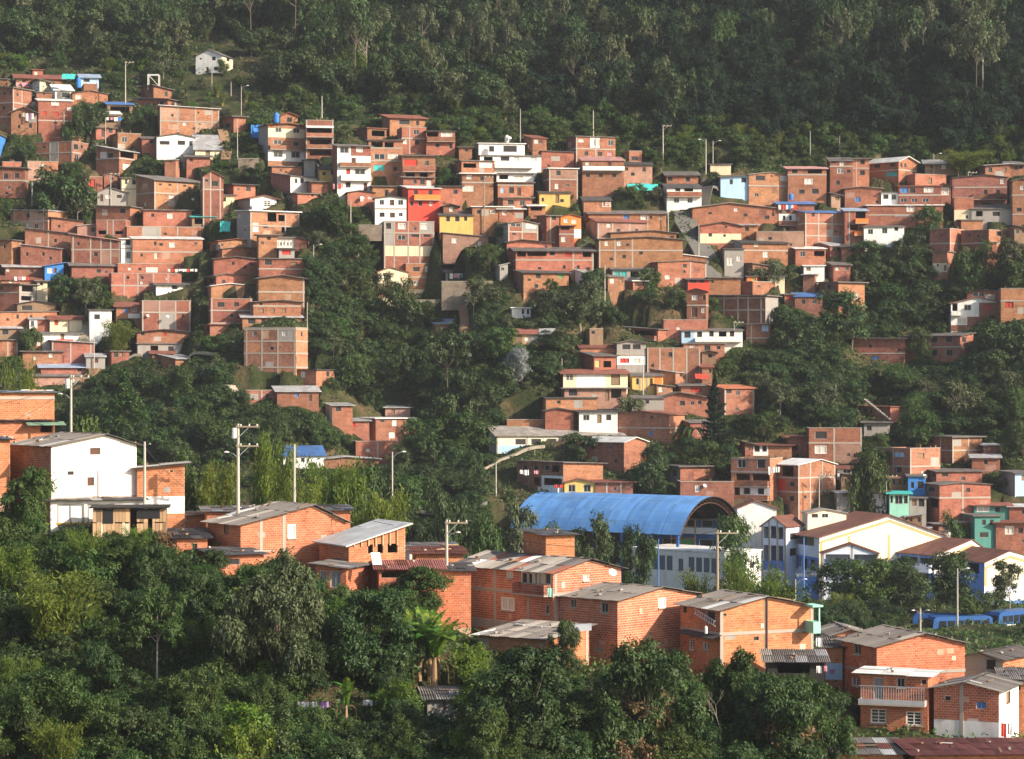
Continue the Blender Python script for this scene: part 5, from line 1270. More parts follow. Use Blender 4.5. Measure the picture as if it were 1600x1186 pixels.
def broad_crown(rng, nl, n, z0, leaf, flat=1.0, lobe=(0.16, 0.26), asp=0.5, sprig=True):
    C = []
    skew = rng.normal(size=2) * .10; top = rng.uniform(.34, .52); fat = rng.uniform(.55, .75)
    for i in range(nl):
        for _ in range(40):
            a_ = rng.uniform(0, 2 * math.pi); t = rng.uniform(0, 1)
            z = z0 + (1 - z0) * (0.10 + 0.78 * t)
            rm = 0.5 * math.sqrt(max(0.03, 1 - ((t - top) / fat) ** 2)) * (1 + .22 * math.sin(2 * a_ + nl) + .15 * math.sin(3 * a_ + 1))
            r = rm * math.sqrt(rng.uniform(0.02, 1)) * 0.78
            c = np.array([r * math.cos(a_) + skew[0] * t, r * math.sin(a_) + skew[1] * t, z])
            if all(np.linalg.norm((c - k[0]) * (1, 1, 1.2)) > 0.12 for k in C): break
        C.append((c, rng.uniform(*lobe) * rng.choice([.62, .85, 1.0, 1.12])))
    w = np.array([c[1] ** 2 for c in C]); w /= w.sum()
    if sprig: n = n // 7
    idx = rng.choice(len(C), n, p=w)
    cen = np.array([c[0] for c in C])[idx]; rr = np.array([c[1] for c in C])[idx]
    d = norm(rng.normal(size=(n, 3)) + np.array([0, 0, 0.25]))
    wob = 1 + .22 * np.sin(d[:, 0] * 5 + idx) * np.sin(d[:, 2] * 6 + idx * 1.7) + .12 * np.sin(d[:, 1] * 11 + idx)
    k = rng.uniform(0, 1, n) ** 0.36 * (1 + 0.14 * rng.normal(size=n)) * wob
    P = cen + d * (rr * k)[:, None] * np.array([1, 1, 0.72 * flat])
    if sprig: return sprigs(rng, P, d * .8 + np.array([0, 0, .5]), leaf, 7, asp), [c[0] for c in C]
    Nn = d * 0.75 + np.array([0, 0, 0.45]) + rng.normal(size=(n, 3)) * 0.45
    return leaves(rng, P, Nn, leaf, asp), [c[0] for c in C]
def trunk_mesh(name, tops, z0, r, mat, rng, n=5, branch=True, lean=0.02):
    mb = MB()
    b0 = Vector((0, 0, -0.03)); f = Vector((rng.uniform(-lean, lean), rng.uniform(-lean, lean), z0))
    top = Vector((f.x * 1.5, f.y * 1.5, z0 + (1 - z0) * 0.55))
    mb.tube([b0, f * 0.5, f, top], [r * 1.25, r, r * .8, r * .25], n)
    if branch:
        for c in tops[:9]:
            c = Vector(c); st = f.lerp(top, rng.uniform(0, .5)); m_ = st.lerp(c, .5) + Vector((0, 0, -.03))
            mb.tube([st, m_, st.lerp(c, .95)], [r * .5, r * .33, r * .12], 4)
    return mb.mesh(name, [MATS[mat]], True)
TK = {}       # kind -> list of (trunk, crown)
def add_kind(kind, crown_mat, bark, shapes):
    out = []
    for k, (V, tops, z0, r) in enumerate(shapes):
        out.append((trunk_mesh('trunk_' + kind, tops, z0, r, bark, random.Random(k)), quads_mesh('crown_' + kind, V, [MATS[crown_mat]])))
    TK[kind] = out
def shape(seed, nl, n, z0, leaf, r, **kw):
    rng = np.random.default_rng(seed); V, tops = broad_crown(rng, nl, n, z0, leaf, **kw); return (V, tops, z0, r)
farS = [shape(s_, 20, 7600, 0.14, 0.043, 0.018, lobe=(0.11, 0.22)) for s_ in (1, 2, 3, 6)]
farS2 = [shape(s_, 14, 3200, 0.30, 0.052, 0.014, lobe=(0.09, 0.18)) for s_ in (4, 5)]
add_kind('far_dark', 'lf_dark', 'bark', farS); add_kind('far_mid', 'lf_mid', 'bark', farS); add_kind('far_olive', 'lf_olive', 'bark_pale', farS2)
add_kind('far_pine_shade', 'lf_pine_shade', 'bark', [shape(s_, 24, 9000, 0.08, 0.036, 0.016, lobe=(0.09, 0.17)) for s_ in (11, 12)]); add_kind('far_bright', 'lf_bright', 'bark', farS[:2]); add_kind('far_eucalypt', 'lf_olive', 'bark_pale', [shape(s_, 10, 2600, 0.52, 0.042, 0.010, lobe=(0.10, 0.18)) for s_ in (14, 15)]); add_kind('far_silver', 'lf_silver', 'bark_pale', farS[2:]); add_kind('far_tall', 'lf_dark', 'bark', [shape(s_, 9, 2200, 0.50, 0.05, 0.011, lobe=(0.12, 0.22)) for s_ in (8, 9)])
nearS = [shape(s_, 34, 23000, 0.10, 0.034, 0.020, lobe=(0.08, 0.18), asp=.40) for s_ in (21, 22, 23, 26)]
nearT = [shape(s_, 18, 9000, 0.42, 0.034, 0.014, lobe=(0.07, 0.14), asp=.4) for s_ in (24, 25)]
add_kind('near_dark', 'lf_dark', 'bark', nearS[:2]); add_kind('near_mid', 'lf_mid', 'bark', nearS[1:] + [shape(29, 26, 12000, .06, .050, .016, lobe=(.08, .16), asp=.36)]); add_kind('near_olive', 'lf_olive', 'bark', nearS[:1] + nearS[2:]); add_kind('near_open', 'lf_mid', 'bark_pale', nearT)
shrS = [shape(s_, 13, 3800, 0.02, 0.062, 0.012, lobe=(0.16, 0.26)) for s_ in (31, 32)]
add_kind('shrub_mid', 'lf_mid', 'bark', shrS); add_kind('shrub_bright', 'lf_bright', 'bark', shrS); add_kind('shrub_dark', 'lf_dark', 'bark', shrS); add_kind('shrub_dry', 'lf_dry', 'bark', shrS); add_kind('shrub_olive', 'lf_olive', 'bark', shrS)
def conifer(seed, n, dens, width=0.5, droop=0.10, tip=0.0):
    rng = np.random.default_rng(seed); P, D_ = [], []
    for i in range(n):
        t = i / (n - 1); z = 0.10 + 0.88 * t; R_ = width * (1 - t) ** 0.8 + 0.02
        for b in range(int(9 - 4 * t)):
            a_ = rng.uniform(0, 2 * math.pi); rl = R_ * rng.uniform(.75, 1.1)
            m_ = int(dens * (0.4 + rl * 2))
            q_ = rng.uniform(0.1, 1, m_)
            p = np.stack([np.cos(a_) * q_ * rl, np.sin(a_) * q_ * rl, z - droop * q_ ** 1.6 * (rl / width) + tip * q_ ** 3], 1)
            p += rng.normal(size=p.shape) * 0.014 * np.array([1, 1, .6])
            P.append(p); D_.append(np.tile([0, 0, 1.0], (m_, 1)) + rng.normal(size=(m_, 3)) * .5)
    V = leaves(rng, np.concatenate(P), np.concatenate(D_), 0.055, 0.28)
    return (V, [], 0.55, 0.016)
add_kind('conifer', 'lf_pine_shade', 'bark', [conifer(41, 24, 26, .32, .05, .05), conifer(42, 22, 26, .36, .10)])
add_kind('araucaria', 'lf_pine_shade', 'bark', [conifer(44, 19, 120, .5, .03, .05)])
add_kind('pine_soft', 'lf_mid', 'bark', [conifer(43, 26, 60, .46, .13)])
def bamboo(seed, ns, n):
    rng = np.random.default_rng(seed); P, D_, stems = [], [], []
    for i in range(ns):
        a_ = rng.uniform(0, 2 * math.pi); reach = rng.uniform(.12, .46); h = rng.uniform(.65, 1.0)
        b = np.array([math.cos(a_), math.sin(a_), 0]) * rng.uniform(0, .10)
        t = np.linspace(0, 1, 6)
        line = np.stack([b[0] + math.cos(a_) * reach * t ** 2.2, b[1] + math.sin(a_) * reach * t ** 2.2, h * (t - 0.22 * t ** 3.2) / .80], 1)
        stems.append(line)
        m_ = n // ns; q_ = rng.uniform(.28, 1.0, m_)
        p = np.stack([np.interp(q_, t, line[:, k]) for k in range(3)], 1) + rng.normal(size=(m_, 3)) * np.array([.045, .045, .035])
        P.append(p); D_.append(rng.normal(size=(m_, 3)) * .8 + np.array([0, 0, .5]))
    V = leaves(rng, np.concatenate(P), np.concatenate(D_), 0.05, 0.22, 0.6)
    return V, stems
def add_bamboo(kind, mat, seeds, ns, n):
    out = []
    for s_ in seeds:
        V, stems = bamboo(s_, ns, n); mb = MB()
        for l in stems: mb.tube([tuple(p) for p in l], [.006, .0055, .005, .004, .003, .0015], 4, cap=False)
        out.append((mb.mesh('canes', [MATS['cane']]), quads_mesh('crown_' + kind, V, [MATS[mat]])))
    TK[kind] = out
plain('cane', (0.28, 0.25, 0.07)); 
add_bamboo('bamboo', 'lf_bamboo', (51, 52, 53), 26, 9000)
add_bamboo('cane_grass', 'lf_grass', (54,), 40, 4000)
# a bare tree
def bare(seed):
    rng = random.Random(seed); mb = MB()
    def grow(p, d_, l, r, k):
        q_ = p + d_ * l; mb.tube([p, (p + q_) / 2 + Vector((rng.uniform(-.01, .01), rng.uniform(-.01, .01), 0)), q_], [r, r * .85, r * .65], 4, cap=False)
        if k == 0: return
        for _ in range(rng.choice([2, 2, 3])):
            nd = (d_ + Vector((rng.uniform(-.75, .75), rng.uniform(-.75, .75), rng.uniform(-.05, .45)))).normalized()
            grow(q_, nd, l * rng.uniform(.6, .85), r * .6, k - 1)
    grow(Vector((0, 0, -.02)), Vector((.03, 0, 1)), .33, .014, 5)
    return mb.mesh('bare_branches', [MATS['bark_pale']], True)
BARE = [bare(61), bare(62)]
# banana and palm blades
def blade(name, mat, L_=1.0, w=0.24, arch=0.45, n=9, ragged=True):
    rng = random.Random(5); V = []
    for i in range(n):
        t0, t1 = i / n, (i + 1) / n
        def pz(t): return (0.62 * t, 0.75 * t - arch * t * t * 1.35)
        def wd(t): return w * (math.sin(math.pi * min(1, t * .93 + .07)) ** .6)
        (x0, z0), (x1, z1) = pz(t0), pz(t1)
        g_ = 0.82 if ragged else 1.0
        for s_ in (-1, 1):
            dz = rng.uniform(.02, .10)
            V.append([(x0, 0, z0), (x1, 0, z1), (x0 + (x1 - x0) * g_, s_ * wd(t1) * .5, z1 + wd(t1) * .22 - dz * .2), (x0, s_ * wd(t0 if i else .05) * .5, z0 + wd(t0) * .22)])
    return quads_mesh(name, np.array(V), [MATS[mat]])
BLADE = blade('banana_blade', 'lf_banana'); BLADE2 = blade('banana_blade_young', 'lf_bright', 1, .22, .18); FROND = blade('palm_frond', 'lf_mid', 1, .13, .75, 14)
BLADE_DRY = blade('banana_blade_dry', 'lf_dry', 1, .12, 1.1)
def banana(name, p, h, stems, nl, label, group=None, mesh=None, cat='banana plant', bark='bark_dry', spread=0.12, upright=0.0):
    r = empty(name, p, random.uniform(0, 6)); set_label(r, label, cat, group)
    rng = random.Random(int(p[0] * 100) + stems)
    for k in range(stems):
        a_ = rng.uniform(0, 6.28); q_ = Vector((math.cos(a_), math.sin(a_), 0)) * h * spread * (k > 0) * rng.uniform(.7, 1.4)
        hs_ = h * rng.uniform(.26, .38) * (1 if k == 0 else rng.uniform(.7, 1))
        mb = MB(); mb.tube([q_ + Vector((0, 0, -.3)), q_ + Vector((0, 0, hs_ * .5)), q_ + Vector((.02, 0, hs_))], [h * .035, h * .03, h * .018], 7)
        link('stem', mb.mesh('stem', [MATS[bark]], True), r)
        for i in range(nl):
            a2 = i * 2.399 + rng.uniform(-.3, .3); s_ = h * rng.uniform(.62, .88)
            dry = i >= nl - 2 and mesh is None and nl > 5
            link('leaf', (BLADE_DRY if dry else (mesh or (BLADE if i > 1 else BLADE2))), r, q_ + Vector((0, 0, hs_ * (.96 if not dry else .9))), (0, -rng.uniform(.0, .45) - upright * (1 if i < 4 else .4) if not dry else .5, a2), (s_, s_, s_))
    return r
# ---- planting
HB = []       # photo boxes of houses: x0,x1,y0,y1,distance
for d in HOUSES + SHOUSES:
    xl, xc, xr, yt, yb = d['n']; HB.append((xl, xr, yt - d['rise'], yb, d['Yd']))
for b_ in [(800, 1160, 778, 840, 383), (632, 712, 905, 1066, 900), (510, 575, 1045, 1128, 900), (456, 610, 1080, 1116, 900), (1092, 1145, 590, 705, 900), (664, 722, 1070, 1125, 900), (210, 280, 960, 1075, 900), (1095, 1150, 1060, 1170, 900), (1410, 1580, 955, 1000, 900), (292, 372, 62, 118, 900), (372, 450, 80, 118, 900), (1060, 1112, 290, 425, 900), (700, 735, 460, 530, 900), (760, 850, 690, 760, 900)]: HB.append(b_)
HB = np.array(HB)
FP = [(d['o'], d['ex'], d['ey'], d['Wm'], d['Dm']) for d in HOUSES + SHOUSES]
def in_house(X, Y, mg):
    for o, ex, ey, W, D in FP:
        lx = (X - o[0]) * ex[0] + (Y - o[1]) * ex[1]; ly = (X - o[0]) * ey[0] + (Y - o[1]) * ey[1]
        if -mg < lx < W + mg and -mg < ly < D + mg: return True
    return False
def hides(u, v, w, h, Y):
    x0, x1, y0, y1 = u - w * .42, u + w * .42, v - h * .95, v
    ix = np.minimum(HB[:, 1], x1) - np.maximum(HB[:, 0], x0); iy = np.minimum(HB[:, 3], y1) - np.maximum(HB[:, 2], y0)
    ar = np.clip(ix, 0, None) * np.clip(iy, 0, None) * (HB[:, 4] > Y - 2)
    return ar.sum() / max(w * h * .8, 1) > 0.22 or (ar / ((HB[:, 1] - HB[:, 0]) * (HB[:, 3] - HB[:, 2]))).max() > 0.22
TCOUNT = {}
NAMES = {'araucaria': 'conifer_tree', 'conifer': 'conifer_tree', 'pine_soft': 'pine_tree', 'bamboo': 'bamboo_clump', 'cane_grass': 'cane_clump', 'far_tall': 'tall_tree', 'far_eucalypt': 'eucalyptus_tree', 'far_silver': 'silver_tree', 'near_open': 'slender_tree', 'far_mid': 'leafy_tree', 'near_mid': 'leafy_tree', 'far_olive': 'thin_crowned_tree', 'near_olive': 'thin_crowned_tree'}
def plant_at(kind, X, Y, w, h, label, group=None, sink=0.25):
    z = height(X, Y) - sink
    nm = NAMES.get(kind, 'shrub' if kind.startswith('shrub') else 'broadleaf_tree')
    r = empty(nm, (X, Y, z), random.uniform(0, 6.28)); r.scale = (w, w, h)
    cat = 'bamboo' if kind == 'bamboo' else ('shrub' if kind.startswith('shrub') or kind == 'cane_grass' else 'tree')
    set_label(r, label, cat, group)
    tr, cr = TK[kind][random.randrange(len(TK[kind]))]
    link('canes' if kind in ('bamboo', 'cane_grass') else ('stem' if kind.startswith('shrub') else 'trunk'), tr, r); link('foliage' if cat != 'tree' else 'crown', cr, r)
    return r
def tree(kind, u, vtop, vbase, wpx, label, ymin=FAR, group=None, Y=None):
    Y = Y or hit(u, vbase, ymin); s_ = FPX / Y
    X = (u - U0) / FPX * Y
    h = (vbase - vtop) / s_; g_ = (V0 - vbase) / FPX * Y - height(X, Y)   # ground may lie lower than the line of sight
    h += max(g_, 0)
    return plant_at(kind, X, Y, wpx / s_ * 1.05, h, label, group)
# trees one can pick out, far hillside (crown centre, top, base, width in photo pixels)
for t in [
 ('far_dark', 80, 248, 335, 112, 'big dark broadleaf tree among top left houses'),
 ('far_olive', 122, 268, 340, 46, 'yellowish thin tree right beside the big dark tree'),
 ('far_dark', 140, 152, 205, 50, 'dark tree below bright orange gabled house at top left'),
 ('far_mid', 120, 172, 212, 40, 'green bush tree beside red shutter house'),
 ('far_mid', 230, 158, 200, 34, 'round green tree in front of dark roofed brick house'),
 ('far_dark', 232, 246, 278, 36, 'small dark tree above four vent brick house'),
 ('far_dark', 98, 420, 478, 60, 'dark tree right below the blue shack'),
 ('far_olive', 135, 430, 488, 52, 'forked tree beside the steps to tall white house'),
 ('bamboo', 182, 496, 548, 62, 'bamboo clump beside tall white house'),
 ('far_mid', 45, 500, 545, 40, 'green tree before dark shed at left edge'),
 ('far_mid', 517, 308, 360, 56, 'spreading green tree left of clean white house'),
 ('far_bright', 548, 60, 142, 56, 'bright green rounded tree at the forest edge'),
 ('far_olive', 255, 78, 130, 52, 'olive rounded tree left of lone white house'),
 ('far_dark', 425, 100, 142, 56, 'dark rounded tree right of lone white house'),
 ('far_olive', 275, 30, 98, 64, 'pale olive tree above lone white house'),
 ('far_mid', 350, 90, 120, 22, 'little tree against corner of lone white house'),
 ('far_mid', 1016, 412, 455, 40, 'round tree before broad orange house on grassy slope'),
 ('far_dark', 925, 412, 462, 44, 'dark tree below the long terrace house'),
 ('far_olive', 908, 440, 515, 84, 'wide brownish tree in middle of grassy gap'),
 ('far_mid', 862, 430, 462, 24, 'slim bush tree before green shutter house'),
 ('far_silver', 815, 540, 605, 46, 'silver grey leaved tree in the ravine'),
 ('far_mid', 985, 288, 262, 20, 'x'),
 ('araucaria', 1118, 590, 706, 56, 'tall dark conifer before orange roofed house'),
 ('far_olive', 990, 612, 660, 60, 'thin umbrella shaped tree before white billboard house'),
 ('far_dark', 905, 668, 718, 70, 'dark tree in front of long cream hall'),
 ('far_dark', 1020, 705, 780, 70, 'dark dense tree left of grey and orange house'),
 ('far_mid', 1090, 686, 735, 70, 'green trees clump under the conifer'),
 ('far_dark', 1250, 480, 560, 90, 'large dark tree right of big dark brick frame house'),
 ('far_dark', 1330, 450, 545, 96, 'large dark tree before house rising out of right trees'),
 ('far_olive', 1205, 402, 432, 70, 'brownish shrubby tree below slate roof house'),
 ('far_mid', 1455, 318, 375, 52, 'olive round tree above bluish white house'),
 ('far_dark', 1410, 360, 420, 60, 'dark tree right of bluish white house'),
 ('far_dark', 1365, 372, 425, 66, 'dense tree below bluish white house'),
 ('far_mid', 1530, 372, 440, 60, 'green tree before twin faced brick house'),
 ('far_olive', 1580, 366, 440, 66, 'olive tree at right edge mid height'),
 ('far_dark', 1560, 496, 580, 96, 'big dark tree at right edge under chalet'),
 ('far_mid', 1355, 700, 780, 70, 'dark green tree between frame house and brick shutters house'),
 ('far_mid', 1490, 792, 850, 50, 'green tree before big orange low gable house'),
 ('pine_soft', 195, 572, 700, 118, 'large soft dark pine behind the white ridge house'),
 ('far_dark', 625, 428, 530, 70, 'dark tall tree just below cream gabled chalet'),
 ('far_olive', 590, 420, 480, 60, 'thin leaved olive tree left of cream chalet'),
 ('far_mid', 705, 640, 730, 120, 'broad bright green tree at foot of the ravine'),
 ('far_tall', 700, 520, 650, 110, 'tall pale trunked tree in middle of the ravine'),
 ('far_eucalypt', 1536, 12, 196, 100, 'tallest pale trunked tree at the upper right'),
 ('bamboo', 1505, 232, 275, 90, 'light green bamboo clump at right forest edge'),
]:
    if t[5] != 'x': tree(*t)
# valley trees and the lit trees just behind the ridge
for t in [
 ('far_dark', 930, 795, 900, 80, 'tall dark tree before middle of the blue hall', 365),
 ('far_dark', 995, 804, 900, 62, 'dark tree before right half of the blue hall', 366),
 ('far_mid', 860, 800, 890, 66, 'green tree before left half of the blue hall', 362),
 ('far_olive', 815, 768, 890, 84, 'thin olive tree hiding left end of the blue hall', 360),
 ('far_mid', 1160, 800, 885, 84, 'green tree right of the blue arch', 374),
 ('far_dark', 1320, 896, 985, 120, 'dark tree leftmost in row before the school', 358),
 ('far_mid', 1400, 894, 985, 110, 'green tree third and middle in row before the school', 356),
 ('far_dark', 1465, 880, 985, 100, 'dark tree rightmost in row before the school balcony', 355),
 ('far_mid', 1360, 892, 985, 90, 'green tree second in row before the school', 352),
 ('far_dark', 1432, 898, 985, 90, 'dark tree fourth in row before the school', 351),
 ('far_olive', 1577, 876, 975, 70, 'branchy tree before cream gable at right edge', 352),
 ('far_mid', 1530, 925, 985, 80, 'low green tree beside the buses', 345),
 ('bamboo', 1195, 884, 950, 130, 'bright green bamboo thicket left of blue stair block', 300),
 ('bamboo', 1100, 888, 950, 90, 'bright green bamboo before classroom block', 290),
 ('bamboo', 1145, 862, 950, 50, 'drooping bamboo beside wooden lamp pole', 286),
 ('bamboo', 425, 676, 800, 84, 'tall yellow green bamboo behind the two ridge poles', 250),
 ('bamboo', 520, 714, 815, 120, 'yellow green bamboo right of second ridge pole', 248),
 ('bamboo', 600, 756, 850, 110, 'bright bamboo slope above the white tilted roof', 240),
 ('bamboo', 470, 740, 815, 90, 'bright bamboo behind main ridge gable', 244),
 ('bamboo', 340, 712, 800, 90, 'yellow green bamboo right of orange shed house', 246),
 ('far_mid', 300, 700, 800, 70, 'thin green tree behind orange shed house', 250),
 ('far_dark', 585, 715, 800, 90, 'dark rounded tree behind bright bamboo slope', 300),
 ('far_mid', 150, 640, 700, 90, 'green shrub tree behind roof of white ridge house', 250),
 ('far_mid', 760, 800, 870, 60, 'green tree beside street behind rooftop tower house', 300),
 ('far_dark', 690, 740, 800, 70, 'dark tree above white shed behind ridge', 330),
 ('bamboo', 30, 560, 625, 70, 'yellow green bush above orange wall house at left edge', 300),
]:
    tree(*t[:6], Y=t[6])
# near slope
NEARLM = []
for t in [
 ('near_olive', 437, 838, 1085, 150, 'largest foreground tree with pale olive leaves below ridge gable'),
 ('near_mid', 190, 832, 940, 112, 'round tree below the wooden shack'),
 ('near_dark', 570, 905, 1070, 150, 'dark broad foreground tree left of banana clump'),
 ('near_dark', 800, 1002, 1215, 200, 'big dark foreground tree below lower brick lean to'),
 ('near_dark', 1000, 976, 1215, 175, 'big dark foreground tree before bright lit gable house'),
 ('near_mid', 1150, 1004, 1130, 96, 'foreground tree touching wide orange gabled house'),
 ('near_dark', 1215, 1048, 1215, 150, 'dark foreground tree below the dark shed'),
 ('near_mid', 1290, 1046, 1215, 110, 'foreground tree left of big orange house at lower right'),
 ('near_mid', 35, 722, 850, 96, 'leafy tree in front of tall white house at left'),
 ('near_open', 245, 900, 1075, 120, 'slender foreground tree with two pale bare trunks'),
 ('near_dark', 320, 852, 930, 78, 'dark tree below dark patched roof shack'),
 ('near_dark', 310, 890, 1010, 130, 'dense dark tree left of the largest foreground tree'),
 ('bamboo', 80, 880, 1050, 170, 'foreground bamboo clump on left slope'),
 ('bamboo', 20, 840, 960, 120, 'bamboo at left edge below leafy tree'),
 ('bamboo', 130, 820, 935, 80, 'thin bamboo canes before garage front'),
 ('near_mid', 60, 1030, 1190, 150, 'feathery green tree at lower left corner'),
 ('near_mid', 160, 1075, 1200, 110, 'green tree at bottom left beside feathery tree'),
 ('near_open', 300, 1030, 1175, 120, 'loose leafed tree at bottom left of banana sapling'),
 ('near_mid', 425, 1045, 1150, 84, 'small green tree under the largest foreground tree'),
 ('near_mid', 385, 1112, 1205, 70, 'round bright bush tree at bottom edge left of centre'),
 ('near_mid', 500, 1122, 1215, 90, 'bright green tree at bottom edge below clothes line'),
 ('near_mid', 632, 1104, 1210, 90, 'yellowish green tree hiding the small hut'),
 ('near_dark', 748, 1080, 1200, 70, 'dark tree right of the small grey hut'),
 ('near_dark', 900, 1080, 1215, 120, 'dark tree between the two big dark foreground trees'),
 ('near_dark', 1090, 1080, 1215, 110, 'dark tree behind the dead branching tree'),
 ('near_dark', 515, 950, 1060, 80, 'shadowy tree behind dark broad foreground tree'),
 ('near_dark', 880, 960, 1060, 60, 'small dark tree right of lower brick lean to'),
]:
    tree(*t, ymin=NEAR); NEARLM.append((t[1], (t[2] + t[3]) / 2, t[5]))
LMN += NEARLM
tree('near_mid', 640, 902, 990, 110, 'light green tree against wall of open porch house', Y=198.5)
# a dead tree and forest skeleton trees
def bare_tree(k, u, vt, vb, ymin, label):
    Y = hit(u, vb, ymin); s_ = FPX / Y; X = (u - U0) / FPX * Y
    h = (vb - vt) / s_; r = empty('bare_tree', (X, Y, height(X, Y) - .2), k * 1.3); r.scale = (h, h, h); set_label(r, label, 'tree'); link('branches', BARE[k % 2], r)
bare_tree(0, 1125, 1062, 1168, NEAR, 'dead leafless tree among dark foreground trees')
bare_tree(1, 515, 55, 140, FAR, 'bare pale forked tree at the forest edge')
bare_tree(0, 1305, 405, 450, FAR, 'bare grey tree below orange cottage with hanging plants')
bare_tree(1, 975, 95, 165, FAR, 'bare white leaning tree in the central forest')
# banana plants, palms
def ban(u, vt, vb, ymin, stems, nl, label, **kw):
    Y = hit(u, vb, ymin); X = (u - U0) / FPX * Y; h = (vb - vt) / FPX * Y
    return banana(kw.pop('name', 'banana_plant'), Vector((X, Y, height(X, Y) - .1)), h, stems, nl, label, **kw)
ban(672, 925, 1064, NEAR, 4, 10, 'large banana clump with dry brown stems in foreground', upright=.2)
ban(541, 1048, 1128, NEAR, 1, 8, 'upright young banana plant beside the clothes line', upright=.35)
ban(290, 1148, 1192, NEAR, 1, 6, 'small banana sapling at the bottom edge left')
ban(868, 1150, 1200, NEAR, 2, 6, 'young banana leaves at bottom edge centre')
ban(560, 1010, 1060, NEAR, 2, 6, 'wild plantain thicket above clothes line')
ban(610, 905, 940, NEAR, 2, 7, 'broad leaved plants under the open porch house')
ban(400, 1090, 1130, NEAR, 1, 7, 'dusky banana plant left of clothes line')
ban(285, 560, 608, FAR, 3, 8, 'far banana clump below grey concrete basement house')
ban(338, 568, 612, FAR, 2, 7, 'far banana plant left of tall frame tower')
ban(1418, 380, 440, FAR, 1, 11, 'palm with drooping fronds on right slope', name='palm_tree', mesh=FROND, cat='palm', bark='bark_pale')
ban(1378, 420, 458, FAR, 2, 7, 'far banana plant below the palm')
ban(1060, 452, 478, FAR, 2, 7, 'far banana plants before red ridge roof brick house')
ban(1240, 520, 552, FAR, 2, 7, 'far banana plants under large dark tree')
ban(1080, 632, 700, FAR, 1, 10, 'tree fern palm left of the conifer', name='palm_tree', mesh=FROND, cat='palm', bark='bark_pale')
ban(560, 360, 398, FAR, 1, 9, 'small palm left of cream based house', name='palm_tree', mesh=FROND, cat='palm', bark='bark_pale')
ban(655, 445, 466, FAR, 1, 9, 'little palm in front of orange house with cream base', name='palm_tree', mesh=FROND, cat='palm', bark='bark_pale')
ban(1120, 565, 590, FAR, 1, 9, 'small palm beside roofless brick frame house', name='palm_tree', mesh=FROND, cat='palm', bark='bark_pale')
ban(1350, 620, 645, FAR, 2, 8, 'palm shoots behind diagonal stair house', name='palm_tree', mesh=FROND, cat='palm', bark='bark_pale')
# random planting by zone: u0 u1 v0 v1 count hmin hmax kinds label
PLACED = []
def zone(u0, u1, v0, v1, n, h0, h1, kinds, label, group, ymin=FAR,  vlim=None, gap=2.0, check=True, wr=(0.75, 1.15)):
    k = tries = 0
    while k < n and tries < n * 30:
        tries += 1
        u, v = random.uniform(u0, u1), random.uniform(v0, v1)
        if vlim is not None and not vlim(u, v): continue
        Y = hit(u, v, ymin); X = (u - U0) / FPX * Y; s_ = FPX / Y
        h = random.uniform(h0, h1); w = h * random.uniform(*wr)
        kind = random.choice(kinds)
        if kind in ('conifer', 'far_tall'): h *= 1.25; w = h * .6
        if any((X - a_) ** 2 + ((Y - b_) * .8) ** 2 < (gap * (w + c_) * .25) ** 2 for a_, b_, c_ in PLACED): continue
        if in_house(X, Y, w * .22): continue
        if check and hides(u, v, w * s_, h * s_, Y): continue
        PLACED.append((X, Y, w))
        what = {'far_eucalypt': 'slim white trunked tree', 'far_pine_shade': 'blackish green dense tree', 'far_dark': 'dark green broadleaf tree', 'far_mid': 'mid green broadleaf tree', 'far_olive': 'olive thin crowned tree', 'far_tall': 'tall pale trunked tree', 'conifer': 'dark pointed conifer', 'bamboo': 'yellow green bamboo clump', 'cane_grass': 'tall cane grass clump', 'far_bright': 'bright green tree', 'shrub_mid': 'green leafy shrub', 'shrub_bright': 'bright green shrub', 'shrub_dark': 'dark green shrub', 'shrub_dry': 'dry brown shrub', 'shrub_olive': 'olive green shrub', 'near_mid': 'mid green leafy tree', 'near_dark': 'dark leafy tree'}[kind]
        plant_at(kind, X, Y, w, h, where(what, u, v - h * s_ * .5, ymin == NEAR) if 'forest' not in label else flabel(what, u, v, label), group)
        k += 1
    return k
FU = {}
def flabel(what, u, v, label):
    tops = sorted([q_ for q_ in LMF if q_[1] < 300], key=lambda q_: abs(q_[0] - u) + abs(q_[1] - np.interp(u, [0, 1600], [150, 270])) * .5)
    band = 'high above' if v < 30 else ('well above' if v < 120 else 'just above')
    what = {'dark green broadleaf tree': 'dark forest tree', 'mid green broadleaf tree': 'green forest tree', 'olive thin crowned tree': 'olive forest tree', 'tall pale trunked tree': 'pale trunked forest tree', 'dark pointed conifer': 'pointed forest conifer', 'blackish green dense tree': 'shade coloured forest tree'}.get(what, what)
    for q_ in tops[:26]:
        t = what + ' ' + band + ' ' + q_[2]
        if len(t.split()) <= 16 and t not in FU: break
    else:
        t = next((what + ' ' + band + ' ' + q_[2] for q_ in tops if len((what + band + q_[2]).split()) <= 13), what + ' ' + label)
    FU[t] = 1
    return t
DK, MD, OL = 'far_dark', 'far_mid', 'far_olive'
edge = lambda u: np.interp(u, [0, 150, 250, 300, 370, 420, 520, 700, 760, 900, 1000, 1100, 1300, 1480, 1600], [98, 112, 118, 70, 70, 160, 165, 182, 200, 192, 232, 238, 225, 245, 258])
fkinds = {0: [DK, DK, OL, MD, 'far_tall'], 1: [DK, MD, OL, 'far_tall', 'far_tall', DK], 2: ['far_pine_shade', 'far_pine_shade', DK, MD, 'conifer', 'far_tall'], 3: ['far_pine_shade', 'far_pine_shade', 'conifer', 'conifer', DK, 'far_tall']}  # right zones: shade put into a darker leaf colour
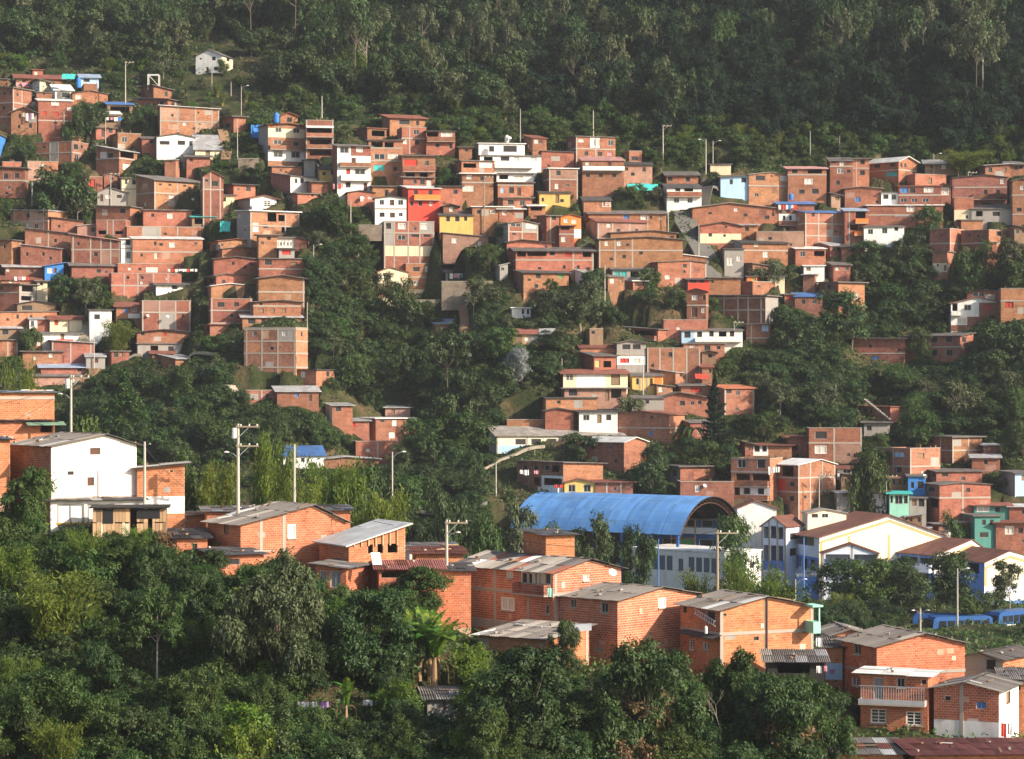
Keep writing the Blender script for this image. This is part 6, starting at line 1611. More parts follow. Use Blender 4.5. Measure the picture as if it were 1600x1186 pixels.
zn_ = [(-70, 160, 'in forest above the top left houses'), (160, 420, 'in forest around the lone white house'), (420, 640, 'in forest above the banded three storey house'), (640, 860, 'in forest above the brick tower house'), (860, 1080, 'in forest above the pink roof balcony house'), (1080, 1300, 'in forest above the street lamps'), (1300, 1480, 'in forest above the shining white roof'), (1480, 1680, 'in forest at the upper right corner')]
for i, (a_, b_, lab) in enumerate(zn_):
    zone(a_, b_, -60, 250, 24, 9.5, 16.0, fkinds[i // 2], lab, 'forest trees on the upper slope', vlim=lambda u, v: v < edge(u) - 14, gap=1.05, check=True, wr=(0.62, 0.9))
    zone(a_, b_, 40, 262, 15, 2.0, 4.2, ['shrub_mid', 'shrub_olive', 'bamboo', 'shrub_bright', 'shrub_dark', 'cane_grass'], lab.replace('in forest', 'at the forest edge'), 'shrubs along the forest edge', vlim=lambda u, v: edge(u) - 46 < v < edge(u) + 10, gap=1.0)
zone(620, 1040, 20, 205, 22, 11, 15, ['far_eucalypt'], 'in the central forest', 'pale trunked trees of the central forest', vlim=lambda u, v: v < edge(u) - 6, gap=.8, wr=(.4, .55))
zone(1240, 1560, 20, 215, 7, 12, 17, ['far_eucalypt'], 'in the right forest', 'pale trunked trees of the right forest', vlim=lambda u, v: v < edge(u) - 6, gap=.8, wr=(.4, .55))
zone(230, 480, 100, 185, 40, 1.8, 3.6, ['shrub_mid', 'shrub_olive', 'cane_grass', 'shrub_bright'], 'on grassy slope below the lone white house', 'shrubs below the white house', gap=1.0)
zone(640, 820, 160, 230, 26, 1.5, 3.0, ['cane_grass', 'shrub_olive', 'bamboo', 'shrub_bright'], 'on light grassy slope right of brick tower house', 'shrubs on the light slope', gap=.9)
mix = [DK, DK, MD, MD, OL]
for z in [
 (490, 610, 420, 700, 14, 4.5, 9.2, mix, 'in left half of the wooded ravine'),
 (560, 790, 480, 770, 40, 5.0, 10.3, mix + ['far_tall'], 'in the wooded ravine between the brick houses'),
 (640, 800, 430, 560, 11, 3.4, 5.8, mix, 'at head of the ravine beside the path'),
 (130, 340, 585, 720, 16, 4.5, 8.6, mix, 'behind the white ridge house'),
 (330, 560, 600, 720, 16, 3.9, 7.5, [MD, MD, DK, 'far_bright'], 'on the slope below tall frame tower'),
 (780, 900, 500, 600, 7, 3.4, 6.9, mix, 'around the stilt hut'),
 (860, 960, 470, 545, 5, 3.4, 5.8, mix, 'on slope above long veranda house'),
 (1000, 1080, 450, 510, 4, 2.8, 4.6, mix, 'left of red ridge roof brick house'),
 (1180, 1340, 490, 660, 23, 4.5, 8.6, mix, 'in the right hand wood below dark brick frame house'),
 (1330, 1620, 395, 520, 28, 4.5, 8.6, mix, 'in the right hand wood above the chalet'),
 (1330, 1620, 520, 680, 26, 4.5, 9.2, mix, 'in the right hand wood around diagonal stair house'),
 (1430, 1620, 640, 760, 12, 4.5, 9.2, mix, 'at right edge above sky blue house'),
 (1060, 1200, 650, 760, 12, 3.9, 6.9, mix, 'around the tall conifer'),
 (980, 1060, 700, 800, 7, 4.5, 6.9, mix, 'left of grey and orange house behind blue arch'),
 (1300, 1400, 680, 810, 8, 3.4, 6.9, mix, 'between orange frame house and mint house'),
 (0, 170, 430, 640, 10, 2.8, 5.8, mix, 'among the lower left houses'),
 (0, 130, 220, 345, 8, 3.4, 6.9, mix, 'around the big dark tree at left'),
 (440, 600, 320, 430, 8, 2.8, 5.8, mix, 'on bank left of cream based house'),
 (680, 800, 350, 450, 10, 2.8, 5.8, mix, 'around the weathered pale brick house'),
 (960, 1110, 230, 320, 7, 2.2, 5.2, mix, 'on green bank beside pink roof balcony house'),
 (600, 800, 740, 880, 14, 4.5, 8.0, mix, 'behind the ridge left of blue hall'),
 (380, 470, 255, 345, 4, 1.8, 3.4, mix, 'beside white gabled storey'),
]:
    zone(*z, 'trees ' + z[-1])
def nearlim(u, v): return v > np.interp(u, _cu, _cv) + 22
zone(-60, 330, 860, 1230, 46, 3.0, 5.5, ['near_mid', 'near_dark', 'near_mid', 'near_dark', 'bamboo', 'shrub_mid'], 'on the foreground slope at left', 'plants on the near slope', NEAR, nearlim, 1.2)
zone(330, 760, 930, 1230, 50, 2.6, 4.8, ['near_mid', 'near_dark', 'shrub_mid', 'shrub_bright'], 'on the foreground slope below ridge houses', 'plants on the near slope', NEAR, nearlim, 1.2)
zone(700, 1340, 1060, 1240, 46, 3.0, 6.0, ['near_dark', 'near_dark', 'near_mid', 'shrub_dry'], 'on the dark foreground slope right of centre', 'plants on the near slope', NEAR, nearlim, 1.1)
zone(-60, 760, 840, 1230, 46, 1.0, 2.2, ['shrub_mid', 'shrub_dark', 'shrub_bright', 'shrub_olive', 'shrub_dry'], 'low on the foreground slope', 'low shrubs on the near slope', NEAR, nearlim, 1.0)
for z in [(1260, 1620, 930, 1010, 22, 2.5, 4.5, [MD, DK], 'parked buses', 318), (1150, 1340, 900, 965, 12, 3, 5, [MD, 'bamboo'], 'blue stair block', 320), (-40, 330, 700, 800, 18, 3, 5.5, [MD, 'bamboo', DK], 'left ridge', 228), (300, 700, 740, 860, 34, 3, 5.5, ['bamboo', 'bamboo', MD, 'far_bright'], 'main ridge gable', 228)]:
    n = 0
    for _ in range(z[4] * 12):
        if n >= z[4]: break
        u, v = random.uniform(z[0], z[1]), random.uniform(z[2], z[3]); Y = z[9] + random.uniform(0, 26); X = (u - U0) / FPX * Y
        h = random.uniform(z[5], z[6]); vb = V0 - height(X, Y) / Y * FPX
        if abs(vb - v) > 60 or in_house(X, Y, .8) or hides(u, vb, h * FPX / Y, h * FPX / Y, Y): continue
        kd = random.choice(z[7])
        plant_at(kd, X, Y, h, h, where({MD: 'green leafy tree', DK: 'dark leafy tree', 'bamboo': 'sunlit bamboo clump', 'far_bright': 'bright leafy tree'}[kd], u, vb - 40, Y < 260), 'plants by the ' + z[8]); n += 1
# masses of crowns that read as one: one object each, crowns scattered by geometry nodes
def scatter(name, P, S, R_, src, label):
    me = bpy.data.meshes.new(name)
    me.from_pydata([tuple(p) for p in P], [], [])
    at = me.attributes.new('size', 'FLOAT_VECTOR', 'POINT'); at.data.foreach_set('vector', np.asarray(S, np.float32).reshape(-1))
    at = me.attributes.new('turn', 'FLOAT_VECTOR', 'POINT'); at.data.foreach_set('vector', np.asarray(R_, np.float32).reshape(-1))
    o = link(name, me); tag(o, label, 'foliage', kind='stuff')
    ng = bpy.data.node_groups.new(name, 'GeometryNodeTree')
    ng.interface.new_socket('Geometry', in_out='INPUT', socket_type='NodeSocketGeometry'); ng.interface.new_socket('Geometry', in_out='OUTPUT', socket_type='NodeSocketGeometry')
    gi, go = ng.nodes.new('NodeGroupInput'), ng.nodes.new('NodeGroupOutput')
    ip, ob = ng.nodes.new('GeometryNodeInstanceOnPoints'), ng.nodes.new('GeometryNodeObjectInfo')
    ob.inputs['Object'].default_value = src; ob.transform_space = 'ORIGINAL'; ob.inputs['As Instance'].default_value = True
    a1, a2 = ng.nodes.new('GeometryNodeInputNamedAttribute'), ng.nodes.new('GeometryNodeInputNamedAttribute')
    for n_, k in ((a1, 'size'), (a2, 'turn')): n_.data_type = 'FLOAT_VECTOR'; n_.inputs['Name'].default_value = k
    L_ = ng.links.new
    L_(gi.outputs[0], ip.inputs['Points']); L_(ob.outputs['Geometry'], ip.inputs['Instance']); L_(a2.outputs[0], ip.inputs['Rotation']); L_(a1.outputs[0], ip.inputs['Scale']); L_(ip.outputs[0], go.inputs[0])
    md = o.modifiers.new('scatter', 'NODES'); md.node_group = ng
def crown_of(kind):        # a standing plant of that kind lends its foliage
    ms = [c for _, c in TK[kind]]
    return next(o for o in bpy.data.objects if o.type == 'MESH' and o.data in ms)
def mass(name, n, u0, u1, v0, v1, r0, r1, kind, label, seed, ymin=FAR, vlim=None, zs=1.0):
    rng = np.random.default_rng(seed); P, S, R_ = [], [], []; t = 0
    while len(P) < n and t < n * 14:
        t += 1
        u, v = rng.uniform(u0, u1), rng.uniform(v0, v1)
        if vlim is not None and not vlim(u, v): continue
        Y = hit(u, v, ymin); X = (u - U0) / FPX * Y; r = rng.uniform(r0, r1)
        if in_house(X, Y, r * .6) or hides(u, v, 2 * r * FPX / Y, 2 * r * zs * FPX / Y, Y): continue
        h = 2 * r * zs * rng.uniform(.8, 1.2)
        P.append((X, Y, height(X, Y) - .14 * h)); S.append((2 * r, 2 * r, h)); R_.append((0, 0, rng.uniform(0, 6.28)))
    scatter(name, P, S, R_, crown_of(kind), label)
inforest = lambda u, v: v < edge(u) - 6
mass('forest_mass', 330, -120, 860, -110, 262, 3.4, 6.6, 'far_dark', 'dense mass of forest crowns on left upper slope', 81, vlim=inforest, zs=1.1)
mass('olive_forest_mass', 120, -120, 1000, -110, 262, 3.0, 5.0, 'far_olive', 'olive crowns scattered through the left forest', 87, vlim=inforest, zs=1.1)
mass('shade_toned_pine_mass', 380, 780, 1720, -110, 262, 3.4, 6.6, 'far_pine_shade', 'dense mass of right upper pine forest in shade dark colour', 86, vlim=inforest, zs=1.25)  # shade over the right slope is put into the leaf colour
mass('forest_margin', 300, -60, 1660, 40, 268, 1.2, 2.6, 'shrub_mid', 'bushy light green margin between forest and houses', 82, vlim=lambda u, v: edge(u) - 40 < v < edge(u) + 28, zs=.8)
RAV = [(490, 640, 410, 720), (560, 800, 470, 800), (130, 570, 585, 730), (780, 960, 470, 610), (1180, 1620, 480, 700), (1320, 1620, 390, 480), (980, 1200, 640, 800), (1290, 1400, 680, 810), (600, 800, 700, 850)]
mass('ravine_bushes', 700, 120, 1640, 390, 850, 1.5, 3.4, 'far_dark', 'dark bushes filling the ravine and the woods between houses', 83, vlim=lambda u, v: any(a_ < u < b_ and c_ < v < e_ for a_, b_, c_, e_ in RAV), zs=.85)
mass('light_bushes', 900, -40, 1640, 200, 850, .7, 1.9, 'shrub_mid', 'lighter bushes scattered between the hillside houses', 84, zs=.8)
mass('dry_bushes', 220, -40, 1640, 200, 700, .5, 1.2, 'shrub_olive', 'dull olive weeds scattered between the hillside houses', 88, zs=.8)
mass('near_bushes', 420, -100, 1400, 850, 1240, .8, 1.9, 'shrub_mid', 'low bushes and creepers covering the near slope', 85, NEAR, nearlim, .8)
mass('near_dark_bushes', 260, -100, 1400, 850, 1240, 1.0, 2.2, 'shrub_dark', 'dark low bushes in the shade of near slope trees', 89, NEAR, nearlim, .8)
# ground cover nobody could count
def cover(name, n, u0, u1, y0, y1, size, mat, label, hmax, seed):
    rng = np.random.default_rng(seed)
    u = rng.uniform(u0, u1, n); Y = np.sqrt(rng.uniform(y0 ** 2, y1 ** 2, n)); X = (u - U0) / FPX * Y
    keep = np.ones(n, bool)
    for o, ex, ey, W, D in FP:
        lx = (X - o[0]) * ex[0] + (Y - o[1]) * ex[1]; ly = (X - o[0]) * ey[0] + (Y - o[1]) * ey[1]
        keep &= ~((lx > -.5) & (lx < W + .5) & (ly > -.7) & (ly < D + .5))
    keep &= ~((u > 288) & (u < 385) & (Y > 525) & (Y < 556))
    u, X, Y = u[keep], X[keep], Y[keep]
    i = np.clip(np.searchsorted(UA, u) - 1, 0, len(UA) - 2); j = np.clip(np.searchsorted(YA, Y) - 1, 0, len(YA) - 2)
    p = (u - UA[i]) / (UA[i+1] - UA[i]); q_ = (Y - YA[j]) / (YA[j+1] - YA[j])
    Z = (ZG[i, j]*(1-p) + ZG[i+1, j]*p)*(1-q_) + (ZG[i, j+1]*(1-p) + ZG[i+1, j+1]*p)*q_
    patch = 0.5 + 0.5 * np.sin(X * .21 + 1.7 * np.sin(Y * .13)) * np.sin(Y * .17 + 1.3 * np.sin(X * .11))
    k2 = rng.uniform(0, 1, len(X)) < 0.25 + 0.75 * patch
    X, Y, Z, patch = X[k2], Y[k2], Z[k2], patch[k2]
    P = np.stack([X, Y, Z + rng.uniform(0, 1, len(X)) ** 1.5 * hmax * (0.3 + 0.7 * patch)], 1)
    Nn = rng.normal(size=P.shape) * .7 + np.array([0, -.35, .6])
    o = link(name, quads_mesh(name, leaves(rng, P, Nn, size, .45, -.4), [MATS[mat]])); tag(o, label, 'ground cover', kind='stuff')
cover('undergrowth', 110000, -120, 1720, 158, 216, .34, 'lf_mid', 'leafy undergrowth covering the near foreground slope', 1.1, 71)
cover('hillside_grass', 300000, -120, 1720, 394, 545, .6, 'lf_grass', 'grass and weeds between the houses on far hillside', .7, 72)
cover('forest_floor', 60000, -150, 880, 520, 690, .8, 'lf_dark', 'dense understorey of the left upper forest', 2.5, 73)
cover('shade_toned_pine_floor', 60000, 820, 1750, 520, 690, .8, 'lf_pine_shade', 'understorey of the right upper forest coloured dark as shaded', 2.5, 75)
cover('valley_weeds', 70000, -150, 1750, 215, 396, .55, 'lf_mid', 'weeds and bushes on valley floor behind the ridge', .9, 74)
# ------------------------------------------------------------------ roads, paths, steps
def ribbon(name, pts, width, mat, label, ymin=FAR, kind='structure', lift=0.12):
    P = []
    for u, v in pts:
        Y = hit(u, v, ymin); P.append((( u - U0) / FPX * Y, Y))
    Q = []
    for i in range(len(P) - 1):
        for k in range(8): t = k / 8; Q.append((P[i][0] * (1-t) + P[i+1][0] * t, P[i][1] * (1-t) + P[i+1][1] * t))
    Q.append(P[-1]); mb = MB(); prev = None
    for i, (x, y) in enumerate(Q):
        a_, b_ = Q[max(i-1, 0)], Q[min(i+1, len(Q)-1)]; dx, dy = b_[0] - a_[0], b_[1] - a_[1]; l = math.hypot(dx, dy) or 1
        nx, ny_ = -dy / l * width / 2, dx / l * width / 2
        zc = max(height(x + nx * k, y + ny_ * k) for k in (-1, 0, 1)) + lift
        cur = [(x + nx, y + ny_, zc), (x - nx, y - ny_, zc)]
        if prev:
            mb.face([prev[0], prev[1], cur[1], cur[0]], 0)
            for e_ in (0, 1): mb.face([prev[e_], cur[e_], (cur[e_][0], cur[e_][1], cur[e_][2] - .5), (prev[e_][0], prev[e_][1], prev[e_][2] - .5)], 0)
        prev = cur
    tag(link(name, mb.mesh(name, [MATS[mat]])), label, kind=kind)
ribbon('road', [(1112, 420), (1100, 395), (1085, 370), (1072, 350), (1068, 330), (1082, 312), (1105, 300), (1112, 285)], 4.2, 'asphalt', 'narrow concrete road climbing between the brick houses')
ribbon('path', [(722, 535), (726, 510), (724, 485), (716, 468), (712, 455)], 1.6, 'dirt', 'dirt path climbing out of the ravine')
ribbon('footpath', [(742, 738), (775, 722), (810, 708), (850, 700)], 1.2, 'pathc', 'paved path below the long cream hall')
ribbon('dirt_slope', [(352, 250), (356, 232), (350, 215), (346, 200)], 2.0, 'dirt', 'bare dirt gully beside small brick house')
ribbon('lane', [(120, 612), (150, 575), (158, 545)], 2.0, 'dirt', 'dirt lane below brick house with zinc edge')
ribbon('terrace_path', [(160, 549), (230, 553), (300, 556), (345, 556)], 1.4, 'pathc', 'level footpath above the banana plants')
ribbon('gully_road', [(330, 612), (380, 613), (430, 612)], 2.0, 'pathc', 'level lane ending at patched roof house')
ribbon('valley_street', [(640, 806), (680, 812), (720, 806), (745, 790)], 5.0, 'asphalt', 'street between houses behind the near ridge', 392)
def steps(u0, v0, u1, v1, n, w, label, ymin=FAR):
    Y0, Y1 = hit(u0, v0, ymin), hit(u1, v1, ymin); r = empty('staircase', pt(u0, v0, Y0)); set_label(r, label, 'stairs')
    A_, B_ = pt(u0, v0, Y0), pt(u1, v1, Y1)
    for i in range(n):
        p = (B_ - A_) * (i / n)
        boxpart('step', 'pathc', r, p.x - w/2, p.x + w/2, p.y, p.y + (B_.y - A_.y) / n + .35, p.z - .8, p.z + .22)
steps(129, 536, 138, 500, 13, 1.6, 'concrete steps climbing beside the tall white house')
steps(1138, 305, 1166, 288, 9, 1.0, 'outside stair of the washed out blue grey house')
steps(570, 372, 556, 352, 9, 1.2, 'steps up the bank left of cream based house')
# a long plank stair leaning on the unfinished house
Yq = hit(1391, 660, FAR) - 1.6
a_, b_ = pt(1391, 657, Yq), pt(1350, 624, Yq + .6)
r = empty('plank_stair', a_); set_label(r, 'long concrete stair flight crossing front of unfinished brick house', 'stairs')
mb = MB(); dv = b_ - a_; mb.tube([(0, 0, 0), dv], [.22, .22], 4); link('stringer', mb.mesh('stringer', [MATS['co']]), r)
for i in range(12):
    p = dv * (i / 12); boxpart('step', 'co', r, p.x - .22, p.x + .22, p.y - .55, p.y + .55, p.z + .12, p.z + .28)
# ------------------------------------------------------------------ poles, lamps and cables
def pole(u, vt, vb, label, Y=None, ymin=FAR, arms=0, lamp=0, can=False, mat='pole', r=0.13, two=False, ls=1.0):
    Y = Y or hit(u, vb, ymin); p = pt(u, vb, Y); h = (vb - vt) / FPX * Y
    g_ = p.z - height(p.x, Y); g_ = max(g_, 0) + .5
    o = empty('street_lamp' if lamp else 'utility_pole', p); set_label(o, label, 'lamp' if lamp else 'pole', 'poles and street lamps')
    mb = MB(); mb.tube([(0, 0, -g_), (0, 0, h)], [r, r * .65], 8); link('shaft', mb.mesh('shaft', [MATS[mat]], True), o)
    for k in range(arms):
        z = h - .25 - k * 1.6
        boxpart('crossarm', 'polewood', o, -.15, 1.7, -.16, -.06, z - .06, z + .06) if k < 3 else None
        mb = MB(); mb.tube([(0, -.1, z - .9), (.9, -.1, z - .05)], [.03, .03], 4); link('brace', mb.mesh('brace', [MATS['steel']]), o)
        for x in (.25, .95, 1.6): boxpart('insulator', 'frame_white', o, x - .05, x + .05, -.15, -.05, z + .06, z + .22)
    if can:
        mb = MB(); mb.tube([(-.32, -.05, h - 1.2), (-.32, -.05, h - .35)], [.2, .2], 10); link('transformer', mb.mesh('transformer', [MATS['frame_white']], True), o)
    for s_ in ((lamp,) if lamp and not two else ((-1, 1) if two else ())):
        z0 = h - (.3 if arms == 0 else h * .35)
        mb = MB(); mb.tube([(0, 0, z0 - .5 * ls), (s_ * .5 * ls, -.1, z0 + .1 * ls), (s_ * 1.1 * ls, -.2, z0 + .3 * ls)], [.035 * ls, .03 * ls, .03 * ls], 5); link('lamp_arm', mb.mesh('lamp_arm', [MATS['steel']]), o)
        mb = MB(); mb.tube([(s_ * 1.05 * ls, -.2, z0 + .28 * ls), (s_ * 1.3 * ls, -.22, z0 + .33 * ls), (s_ * 1.6 * ls, -.25, z0 + .3 * ls)], [.05 * ls, .11 * ls, .05 * ls], 8); link('lamp_head', mb.mesh('lamp_head', [MATS['frame_white']], True), o)
    return p + Vector((0, 0, h))
for q_ in [
 (813, 170, 224, 'slim white pole on flat white roof of central cluster', dict(r=.09)), (927, 173, 214, 'white pole behind tall brick house with white middle bay', dict()),
 (503, 150, 190, 'white pole behind open fronted brick house', dict()), (196, 96, 168, 'lattice like pole above open dark shack', dict(arms=1)),
 (331, 107, 140, 'thin pole below lone white house', dict(r=.08)), (361, 128, 150, 'short pole right of lone white house', dict(r=.09)), (377, 134, 184, 'tall thin pole behind small brick house alone', dict(r=.08, lamp=1)),
 (371, 185, 250, 'thin pole standing in the dirt gully', dict(r=.09)), (1036, 195, 252, 'grey pole right of unfinished brick room', dict(arms=1)),
 (1103, 218, 272, 'street lamp left of the pair above cream hut', dict(lamp=-1)), (1114, 220, 258, 'street lamp right of the pair above cream hut', dict(lamp=1, r=.1)),
 (1459, 240, 272, 'street lamp above orange terrace wall', dict(lamp=1, r=.09)), (1513, 268, 310, 'pole before brown terrace house', dict(arms=1, r=.1)), (1312, 212, 252, 'antenna mast on slim brick tower house', dict(r=.06)),
 (50, 284, 328, 'double armed street lamp before big dark tree', dict(lamp=1, two=True)), (165, 184, 226, 'white pole before brick house with door', dict(r=.1)), (100, 176, 208, 'thin pole beside orange red shutter house', dict(r=.09)),
 (173, 270, 320, 'pole with cables before grey round shack', dict(arms=1, r=.1)), (757, 275, 345, 'dark pole in front of orange white edged house', dict(arms=1, mat='polewood')), (945, 414, 462, 'white pole before turquoise shanty', dict()),
 (1044, 310, 362, 'pole beside the white house with flowered balcony', dict(r=.1)), (548, 314, 370, 'grey pole left of clean white house', dict()), (530, 408, 440, 'pole on bank of the ravine', dict(r=.1)),
 (740, 470, 506, 'curved street lamp beside the ravine path', dict(lamp=-1, r=.08)), (490, 382, 425, 'street lamp right of stacked orange houses', dict(lamp=1, r=.08)), (1005, 562, 618, 'white pole before yellow and orange cottage', dict()),
 (775, 722, 775, 'white pole beside grass path', dict()), (1306, 600, 642, 'white pole right of the pair above right wood', dict(r=.09)), (1296, 601, 640, 'white pole left of the pair above right wood', dict(r=.09)),
 (480, 472, 552, 'white pole hugging the tall frame tower', dict(r=.09)), (147, 524, 578, 'pole before brick house with zinc edge', dict(r=.1)), (1092, 352, 408, 'rusty pole by the road bend', dict(r=.1)),
 (1147, 502, 540, 'grey pole before long white balcony house', dict(arms=1, r=.08)), (1404, 385, 420, 'street lamp among right slope trees', dict(lamp=-1, r=.08)), (1385, 742, 790, 'pole before frame house with red curtain', dict(r=.1, arms=1)),
 (1266, 205, 252, 'faint pole at forest edge right of street lamps', dict(r=.08)), (1280, 740, 790, 'pole before orange frame house with white roof', dict(r=.12, arms=1)), (878, 560, 582, 'short white post behind billboard house', dict(r=.08)),
]:
    pole(q_[0], q_[1], q_[2], q_[3], **q_[4])
pA = pole(372, 662, 800, 'tall pole with transformer and crossarms on the ridge', Y=212, arms=2, can=True, lamp=-1, r=.17, ls=.7)
pB = pole(460, 694, 800, 'plain leaning pole right of transformer pole on ridge', Y=214, r=.14)
pC = pole(111, 586, 680, 'pole with transformer and lamp behind white ridge house', Y=232, arms=1, can=True, lamp=-1, r=.15, ls=.7)
pD = pole(226, 690, 800, 'grey pole with coiled cable right of white ridge house', Y=212, r=.14, lamp=1, ls=.35)
pE = pole(698, 812, 880, 'pole with lamp arm behind patchwork roof', Y=206, lamp=1, arms=1, r=.15, ls=.7)
pF = pole(1121, 828, 930, 'wooden lamp pole behind wide orange gabled house', Y=205, lamp=1, arms=1, mat='polewood', r=.15, ls=.6)
pG = pole(1438, 950, 1000, 'double headed street lamp above big orange gable', Y=203, lamp=1, two=True, r=.11, ls=.45)
pole(1496, 888, 985, 'tall street lamp beside the parked buses', Y=338, lamp=1, r=.14)
pole(1243, 905, 945, 'lamp post left of blue stair block', Y=350, lamp=1, r=.1)
pole(613, 706, 800, 'street lamp pole behind bright bamboo slope', Y=300, lamp=1, r=.12)
pole(1029, 842, 900, 'blue steel mast before classroom wing', Y=370, mat='school_blue', r=.1)
pole(1256, 840, 930, 'dark blue post before gymnasium', Y=372, mat='school_blue', r=.12)
def cable(A_, B_, sag, label, r=.018):
    mb = MB(); P = []
    for k in range(17):
        t = k / 16; p = A_.lerp(B_, t); P.append(p + Vector((0, 0, -sag * 4 * t * (1 - t))))
    mb.tube(P, [r] * 17, 4, cap=False)
    o = link('power_cable', mb.mesh('power_cable', [MATS['black']])); set_label(o, label, 'cable', 'overhead cables')
cable(pA, pB + Vector((0, 0, -.4)), .5, 'cable between transformer pole and plain ridge pole')
cable(pC, pt(-30, 632, 212), .7, 'black cable sagging left of pole above orange wall')
cable(pC + Vector((0, 0, -.8)), pt(-30, 668, 214), .8, 'lower black cable across the orange wall')
cable(pC + Vector((0, 0, -.3)), pD, 1.0, 'cable from transformer pole down to grey pole')
cable(pD + Vector((0, 0, -.4)), pt(288, 760, 214), .3, 'cable over the orange shed house')
cable(pA + Vector((0, 0, -1.6)), pD + Vector((0, 0, -.6)), .8, 'cable from transformer pole left to grey pole')
cable(pB + Vector((0, 0, -3.6)), pt(640, 824, 205), .6, 'cable running down to the white tilted roof')
cable(pt(460, 785, 212), pE, 1.4, 'long cable above white tilted roof to lamp pole')
cable(pE, pF, 1.8, 'long cable across patchwork roof to wooden lamp pole')
cable(pF + Vector((0, 0, -.7)), pG, 2.0, 'cable from wooden lamp pole to double headed lamp')
cable(pG, pt(1640, 1050, 190), 1.2, 'cable passing over grey plastered house')
cable(pG + Vector((0, 0, -.5)), pt(1640, 1030, 196), 1.0, 'upper cable at right edge over grey house')
cable(pt(813, 195, 505), pt(927, 196, 507), .8, 'far cable between the two white roof poles')
# ------------------------------------------------------------------ water tanks, dishes, tarps, clothes
def hz(u, v):      # distance of the house wall seen at a pixel
    c = [d for d in HOUSES if d['n'][0] <= u <= d['n'][2] and d['n'][3] - 12 <= v <= d['n'][4] + 2]
    return min(c, key=lambda d: d['Yd'])['Yd'] if c else hit(u, v, FAR)
def tank(u, vt, vb, wpx, mat, label, Y):
    s_ = FPX / Y; p = pt(u, vb, Y); r_ = wpx / s_ / 2; h = (vb - vt) / s_
    o = empty('water_tank', p); set_label(o, label, 'water tank', 'rooftop water tanks')
    mb = MB(); mb.tube([(0, 0, 0), (0, 0, h * .2), (0, 0, h * .8), (0, 0, h * .9)], [r_ * .88, r_, r_, r_ * .8], 12); link('body', mb.mesh('tank_body', [MATS[mat]], True), o)
    mb = MB(); mb.tube([(0, 0, h * .9), (0, 0, h)], [r_ * .5, r_ * .45], 10); link('lid', mb.mesh('tank_lid', [MATS[mat]]), o)
tank(123, 121, 137, 8, 'bl', 'blue plastic water tank in top left cluster', hz(140, 138) - 1)
tank(432, 176, 192, 9, 'bl', 'blue water tank beside gabled attic room', hz(452, 190))
tank(605, 299, 309, 7, 'black', 'black water tank on clean white house', hz(610, 320) + 3)
tank(792, 211, 223, 7, 'frame_white', 'white tank on flat white roof house', hz(790, 235) + 3)
tank(1236, 302, 312, 7, 'bl', 'dark blue drum below three level brick house', hz(1250, 300) - 1.2)
tank(338, 381, 392, 12, 'black', 'black tank at opening of orange gable house', hz(360, 395) - .8)
tank(266, 892, 905, 26, 'black', 'black covered tank under dark patched shack', 203)
tank(1103, 978, 990, 5, 'frame_white', 'white bucket on metal ledge of wide orange gable house', 195.5)
def dish(u, v, r_, label, Y, az=0.5):
    o = empty('satellite_dish', pt(u, v, Y), az); o.rotation_euler.x = rad(-38); set_label(o, label, 'dish', 'satellite dishes')
    mb = MB(); n = 14; prev = None
    for k in range(4):
        q_ = k / 3 * r_; ring = [(q_ * math.cos(a2), -.18 * r_ + .35 * r_ * (k / 3) ** 2 * -1 + .3, q_ * math.sin(a2) + .25) for a2 in np.linspace(0, 2 * math.pi, n, endpoint=False)]
        if prev:
            for i in range(n): mb.face([prev[i], prev[(i+1) % n], ring[(i+1) % n], ring[i]], 0)
        prev = ring
    link('reflector', mb.mesh('reflector', [MATS['frame_white']], True), o)
    mb = MB(); mb.tube([(0, .15, .2), (0, .35, -.3)], [.03, .03], 5); mb.tube([(0, .1, -r_ + .3), (0, -.55, .2)], [.015, .015], 4); link('bracket', mb.mesh('bracket', [MATS['steel']]), o)
dish(960, 897, .34, 'large white satellite dish on roof of lit gable house', 197, .4)
dish(263, 495, .3, 'right grey satellite dish on brick frame house', hz(263, 495) - .5); dish(232, 494, .28, 'left grey satellite dish on brick frame house', hz(232, 494) - .5)
dish(567, 310, .4, 'white dish on gabled orange house left of white house', hz(567, 312) - .5); dish(1447, 745, .35, 'grey dish on vivid blue narrow house', hz(1440, 750) - .6)
dish(1103, 760, .33, 'white dish on blank brick house behind blue arch', hz(1100, 765) - .6)
dish(302, 312, .3, 'small round dish on four vent brick house', hz(302, 312) - .5); dish(798, 216, .35, 'small dish on top of flat white roof', hz(798, 230) + 2)
def clothes(u0, u1, v, Y, cols, label, hpx=8):
    s_ = FPX / Y; p0, p1 = pt(u0, v, Y), pt(u1, v, Y); W = p1.x - p0.x
    o = empty('clothes_line', p0); set_label(o, label, 'laundry', 'washing hung out to dry')
    mb = MB(); mb.tube([(0, 0, 0), (W / 2, 0, -.05), (W, 0, 0)], [.012] * 3, 4); link('line', mb.mesh('line', [MATS['black']]), o)
    x = .05; i = 0; rng = random.Random(int(u0 * 3 + v))
    while x < W - .2:
        w = min(rng.uniform(.35, .8), W - x); h = hpx / s_ * rng.uniform(.7, 1.1)
        mb = MB(); n = 6
        for k in range(n):
            x0, x1 = x + w * k / n, x + w * (k + 1) / n; y0, y1 = .05 * math.sin(k * 1.9 + i), .05 * math.sin((k + 1) * 1.9 + i)
            mb.face([(x0, y0 * 1.6, -h + .03 * math.sin(k + i)), (x1, y1 * 1.6, -h + .03 * math.sin(k + 1 + i)), (x1, y1 * .3, -.02), (x0, y0 * .3, -.02)], 0)
        link('garment', mb.mesh('garment', [MATS[cols[i % len(cols)]]], True), o); x += w + rng.uniform(.03, .15); i += 1
